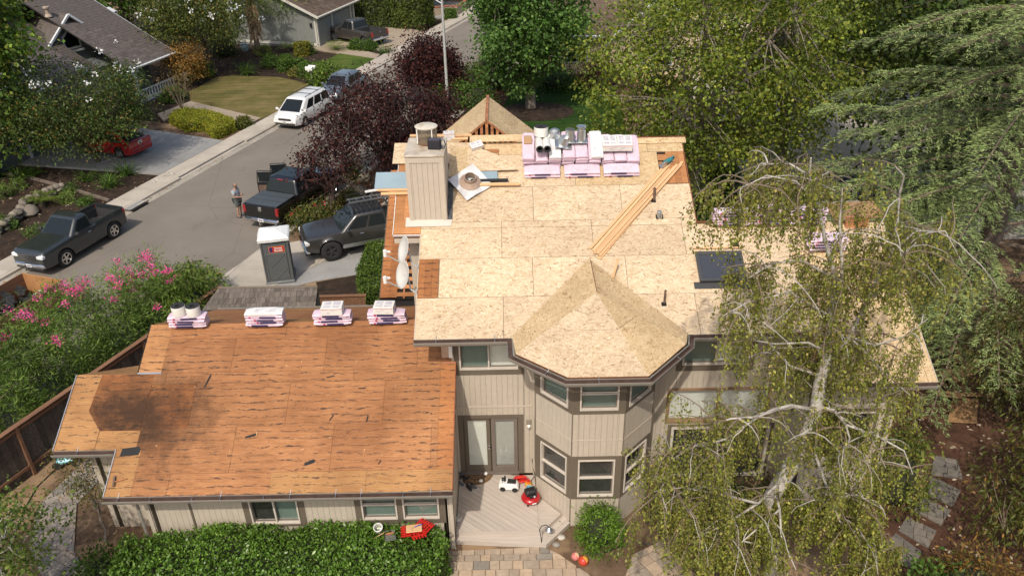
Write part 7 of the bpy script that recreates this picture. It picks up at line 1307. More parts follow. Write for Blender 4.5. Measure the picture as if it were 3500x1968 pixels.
    for y in (-.3, .35): obj('wiper', MB().tube([(xf0 + .0, y, belt + .0), (xf0 - .12, y + .42, belt + .07)], .01, 4), m_black, t, local=True)
    # doors: panels standing a few millimetres proud
    for s in (1, -1):
        for j, (a, b) in enumerate(doors):
            if doors_open and s > 0: continue
            xx = [a + (b - a) * k / 8 for k in range(9)]; rws = []
            for x in xx: h = sec(x); rws.append([(x, s * (y + .006), zz) for y, zz in h[0:6]])
            d_ = obj('door', MB().grid(rws if s > 0 else rws[::-1]), paint, t, local=True, smooth=40); obj('door_handle', MB().box((a + .18, s * (hw0 + .02), belt - .2), (.17, .03, .035), bev=.01), m_chrome if chrome else paint, d_, local=True)
            obj('door_gap', MB().box((a - .006, s * (hw0 - .045), .78), (.012, .09, .7)), m_black, t, local=True)
        obj('mirror', MB().box((xf0 - .28, s * (hw0 + .13), belt + .07), (.14, .2, .17), bev=.04).box((xf0 - .25, s * (hw0 + .0), belt + .02), (.07, .12, .05)), paint if not chrome else m_plastic, t, local=True)
        if sill: obj('sill_trim', MB().box((0, s * (hw0 + .005), low + .10), (wb[1] - wb[0] - 2 * ra, .015, .17)), sill, t, local=True)
        hl = hood - hoodslope; fx = L / 2 - .10
        o = obj('headlight', MB().box((fx, s * (hw(fx) - .19), hl - .21), (.24, .38, .22), bev=.05), m_headl, t, local=True, smooth=40); obj('indicator', MB().box((fx - .04, s * (hw(fx) - .035), hl - .22), (.14, .05, .10), bev=.015), m_amber, o, local=True)
        zt_ = (rail if bed else (deck or belt)); obj('taillight', MB().box((-L / 2 + .06, s * (hw0 * .96 - .075), zt_ - .26 if bed else zt_ - .1), (.16, .15, .40 if bed else .22), bev=.03), m_taill, t, local=True, smooth=40)
    hl = hood - hoodslope
    g = obj('grille', MB().box((L / 2 - .02, 0, hl - .27), (.09, W * .50, .36), bev=.03), m_plastic, t, local=True)
    for k in range(3): obj('grille_bar', MB().box((L / 2 + .01, 0, hl - .36 + k * .1), (.03, W * .47, .035), bev=.008), m_chrome if chrome else m_plastic, g, local=True)
    obj('front_bumper', MB().box((L / 2 - .06, 0, .56), (.24, W * .90, .24), bev=.07), paint if kind != 'pickup' or not chrome else m_chrome, t, local=True, smooth=40); obj('air_dam', MB().box((L / 2 - .05, 0, .42), (.2, W * .8, .12), bev=.03), m_plastic, t, local=True)
    obj('rear_bumper', MB().box((-L / 2 + .02, 0, .56), (.22, W * .92, .22), bev=.06), m_chrome if kind == 'pickup' and chrome else paint, t, local=True, smooth=40)
    pl_ = obj('number_plate', MB().box((-L / 2 - .10, 0, .60) if kind == 'pickup' else (-L / 2 - .012, 0, .86), (.012, .31, .16)), m_plate, t, local=True); obj('plate_digits', MB().box(((-L / 2 - .107) if kind == 'pickup' else (-L / 2 - .019), 0, .60 if kind == 'pickup' else .86), (.003, .22, .05)), m_navy, pl_, local=True)
    if plate_front: o = obj('number_plate', MB().box((L / 2 + .065, 0, .56), (.012, .31, .15)), m_plate, t, local=True); obj('plate_digits', MB().box((L / 2 + .073, 0, .56), (.003, .22, .05)), m_navy, o, local=True)
    if bed: o = obj('tailgate', MB().box((-L / 2 - .004, 0, (rail + .66) / 2), (.02, W * .76, rail - .76), bev=.008), paint, t, local=True); obj('tailgate_handle', MB().box((-L / 2 - .02, 0, rail - .1), (.02, .2, .05), bev=.008), m_chrome if chrome else m_plastic, o, local=True); obj('bed_floor', MB().box(((bed[0] + bed[1]) / 2, 0, .635), (bed[1] - bed[0] - .03, W - .4, .02)), m_bedliner, t, local=True); obj('bed_lining', MB().box((bed[1] - .02, 0, .9), (.02, W - .36, .5)).box((bed[0] + .02, 0, .9), (.02, W - .36, .5)).box(((bed[0] + bed[1]) / 2, hw0 - .185, .9), (bed[1] - bed[0], .02, .5)).box(((bed[0] + bed[1]) / 2, -hw0 + .185, .9), (bed[1] - bed[0], .02, .5)), m_bedliner, t, local=True)
    if bed and cover: o = obj('bed_cover', MB().box(((bed[0] + bed[1]) / 2, 0, rail + .015), (bed[1] - bed[0] + .02, W - .2, .03), bev=.01), cover, t, local=True); [obj('cover_seam', MB().box((bed[0] + (bed[1] - bed[0]) * k / 3, 0, rail + .032), (.02, W - .24, .006)), m_black, o, local=True) for k in (1, 2)]
    if roofrack:
        for s in (1, -1): obj('roof_rail', MB().tube([(xr1 + .15, s * (wt_ - .12), H - .02), (xr1 + .22, s * (wt_ - .12), H + .06), (xf1 - .3, s * (wt_ - .12), H + .06), (xf1 - .2, s * (wt_ - .12), H - .02)], .022, 6), m_plastic, t, local=True, smooth=50)
        for k in (.3, .65): x = xr1 + (xf1 - xr1) * k; obj('roof_bar', MB().tube([(x, -wt_ + .12, H + .05), (x, wt_ - .12, H + .05)], .02, 6), m_plastic, t, local=True)
    for wx in wb:
        for s in (1, -1):
            M_ = TR(wx, s * (hw0 - .13 + flare * .6), rt) @ RX(R(-90 * s)); w_ = obj('wheel', MB().lathe([(rt * .60, -.11), (rt * .92, -.115), (rt, -.08), (rt, .08), (rt * .92, .115), (rt * .60, .11)], 26, cap=False), m_rubber, t, M_, 50, True)
            mb = MB().lathe([(rt * .62, -.1), (rt * .62, .10), (rt * .56, .105), (rt * .54, .03), (.0, .02)], 22, cap=False)
            rim = obj('rim', mb, rimm if rimm is m_rimdark else m_plastic, w_, None, 40, True); sp = MB().lathe([(rt * .60, .085), (rt * .64, .112), (rt * .56, .112), (rt * .54, .085)], 22, cap=False).lathe([(.0, .10), (.08, .10), (.10, .05)], 12, cap=False)
            for k in range(5): a = 2 * math.pi * k / 5; sp.add([(.05, -.045, .09), (rt * .58, -.035, .10), (rt * .58, .035, .10), (.05, .045, .09), (.05, -.045, .04), (rt * .58, -.035, .05), (rt * .58, .035, .05), (.05, .045, .04)], [(0, 1, 2, 3), (0, 4, 5, 1), (2, 6, 7, 3), (1, 5, 6, 2)], RZ(a))
            obj('spokes', sp, rimm, w_, None, None, True)
    return t
pa_grey = mat_paint('gunmetal_paint', (.045, .052, .055), .5, .3); pa_black = mat_paint('black_paint', (.006, .006, .007), .2, .25); pa_dkgrey = mat_paint('dark_grey_paint', (.055, .053, .052), .45, .32); pa_white = mat_paint('white_car_paint', (.74, .74, .73), .0, .3); pa_blue = mat_paint('blue_grey_paint', (.20, .225, .25), .6, .3); pa_taupe = mat_paint('taupe_paint', (.075, .068, .062), .5, .32); pa_red = mat_paint('red_paint', (.36, .008, .012), .2, .28); pa_navy = mat_paint('navy_paint', (.012, .022, .06), .4, .25); m_cover = M('tonneau_vinyl', (.055, .066, .075), .55, .1)
sh = -SN * .82
# 1 grey pickup at the far kerb
fw_, rw_ = G(235, 903), G(397, 818); c_ = (fw_ + rw_) / 2 + sh + SD * -.12
vehicle('pickup_truck', 'gunmetal grey regular cab pickup parked at the far kerb, left edge', c_, STREET_ROT + math.pi, pa_grey, .90, L=5.45, W=2.02, H=2.0, wb=(-1.72, 1.5), rt=.45, belt=1.32, hood=1.30, hoodslope=.07, cab=(-.62, .92, -.50, .22), rail=1.36, bed=(-2.62, -.72), doors=((-.38, .95),), wins=((.13, .80),), rimm=m_chrome, low=.40)
tk_ = bpy.data.objects['pickup_truck']
hood_sc = obj('hood_scoop', MB().box((1.62, -.2, 1.2), (.7, .22, .05), bev=.02).box((1.62, .2, 1.2), (.7, .22, .05), bev=.02), pa_grey, tk_, local=True)
# 2 black pickup with both left doors open
rc = G(907, 752, .55); c2 = Vector((rc.x, rc.y, 0)) + SD * 2.75
bt = vehicle('pickup_truck', 'black crew cab pickup with covered bed and left doors open', c2, R(69), pa_black, 1.0, L=5.7, W=2.03, H=1.95, wb=(-1.75, 1.9), rt=.42, belt=1.26, hood=1.24, cab=(-1.15, 1.35, -.92, .62), rail=1.32, bed=(-2.75, -1.28), doors=((-1.0, .05), (.1, 1.2)), wins=((.06, .46), (.5, .88)), low=.42, cover=m_cover, doors_open=True)
obj('roof_glass', MB().box((-.15, 0, 1.962), (1.1, 1.1, .012), bev=.004), m_vglass, bt, local=True); obj('brake_lamp', MB().box((-1.0, 0, 1.90), (.05, .32, .04)), m_taill, bt, local=True); obj('badge', MB().lathe([(0, 0), (.10, 0), (.10, .02), (0, .025)], 14, TR(-2.87, 0, 1.12) @ RY(R(-90))), m_chrome, bt, local=True); obj('tow_hitch', MB().tube([(-2.8, 0, .40), (-3.05, 0, .40), (-3.05, 0, .5)], .035, 6), m_chrome, bt, local=True)
for xh, an, nm in ((1.2, 62, 'front'), (.05, 70, 'rear')):
    D_ = TR(xh, 1.0, 0) @ RZ(R(-an)); rws = [[(-1.05 * k / 4, .03 * math.sin(k / 4 * 3.14), z_) for k in range(5)] for z_ in (.5, .75, 1.0, 1.25)]
    d_ = obj('door', MB().grid(rws).box((-.52, -.035, .88), (1.0, .04, .72)), pa_black, bt, D_, None, True); obj('door_frame', MB().tube([(-.02, 0, 1.25), (-.22 if nm == 'front' else -.05, 0, 1.82), (-.95, 0, 1.84), (-1.03, 0, 1.25)], .028, 6), pa_black, d_, None, None, True); obj('door_window', MB().box((-.58, 0, 1.52), (.74, .008, .5)), m_vglass, d_, None, None, True); obj('door_lining', MB().box((-.52, -.06, .85), (.9, .02, .5)), m_iron, d_, None, None, True)
    if nm == 'front': obj('mirror', MB().box((-.12, .14, 1.35), (.12, .2, .2), bev=.04), m_chrome, d_, None, None, True)
# 3 dark grey pickup with ladder rack on the driveway
fwq = G(1140, 890); hd = R(202); dv = Vector((math.cos(hd), math.sin(hd), 0)); lf = Vector((-dv.y, dv.x, 0)); c3 = fwq - dv * 1.72 - lf * .85
f1 = vehicle('pickup_truck', 'dark grey crew cab pickup with ladder rack on the near driveway', c3, hd, pa_dkgrey, 1.0, L=5.6, W=2.0, H=1.92, wb=(-1.8, 1.75), rt=.46, belt=1.28, hood=1.26, cab=(-1.0, 1.25, -.8, .55), rail=1.34, bed=(-2.7, -1.1), doors=((-.9, .12), (.17, 1.12)), wins=((.10, .47), (.52, .88)), rimm=m_rimdark, low=.50, sill=m_steel, flare=.05, z=.05)
rk = thing('ladder_rack', 'black steel ladder rack on the roof of the driveway pickup', 'rack', mtx=wm_of(f1).copy()); 
for y in (-.72, .72): obj('rack_rail', MB().tube([(.55, y, 2.02), (-2.6, y, 2.06)], .028, 6), m_black, rk, local=True); obj('rack_rail', MB().tube([(.55, y, 2.22), (-.8, y, 2.24)], .02, 6), m_black, rk, local=True)
for k in range(6): obj('rack_bar', MB().box((.5 - k * .22, 0, 2.03), (.09, 1.4, .03)), m_black, rk, local=True)
for k in range(3): obj('rack_bar', MB().box((-1.0 - k * .7, 0, 2.05), (.06, 1.4, .04)), m_black, rk, local=True)
for x, y in ((.55, .72), (.55, -.72), (-2.6, .72), (-2.6, -.72)): obj('rack_post', MB().tube([(x, y, 1.3 if x < 0 else 1.9), (x, y, 2.24 if x > 0 else 2.06)], .03, 6), m_black, rk, local=True)
ldm = wm_of(f1) @ TR(-1.1, -.25, 2.12); ld = thing('aluminium_ladder', 'aluminium ladder lying on the pickup roof rack', 'ladder', mtx=ldm)
for y in (-.2, .2): obj('stile', MB().box((0, y, 0), (3.4, .03, .07)), m_steel, ld, local=True)
for k in range(11): obj('rung', MB().tube([(-1.6 + k * .32, -.2, 0), (-1.6 + k * .32, .2, 0)], .016, 6), m_steel, ld, local=True)
tag(obj('pvc_trough', MB().box((0, 0, 0), (2.6, .13, .08), bev=.015), m_white, None, wm_of(f1) @ TR(-1.6, -.62, 2.28)), 'long white trough strapped to the pickup rack', 'trough')
# 4 white minivan, 5 crossover, 6 garage pickup, 7 red car, 8 blue car
a, b = G(1046, 431), G(1115, 390); c4 = (a + b) / 2 + sh; vehicle('minivan', 'white minivan with roof rails parked at the far kerb', c4, STREET_ROT + math.pi, pa_white, .92, 'van', L=5.05, W=1.97, H=1.78, wb=(-1.55, 1.45), rt=.33, belt=1.08, hood=1.05, cab=(-2.35, 1.85, -2.1, .85), rail=1.0, deck=1.05, doors=((-.95, .2), (.25, 1.35)), wins=((.05, .30), (.34, .58), (.62, .84)), chrome=False, cat='minivan', low=.28, hoodslope=.16, roofrack=True, nose=.16)
a = G(1237, 313); c5 = a + sh * .95 - SD * 1.25; vehicle('crossover', 'blue grey crossover parked behind the white minivan', c5, STREET_ROT + math.pi, pa_blue, .97, 'suv', L=4.65, W=1.85, H=1.64, wb=(-1.35, 1.35), rt=.36, belt=1.02, hood=1.02, cab=(-2.0, 1.25, -1.35, .35), deck=1.0, rail=1.0, doors=((-.85, .1), (.15, 1.05)), wins=((.14, .46), (.5, .85)), chrome=False, cat='car', low=.3, hoodslope=.17, nose=.2)
a, b = G(1258, 164), G(1142, 144); hd6 = math.atan2(b.y - a.y, b.x - a.x); d6 = (b - a).normalized(); c6_ = (a + b) / 2 + Vector((d6.y, -d6.x, 0)) * .85; vehicle('pickup_truck', 'taupe extended cab pickup on the tan garage driveway', c6_, hd6, pa_taupe, 1.08, L=5.4, W=1.97, H=1.83, wb=(-1.8, 1.65), rt=.38, belt=1.15, hood=1.12, cab=(-.62, 1.15, -.45, .45), rail=1.2, bed=(-2.6, -.72), doors=((-.1, 1.0),), wins=((.10, .36), (.42, .84)), z=.13, flare=.05)
a = G(420, 548); hd7 = R(158); d7 = Vector((math.cos(hd7), math.sin(hd7), 0)); c7 = a + d7 * 1.3 + Vector((d7.y, -d7.x, 0)) * .75; vehicle('red_car', 'red hatchback under the crepe myrtle on the grey driveway', c7, hd7, pa_red, 1.0, 'car', L=4.35, W=1.78, H=1.47, wb=(-1.3, 1.3), rt=.32, belt=.93, hood=.92, cab=(-2.0, 1.25, -1.2, .3), deck=.98, rail=1, doors=((-.85, .08), (.13, 1.0)), wins=((.12, .44), (.49, .84)), chrome=False, cat='car', z=.125, low=.24, hoodslope=.18, nose=.2)
a = G(2955, 688); vehicle('blue_car', 'dark blue coupe parked under the trees at the right', (a.x - 1.45, a.y + .75), R(3), pa_navy, 1.0, 'car', L=4.7, W=1.8, H=1.36, wb=(-1.4, 1.4), rt=.33, belt=.9, hood=.88, cab=(-1.75, 1.1, -.95, .1), deck=.92, rail=1, doors=((-.45, .95),), wins=((.14, .42), (.46, .84)), chrome=False, cat='car', low=.22, hoodslope=.14, nose=.14, plate_front=False)
a = G(2600, 480); vehicle('silver_car', 'pale car half hidden behind the yellow-green trees', (a.x, a.y + 2), R(8), pa_white, 1.0, 'car', L=4.7, W=1.8, H=1.42, wb=(-1.4, 1.4), rt=.33, belt=.92, hood=.9, cab=(-1.75, 1.1, -.95, .1), deck=.95, rail=1, doors=((-.8, .1), (.15, .95)), wins=((.12, .44), (.48, .84)), chrome=False, cat='car', low=.22)

# ------------------------------------------------------------------ portable toilet
pb0, pb1 = G(914, 977), G(1008, 966); rz = math.atan2(pb1.y - pb0.y, pb1.x - pb0.x); PT = TR(pb0.x, pb0.y, .05) @ RZ(rz); pw = (pb1 - pb0).length; pt = thing('portable_toilet', 'grey portable toilet with white roof on the near driveway', 'portable toilet', mtx=PT)
m_ptg = M('toilet_plastic', (.10, .108, .11), .5, .06); m_ptr = M('toilet_roof', (.74, .75, .74), .4, .05); Wp = pw; Dp = 1.12; Hp = 1.98
obj('skid', MB().box((Wp / 2, Dp / 2, .05), (Wp + .06, Dp + .08, .10), bev=.02), M('skid_grey', (.16, .17, .17), .6, .08), pt, local=True)
def pbox(z0, z1, k0, k1):
    q = lambda k, z: [(Wp / 2 + sx * (Wp / 2 - k), Dp / 2 + sy * (Dp / 2 - k), z) for sx, sy in ((-1, -1), (1, -1), (1, 1), (-1, 1))]; return MB().add(q(k0, z0) + q(k1, z1), [(3, 2, 1, 0), (4, 5, 6, 7), (0, 1, 5, 4), (1, 2, 6, 5), (2, 3, 7, 6), (3, 0, 4, 7)])
obj('cabin', pbox(.10, Hp, .03, .035), m_ptg, pt, local=True)
obj('door', MB().box((Wp / 2, .025, 1.0), (Wp * .78, .03, 1.62), bev=.01), m_ptg, pt, local=True)
for (x0, z0, x1, z1) in ((.16, 1.38, Wp - .16, 1.38), (.16, 1.38, .16, .22), (Wp - .16, 1.38, Wp - .16, .22), (.30, .78, Wp - .22, 1.32), (.45, .26, Wp - .22, .62)): obj('door_rib', MB().tube([(x0, .004, z0), (x1, .004, z1)], .016, 5), m_ptg, pt, local=True)
for x in (.035, Wp - .035): obj('corner_post', MB().box((x, .03, 1.03), (.07, .06, 1.9), bev=.015), m_ptg, pt, local=True)
for k in range(3): obj('vent_louvre', MB().box((Wp * .28, .018, 1.86 - k * .05), (Wp * .4, .02, .022)).box((Wp * .72, .018, 1.86 - k * .05), (Wp * .4, .02, .022)), m_ptg, pt, local=True)
obj('side_rib', MB().box((Wp - .025, Dp * .3, 1.0), (.02, .05, 1.7)).box((Wp - .025, Dp * .7, 1.0), (.02, .05, 1.7)), m_ptg, pt, local=True)
rows = []
for z_, k in ((Hp - .03, -.05), (Hp + .09, -.06), (Hp + .14, .0), (Hp + .22, .22), (Hp + .27, .42)): rows.append([(Wp / 2 + a * (Wp / 2 - k), Dp / 2 + b * (Dp / 2 - k), z_) for a, b in ((-1, -1), (0, -1.03), (1, -1), (1.03, 0), (1, 1), (0, 1.03), (-1, 1), (-1.03, 0))])
mb = MB().grid(rows, closed=True); mb.f += [tuple(range(7, -1, -1)), tuple(range(32, 40))]; rf = obj('roof', mb, m_ptr, pt, local=True); obj('vent_stack', MB().lathe([(0, 0), (.05, 0), (.05, .14), (0, .15)], 12, TR(Wp * .62, Dp * .82, Hp + .2)), m_ptg, rf, local=True)
m_decal = M('sticker_red', (.50, .035, .02), .4, .06); m_decal2 = M('sticker_orange', (.70, .22, .03), .4, .05); m_dblue = M('sticker_blue', (.035, .03, .16), .4, .05)
def text_mesh(body, size, mat, name):
    cu = bpy.data.curves.new(name, 'FONT'); cu.body = body; cu.size = size; cu.extrude = .002; cu.align_x = 'CENTER'; cu.align_y = 'CENTER'; cu.offset = size * .02; o = bpy.data.objects.new(name, cu); C.objects.link(o); bpy.context.view_layer.update(); me = bpy.data.meshes.new_from_object(o.evaluated_get(bpy.context.evaluated_depsgraph_get())); bpy.data.objects.remove(o); me.materials.clear(); me.materials.append(mat); return me
def sticker(mtx, w, h):
    s_ = obj('sign', MB().box((0, 0, 0), (w, h, .004), bev=.0), m_decal2, pt, mtx, None, True); obj('sign_field', MB().box((.0, 0, .002), (w - .03, h - .03, .003)), m_decal, s_, None, None, True); obj('sign_panel', MB().box((-w * .36, 0, .0035), (w * .2, h - .05, .003)), m_dblue, s_, None, None, True)
    obj('sign_figure', MB().lathe([(0, 0), (.03, 0), (.03, .004), (0, .004)], 10, TR(-w * .36, h * .22, .005)).box((-w * .36, -.02, .006), (.06, .1, .003)), m_navy, s_, None, None, True)
    obj('lettering', text_mesh('Honey', h * .44, m_white, 'lettering'), None, s_, TR(w * .12, h * .2, .006), None, True); obj('lettering', text_mesh('Bucket', h * .44, m_white, 'lettering'), None, s_, TR(w * .12, -h * .2, .006), None, True)
sticker(TR(Wp * .56, .004, 1.58) @ RX(R(90)), .62, .27); sticker(TR(Wp - .022, Dp * .5, 1.6) @ RZ(R(90)) @ RX(R(90)), .5, .22)

# ------------------------------------------------------------------ lamp post, mailboxes, planter, pot
lp = Vector((-4.05, 52.3, 0)); t = thing('street_lamp', 'tall grey street lamp post at the kerb beside the purple plum', 'street lamp', lp); obj('pole', MB().tube([lp, lp + Vector((0, 0, 4)), lp + Vector((0, 0, 7.25))], [.11, .09, .075], 12), m_greybark if False else M('pole_grey', (.40, .41, .40), .6, .06), t, None, 60); obj('arm', MB().tube([lp + Vector((0, 0, 6.9)), lp + Vector((-.8, .1, 7.35)), lp + Vector((-1.9, .2, 7.7))], [.045, .04, .035], 8), m_steel, t); obj('lamp_head', MB().box((lp.x - 2.2, lp.y + .2, 7.72), (.7, .28, .14), bev=.05), m_steel, t); obj('base', MB().lathe([(0, 0), (.2, 0), (.2, .06), (.14, .25), (0, .25)], 12, TR(*lp)), m_steel, t)
q = G(1070, 292); mbx = thing('mailbox_pair', 'two white mailboxes on one post at the kerb', 'mailbox', (q.x, q.y, .12), STREET_ROT)
obj('post', MB().box((0, 0, .5), (.1, .1, 1.0)).box((0, 0, 1.0), (.75, .1, .06)), m_white, mbx, local=True)
for x in (-.2, .24):
    mb = MB(); pr = [(-.12, 0)] + [(.12 * math.cos(a), .14 + .12 * math.sin(a)) for a in [math.pi * (1 - k / 8) for k in range(9)]] + [(.12, 0)]; mb.grid([[(x + a, y, 1.05 + b) for a, b in pr] for y in (-.28, .28)], closed=True); n = len(pr); mb.f += [tuple(range(n)), tuple(range(2 * n - 1, n - 1, -1))]; o = obj('mailbox', mb, m_white, mbx, local=True); obj('mailbox_door', MB().box((x, -.285, 1.18), (.2, .01, .22)), m_toywhite, o, local=True)
q = G(838, 175); t = thing('glazed_pot', 'pale blue glazed pot under the crepe myrtle', 'pot', (q.x, q.y, 0)); obj('pot', MB().lathe([(.0, 0), (.25, 0), (.38, .3), (.3, .58), (.36, .62), (.3, .62), (.25, .5)], 16), M('blue_glaze', (.35, .45, .50), .3, .1), t, local=True, smooth=50); obj('pot_soil', MB().lathe([(0, .55), (.28, .55)], 14, cap=False), m_mulch, t, local=True)
bp = thing('brick_planter', 'curving brick-capped planter wall at the far end of the street', 'planter', G(1580, 50)); pth = [G(1470, 60), G(1545, 52), G(1560, 58), G(1600, 30), G(1625, 5), G(1622, -20)]; m_brick = M('brick', (.33, .13, .075), .9, .2, 6, ov=.15)
for a, b in zip(pth[:-1], pth[1:]):
    f_ = frame((a.x, a.y, 0), b - a, VUP); l = (b - a).length; obj('wall_section', MB().box((l / 2, .45, 0), (l, .9, .25)), m_conc_tan, bp, f_)
    for k in range(int(l / .42)): obj('brick', MB().box((k * .42 + .21, .94, 0), (.40, .09, .34)), m_brick, bp, f_)
dr = G(478, 705, .1); t = thing('storm_drain', 'storm drain inlet in the far kerb behind the grey pickup', 'drain', mtx=TR(dr.x, dr.y, 0) @ RZ(STREET_ROT)); obj('inlet', MB().box((0, 0, .07), (1.1, .12, .08)), m_dark, t, local=True); obj('lid', MB().box((0, .25, .142), (1.2, .4, .02)), m_conc_grey, t, local=True); obj('marker', MB().box((.3, .12, .155), (.6, .12, .006)), m_conc, t, local=True)

# ------------------------------------------------------------------ man looking at his phone
def skin(name, pts, edges, rad, mat, parent, sub=2, root=0):
    me = bpy.data.meshes.new(name); me.from_pydata([tuple(p) for p in pts], edges, []); o = bpy.data.objects.new(name, me); attach(o, parent, None, True); md = o.modifiers.new('skin', 'SKIN'); md.use_smooth_shade = True
    sv = me.skin_vertices[0].data
    for i, r in enumerate(rad): sv[i].radius = (r, r) if not isinstance(r, tuple) else r
    sv[root].use_root = True; ss = o.modifiers.new('sub', 'SUBSURF'); ss.levels = sub; ss.render_levels = sub; me.materials.append(mat); return o
mp_ = G(822, 741); man = thing('person', 'bald man in grey t-shirt and dark shorts looking at his phone', 'person', (mp_.x, mp_.y, 0.01), R(-12))
m_skin = M('skin', (.40, .215, .14), .6, .06); m_tee = M('grey_tee', (.33, .36, .40), .9, .06); m_shorts = M('dark_shorts', (.075, .085, .085), .9, .1); m_shoesb = M('navy_shoes', (.03, .035, .05), .8, .1); m_hair = M('grey_hair', (.12, .10, .09), .9, .2)
J = {'pel': (0, 0, .95), 'sp': (.0, 0, 1.15), 'ch': (-.01, 0, 1.33), 'nk': (.01, 0, 1.49), 'hd0': (.04, 0, 1.56), 'hd': (.06, 0, 1.66), 'ht': (.04, 0, 1.745),
     'hl': (0, .10, .90), 'kl': (.04, .12, .50), 'al': (0, .12, .09), 'fl': (.14, .13, .04), 'hr': (0, -.10, .90), 'kr': (.03, -.13, .50), 'ar': (-.02, -.13, .09), 'fr': (.12, -.15, .04),
     'sl': (0, .19, 1.41), 'el': (.02, .25, 1.13), 'wl': (.24, .12, 1.14), 'pl': (.31, .07, 1.17), 'sr': (0, -.19, 1.41), 'er': (.04, -.25, 1.14), 'wr': (.25, -.10, 1.10), 'pr': (.32, -.06, 1.12)}
RAD = {'pel': .14, 'sp': .135, 'ch': .15, 'nk': .058, 'hd0': .075, 'hd': .095, 'ht': .06, 'hl': .085, 'kl': .058, 'al': .04, 'fl': .035, 'hr': .085, 'kr': .058, 'ar': .04, 'fr': .035, 'sl': .065, 'el': .043, 'wl': .03, 'pl': .036, 'sr': .065, 'er': .043, 'wr': .03, 'pr': .036}
E_ = [('pel', 'sp'), ('sp', 'ch'), ('ch', 'nk'), ('nk', 'hd0'), ('hd0', 'hd'), ('hd', 'ht'), ('pel', 'hl'), ('hl', 'kl'), ('kl', 'al'), ('al', 'fl'), ('pel', 'hr'), ('hr', 'kr'), ('kr', 'ar'), ('ar', 'fr'), ('ch', 'sl'), ('sl', 'el'), ('el', 'wl'), ('wl', 'pl'), ('ch', 'sr'), ('sr', 'er'), ('er', 'wr'), ('wr', 'pr')]
V = list(J); pts = [J[k] for k in V]; rad = [RAD[k] for k in V]; edges = [(V.index(a), V.index(b)) for a, b in E_]
for hand, sgn in (('pl', -1), ('pr', 1)):
    b = Vector(J[hand])
    for i, (dx, dy, dzz, ln) in enumerate(((.05, .018 * 1.5, .0, 1), (.055, .006, .005, 1.1), (.053, -.007, .005, 1.05), (.045, -.02, .0, .9), (.01, .035 * -sgn * -1, .03, .8))):
        p1 = b + Vector((dx * .6, dy, dzz)); p2 = b + Vector((dx * ln, dy * 1.1 + sgn * .02, dzz + .025)); k = len(pts); pts += [tuple(p1), tuple(p2)]; rad += [.0095, .0085]; edges += [(V.index(hand), k), (k, k + 1)]
body = skin('body', pts, edges, rad, m_skin, man)
sk_ = ['pel', 'sp', 'ch', 'nk', 'sl', 'el', 'sr', 'er']; P_t = [J[k] for k in sk_]; P_t[0] = (0, 0, .90); P_t[3] = (.005, 0, 1.455); P_t[5] = tuple(Vector(J['sl']).lerp(Vector(J['el']), .72)); P_t[7] = tuple(Vector(J['sr']).lerp(Vector(J['er']), .72)); skin('t_shirt', P_t, [(0, 1), (1, 2), (2, 3), (2, 4), (4, 5), (2, 6), (6, 7)], [.175, .172, .172, .075, .085, .072, .085, .072], m_tee, man)
P_s = [(0, 0, .92), J['hl'], tuple(Vector(J['hl']).lerp(Vector(J['kl']), .9)), J['hr'], tuple(Vector(J['hr']).lerp(Vector(J['kr']), .9))]; skin('shorts', P_s, [(0, 1), (1, 2), (0, 3), (3, 4)], [.165, .11, .098, .11, .098], m_shorts, man)
for a, f in (('al', 'fl'), ('ar', 'fr')): A_, F_ = Vector(J[a]), Vector(J[f]); skin('shoe', [tuple(A_ + Vector((-.05, 0, -.045))), tuple(A_ + Vector((.06, 0, -.04))), tuple(F_ + Vector((.05, 0, 0)))], [(0, 1), (1, 2)], [.05, .052, .04], m_shoesb, man)
hd_ = Vector(J['hd']); obj('hair', MB().lathe([(.098, -.05), (.103, -.01), (.098, .03)], 16, TR(hd_.x - .012, hd_.y, hd_.z - .0), cap=False), m_hair, man, local=True, smooth=60)
for s in (1, -1): obj('ear', MB().lathe([(0, 0), (.018, .002), (.02, .012), (0, .018)], 8, TR(hd_.x - .005, s * .095, hd_.z - .02) @ RX(R(-90 * s))), m_skin, man, local=True, smooth=60); obj('eye', MB().lathe([(0, -.012), (.012, 0), (0, .012)], 8, TR(hd_.x + .085, s * .034, hd_.z + .0)), m_white, man, local=True, smooth=60)
obj('nose', MB().tube([(hd_.x + .088, 0, hd_.z + .005), (hd_.x + .108, 0, hd_.z - .028), (hd_.x + .09, 0, hd_.z - .038)], [.010, .016, .010], 6), m_skin, man, local=True, smooth=60); obj('mouth', MB().box((hd_.x + .088, 0, hd_.z - .062), (.012, .045, .008)), m_wood_red, man, local=True)
obj('belt_line', MB().lathe([(.178, .0), (.182, .02), (.178, .05)], 18, TR(0, 0, .90), cap=False), m_tee, man, local=True, smooth=60)
ph = wm_of(man) @ TR(.37, -.02, 1.20) @ RY(R(-38)); t = thing('phone', 'black phone held in the hands of the bald man', 'phone', mtx=ph); obj('phone_body', MB().box((0, 0, 0), (.15, .075, .010), bev=.003), m_black, t, local=True); obj('phone_screen', MB().box((0, 0, .006), (.135, .066, .002)), m_vglass, t, local=True)
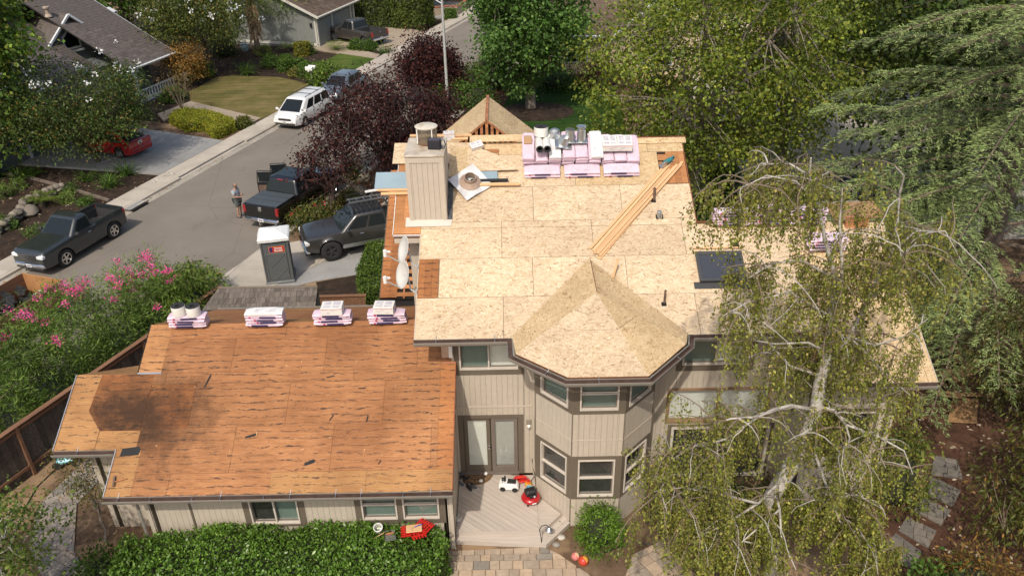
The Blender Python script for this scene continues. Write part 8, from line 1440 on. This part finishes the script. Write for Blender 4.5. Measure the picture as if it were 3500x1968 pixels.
# ------------------------------------------------------------------ neighbouring houses
m_comp = M('composition_shingle', (.105, .088, .080), .9, .28, 5, .4, ov=.22); m_compbase = M('roof_felt', (.03, .027, .025), .95, .3); m_brownshake = M('brown_shake', (.105, .072, .052), .9, .3, 5, .4, ov=.3); m_n1wall = M('slate_siding', (.13, .14, .15), .8, .1, 3); m_n1trim = M('white_trim', (.62, .64, .66), .6, .05); m_n2wall = M('sage_siding', (.20, .21, .195), .8, .07, 3, ov=.05); m_n2trim = M('cream_trim', (.55, .53, .47), .6, .06); m_n3wall = M('cream_stucco', (.52, .42, .30), .85, .08, 2, .1)
def house_box(par, fr_, w, h, d, mat, name='wall'): return obj(name, MB().box((w / 2, h / 2, -d / 2), (w, h, d)), mat, par, fr_)
def plank_wall(par, fr_, w, h, mat, bw=.25): siding(par, fr_, w, h, mat=mat, bw=bw, name='wall_board')
def simple_window(par, fr_, x0, x1, y0, y1, trim):
    mb = MB(); f = .09
    for (cx, cy, sx, sy) in ((x0, (y0 + y1) / 2, f, y1 - y0 + f), (x1, (y0 + y1) / 2, f, y1 - y0 + f), ((x0 + x1) / 2, y0, x1 - x0 - f, f), ((x0 + x1) / 2, y1, x1 - x0 - f, f)): mb.box((cx, cy, .03), (sx, sy, .06))
    o = obj('window', mb, trim, par, fr_); obj('pane', MB().box(((x0 + x1) / 2, (y0 + y1) / 2, .01), (x1 - x0 - f, y1 - y0 - f, .01)), m_vglass, o, fr_); obj('mullion', MB().box(((x0 + x1) / 2, (y0 + y1) / 2, .025), (.04, y1 - y0 - f, .03)), trim, o, fr_)
# --- N1: slate-grey house, ridge parallel to the street
e1 = Vector((math.cos(R(74)), math.sin(R(74)), 0)); up1 = Vector((-e1.y, e1.x, 0)); A1 = Vector((-24.2, 58.96, 2.7)); n1 = thing('grey_house', 'slate grey house with brown shingle roof and white trim, upper left', 'house', (A1.x - 5, A1.y - 4, 0)); sl1 = R(30)
F1 = frame(A1 - e1 * 5.0, e1, up1 * math.cos(sl1) + Vector((0, 0, math.sin(sl1)))); shingle_roof(n1, F1, [(0, 0), (5.0, 0), (5.0, 8.2), (0, 8.2)], m_comp, m_compbase, .32, .26, .014, 220)
F1b = frame(A1 - e1 * 14.0 + up1 * .4 + Vector((0, 0, -1.15)), e1, up1 * math.cos(sl1) + Vector((0, 0, math.sin(sl1)))); shingle_roof(n1, F1b, [(0, 1.2), (8.98, 1.2), (8.98, 11), (0, 11)], m_comp, m_compbase, .32, .26, .014, 70)
rg = F1 @ Vector((0, 8.2, 0)); F1c = frame(A1 - e1 * 14 + up1 * (8.2 * math.cos(sl1) + .01) + Vector((0, 0, 8.2 * math.sin(sl1))), e1, up1 * math.cos(sl1) - Vector((0, 0, math.sin(sl1)))); slab('roof_deck', F1c, rect(0, 14, 0, 8), m_comp, n1, -.1, 0)
obj('gutter', MB().box((2.55, -.05, -.05), (5.2, .12, .14)), m_n1trim, n1, F1); obj('rake_board', MB().box((5.03, 4.1, -.06), (.05, 8.2, .16)), m_n1trim, n1, F1); obj('gutter', MB().box((4.4, 1.15, -.05), (9.1, .12, .14)), m_n1trim, n1, F1b)
house_box(n1, frame(A1 - e1 * 14 + up1 * 2.2 - Vector((0, 0, 2.7)), e1, VUP), 13.6, 2.75, 9, m_n1wall); obj('gable_end', MB().add([(0, 0, 0), (0, 7.1, 4.0), (0, 14.2, 0), (.1, 0, 0), (.1, 7.1, 4.0), (.1, 14.2, 0)], [(0, 1, 2), (5, 4, 3), (0, 3, 4, 1), (1, 4, 5, 2), (2, 5, 3, 0)], frame(A1 - e1 * .5, e1, up1) @ Matrix(((1, 0, 0, 0), (0, 1, 0, 0), (0, 0, 1, 0), (0, 0, 0, 1)))), m_n1wall, n1)
# porch post and white rail
fp = frame(A1 - e1 * 4.3 + up1 * .25 - Vector((0, 0, 2.7)), e1, VUP); obj('porch_post', MB().box((0, 1.3, 0), (.16, 2.6, .16)).box((.22, 2.3, 0), (.5, .12, .1), RZ(0)).tube([(0, 2.0, 0), (.45, 2.55, 0)], .06, 4).tube([(0, 2.0, 0), (-.45, 2.55, 0)], .06, 4), m_n1trim, n1, fp); obj('porch_rail', MB().box((2.0, .95, 0), (4.0, .09, .1)).box((2.0, .3, 0), (4.0, .3, .09)), m_n1trim, n1, fp)
for k in range(13): obj('baluster', MB().box((.15 + k * .3, .65, 0), (.09, .6, .05)), m_n1trim, n1, fp)
obj('porch_floor', MB().box((2.0, .1, -1.0), (4.2, .2, 2.0)), m_n1wall, n1, fp)
# street-facing gable with its five-sided window
gl, gr = Vector((-30.75, 54.5, 4.2)), Vector((-28.75, 58.1, 4.2)); ga = (gl + gr) / 2 + Vector((0, 0, 1.75)); fg = frame(gl, gr - gl, VUP); wg = (gr - gl).length; hg = 1.75; bk = -2.6
obj('gable_wall', MB().prism([(.25, -1.6), (wg - .25, -1.6), (wg - .25, .15), (wg / 2, hg - .15), (.25, .15)], -2.4, -.35), m_n1wall, n1, fg)
for s in (0, 1):
    a = Vector((0, 0, 0)) if s == 0 else Vector((wg, 0, 0)); b = Vector((wg / 2, hg, 0)); f_ = fg @ frame(a, (0, 0, -1) if s == 0 else (0, 0, 1), (b - a)); d_ = (b - a).length; reg = rect(0, 3.4, -.25, d_) if s == 0 else rect(-3.4, 0, -.25, d_); f2 = f_; nz = (f2.to_3x3() @ Vector((0, 0, 1))).z
    if nz < 0: f2 = fg @ frame(a, (0, 0, 1) if s == 0 else (0, 0, -1), (b - a)); reg = rect(-3.4, 0, -.25, d_) if s == 0 else rect(0, 3.4, -.25, d_)
    shingle_roof(n1, f2, reg, m_comp, m_compbase, .32, .26, .014, 0); obj('barge_board', MB().tube([fg @ (a + (a - b).normalized() * .25 + Vector((0, -.06, .03))), fg @ (b + Vector((0, -.02, .03)))], .10, 4), m_n1trim, n1)
wn = obj('window', MB().prism([(wg / 2 - .75, -.55), (wg / 2 + .55, -.55), (wg / 2 + .55, .3), (wg / 2 - .1, .85), (wg / 2 - .75, .3)], -.35, -.28), m_n1trim, n1, fg); obj('pane', MB().prism([(wg / 2 - .62, -.42), (wg / 2 + .42, -.42), (wg / 2 + .42, .24), (wg / 2 - .1, .68), (wg / 2 - .62, .24)], -.279, -.27), m_vglass, wn, fg); obj('sill', MB().box((wg / 2 - .1, -.68, -.24), (1.5, .12, .14)), m_n1trim, wn, fg)
for (dx, dy, z_, l) in ((1.2, -.3, 4.5, 1.5), (2.8, -1.6, 5.2, 1.5)): p = gr + e1 * dx + up1 * (-dy); obj('eyebrow_roof', MB().box((0, 0, 0), (l, .6, .08)).box((0, -.32, -.04), (l + .1, .06, .2)), m_n1trim, n1, frame((p.x, p.y, z_), e1, up1 * .9 + Vector((0, 0, .45))))
p = F1 @ Vector((.2, 6.4, 0)); obj('roof_vent', MB().lathe([(.25, 0), (.22, .1), (.13, .2), (.13, .5), (.22, .55), (.22, .65), (0, .68)], 12), M('tan_vent', (.38, .30, .23), .7, .1), n1, TR(*p), 40)
# garage door side and low garage roof
fgz = frame(ST(31.0, -40.8), SD, VUP); house_box(n1, fgz, 9.0, 2.6, 4, m_n1wall); gd = obj('garage_door', MB().box((4.6, 1.1, .03), (4.6, 2.2, .05)), M('garage_grey', (.10, .11, .12), .7, .08), n1, fgz)
for k in range(4): obj('door_panel', MB().box((4.6, .28 + k * .55, .065), (4.5, .5, .02)), gd.data.materials[0], gd, fgz)
obj('door_trim', MB().box((2.2, 1.15, .05), (.14, 2.3, .1)).box((7.0, 1.15, .05), (.14, 2.3, .1)).box((4.6, 2.3, .05), (4.9, .14, .1)), m_n1trim, n1, fgz); Fgr = frame(ST(30.4, -40.2, 2.55), SD, -SN * math.cos(R(22)) + Vector((0, 0, math.sin(R(22))))); shingle_roof(n1, Fgr, rect(0, 10, 0, 5.5), m_comp, m_compbase, .32, .26, .014, 0); obj('gutter', MB().box((5, -.05, -.05), (10.1, .12, .14)), m_n1trim, n1, Fgr)
# --- N2: sage garage with brown roof
e2 = Vector((math.cos(R(73.8)), math.sin(R(73.8)), 0)); up2 = Vector((-e2.y, e2.x, 0)); A2 = Vector((-16.1, 70.3, 2.75)); n2 = thing('sage_house', 'sage green house with brown shake roof and double garage, top centre', 'house', (A2.x, A2.y, 0)); sl2 = R(24)
F2 = frame(A2, e2, up2 * math.cos(sl2) + Vector((0, 0, math.sin(sl2)))); shingle_roof(n2, F2, rect(0, 8.2, 0, 6.2), m_brownshake, m_compbase, .26, .3, .02, 290); slab('roof_deck', frame(A2 + up2 * (6.2 * math.cos(sl2) + .01) + Vector((0, 0, 6.2 * math.sin(sl2))), e2, up2 * math.cos(sl2) - Vector((0, 0, math.sin(sl2)))), rect(0, 8.2, 0, 6.2), m_brownshake, n2, -.1, 0)
obj('gutter', MB().box((4.1, -.06, -.05), (8.3, .13, .16)), m_n2trim, n2, F2); obj('rake_board', MB().box((-.03, 3.1, -.06), (.06, 6.3, .2)), m_n2trim, n2, F2)
fw2 = frame(A2 + e2 * .5 + up2 * .55 - Vector((0, 0, 2.75)), e2, VUP); w2 = house_box(n2, fw2, 7.4, 2.75, 10, m_n2wall)
for i, (a, b) in enumerate(((.25, 2.75), (3.05, 6.5))):
    gd = obj('garage_door', MB().box(((a + b) / 2, 1.15, .04), (b - a, 2.3, .05)), m_n2wall, n2, fw2)
    for k in range(4): obj('door_panel', MB().box(((a + b) / 2, .3 + k * .57, .075), (b - a - .06, .52, .02)), m_n2wall, gd, fw2)
for x in (.1, 2.9, 6.65, 7.3): obj('door_trim', MB().box((x, 1.3, .07), (.16, 2.6, .09)), m_n2trim, n2, fw2)
obj('door_trim', MB().box((3.6, 2.5, .05), (7.0, .16, .1)), m_n2trim, n2, fw2)
fs2 = frame(A2 + e2 * .5 + up2 * 10.5 - Vector((0, 0, 2.75)), -up2, VUP); plank_wall(n2, fs2 @ TR(0, 0, .03), 9.95, 2.7, m_n2wall, .3); obj('gable_end', MB().prism([(0, 2.7), (9.95, 2.7), (5.3, 4.75)], -.1, .0), m_n2wall, n2, fs2); obj('base_board', MB().box((5, .3, .07), (10, .22, .06)), m_n2trim, n2, fs2); obj('wall_lamp', MB().box((9.55, 1.95, .12), (.16, .34, .2), bev=.03), m_black, n2, fs2); obj('corner_board', MB().box((9.92, 1.35, .05), (.14, 2.7, .1)), m_n2trim, n2, fs2)
# --- N3: cream house with shake roof behind the trees
n3 = thing('cream_house', 'cream house with brown shake roof behind the yellow-green trees', 'house', (9, 62, 0)); F3 = frame((3.2, 60.2, 3.0), (1, 0, 0), (0, math.cos(R(24)), math.sin(R(24)))); shingle_roof(n3, F3, rect(0, 8.5, 0, 7), m_brownshake, m_compbase, .26, .3, .02, 290); slab('roof_deck', frame((3.2, 60.2 + 6.41, 3.0 + 2.84), (1, 0, 0), (0, math.cos(R(24)), -math.sin(R(24)))), rect(0, 16, 0, 7), m_brownshake, n3, -.1, 0)
obj('gutter', MB().box((1.9, -.06, -.05), (4.2, .13, .16)), m_n1trim, n3, F3); f3 = frame((3.6, 60.9, 0), (1, 0, 0), VUP); house_box(n3, f3, 15, 3.0, 8, m_n3wall); simple_window(n3, f3, .9, 2.4, .9, 2.2, m_n1trim); simple_window(n3, f3, 4.6, 6.4, .9, 2.2, m_n1trim)
# cross gable to the front
obj('gable_wall', MB().prism([(0, 0), (7, 0), (7, 3.0), (3.5, 5.9), (0, 3.0)], -4, 0), m_n3wall, n3, frame((7.6, 59.6, 0), (1, 0, 0), VUP)); fgg = frame((7.6, 59.6, 0), (1, 0, 0), VUP)
for s in (0, 1):
    a = Vector((-.3, 2.75, .3)) if s == 0 else Vector((7.3, 2.75, .3)); b = Vector((3.5, 5.95, .3)); f_ = fgg @ frame(a, (0, 0, -1) if s == 0 else (0, 0, 1), b - a); reg = rect(0, 5, 0, (b - a).length) if s == 0 else rect(-5, 0, 0, (b - a).length)
    if (f_.to_3x3() @ Vector((0, 0, 1))).z < 0: f_ = fgg @ frame(a, (0, 0, 1) if s == 0 else (0, 0, -1), b - a); reg = rect(-5, 0, 0, (b - a).length) if s == 0 else rect(0, 5, 0, (b - a).length)
    shingle_roof(n3, f_, reg, m_brownshake, m_compbase, .26, .3, .02, 0); obj('barge_board', MB().tube([fgg @ (a + Vector((0, -.05, .02))), fgg @ (b + Vector((0, -.02, .02)))], .11, 4), m_n1trim, n3)
simple_window(n3, fgg, 2.4, 4.6, .9, 2.2, m_n1trim)
# --- N4: pale house far right, glimpsed through the cedar
n4 = thing('pale_house', 'pale stucco house glimpsed through the cedar branches at the right', 'house', (34, 58, 0)); f4 = frame((24, 56, 0), (1, 0, 0), VUP); house_box(n4, f4, 18, 3.0, 8, M('pale_stucco', (.60, .55, .47), .85, .08, 2)); F4 = frame((23.4, 55.3, 2.95), (1, 0, 0), (0, math.cos(R(22)), math.sin(R(22)))); shingle_roof(n4, F4, rect(0, 19, 0, 5.3), m_comp, m_compbase, .32, .3, .016, 0); slab('roof_deck', frame((23.4, 60.22, 4.94), (1, 0, 0), (0, math.cos(R(22)), -math.sin(R(22)))), rect(0, 19, 0, 5.3), m_comp, n4, -.1, 0)
for x in (2, 7, 12): simple_window(n4, f4, x, x + 2, .9, 2.2, m_n1trim)
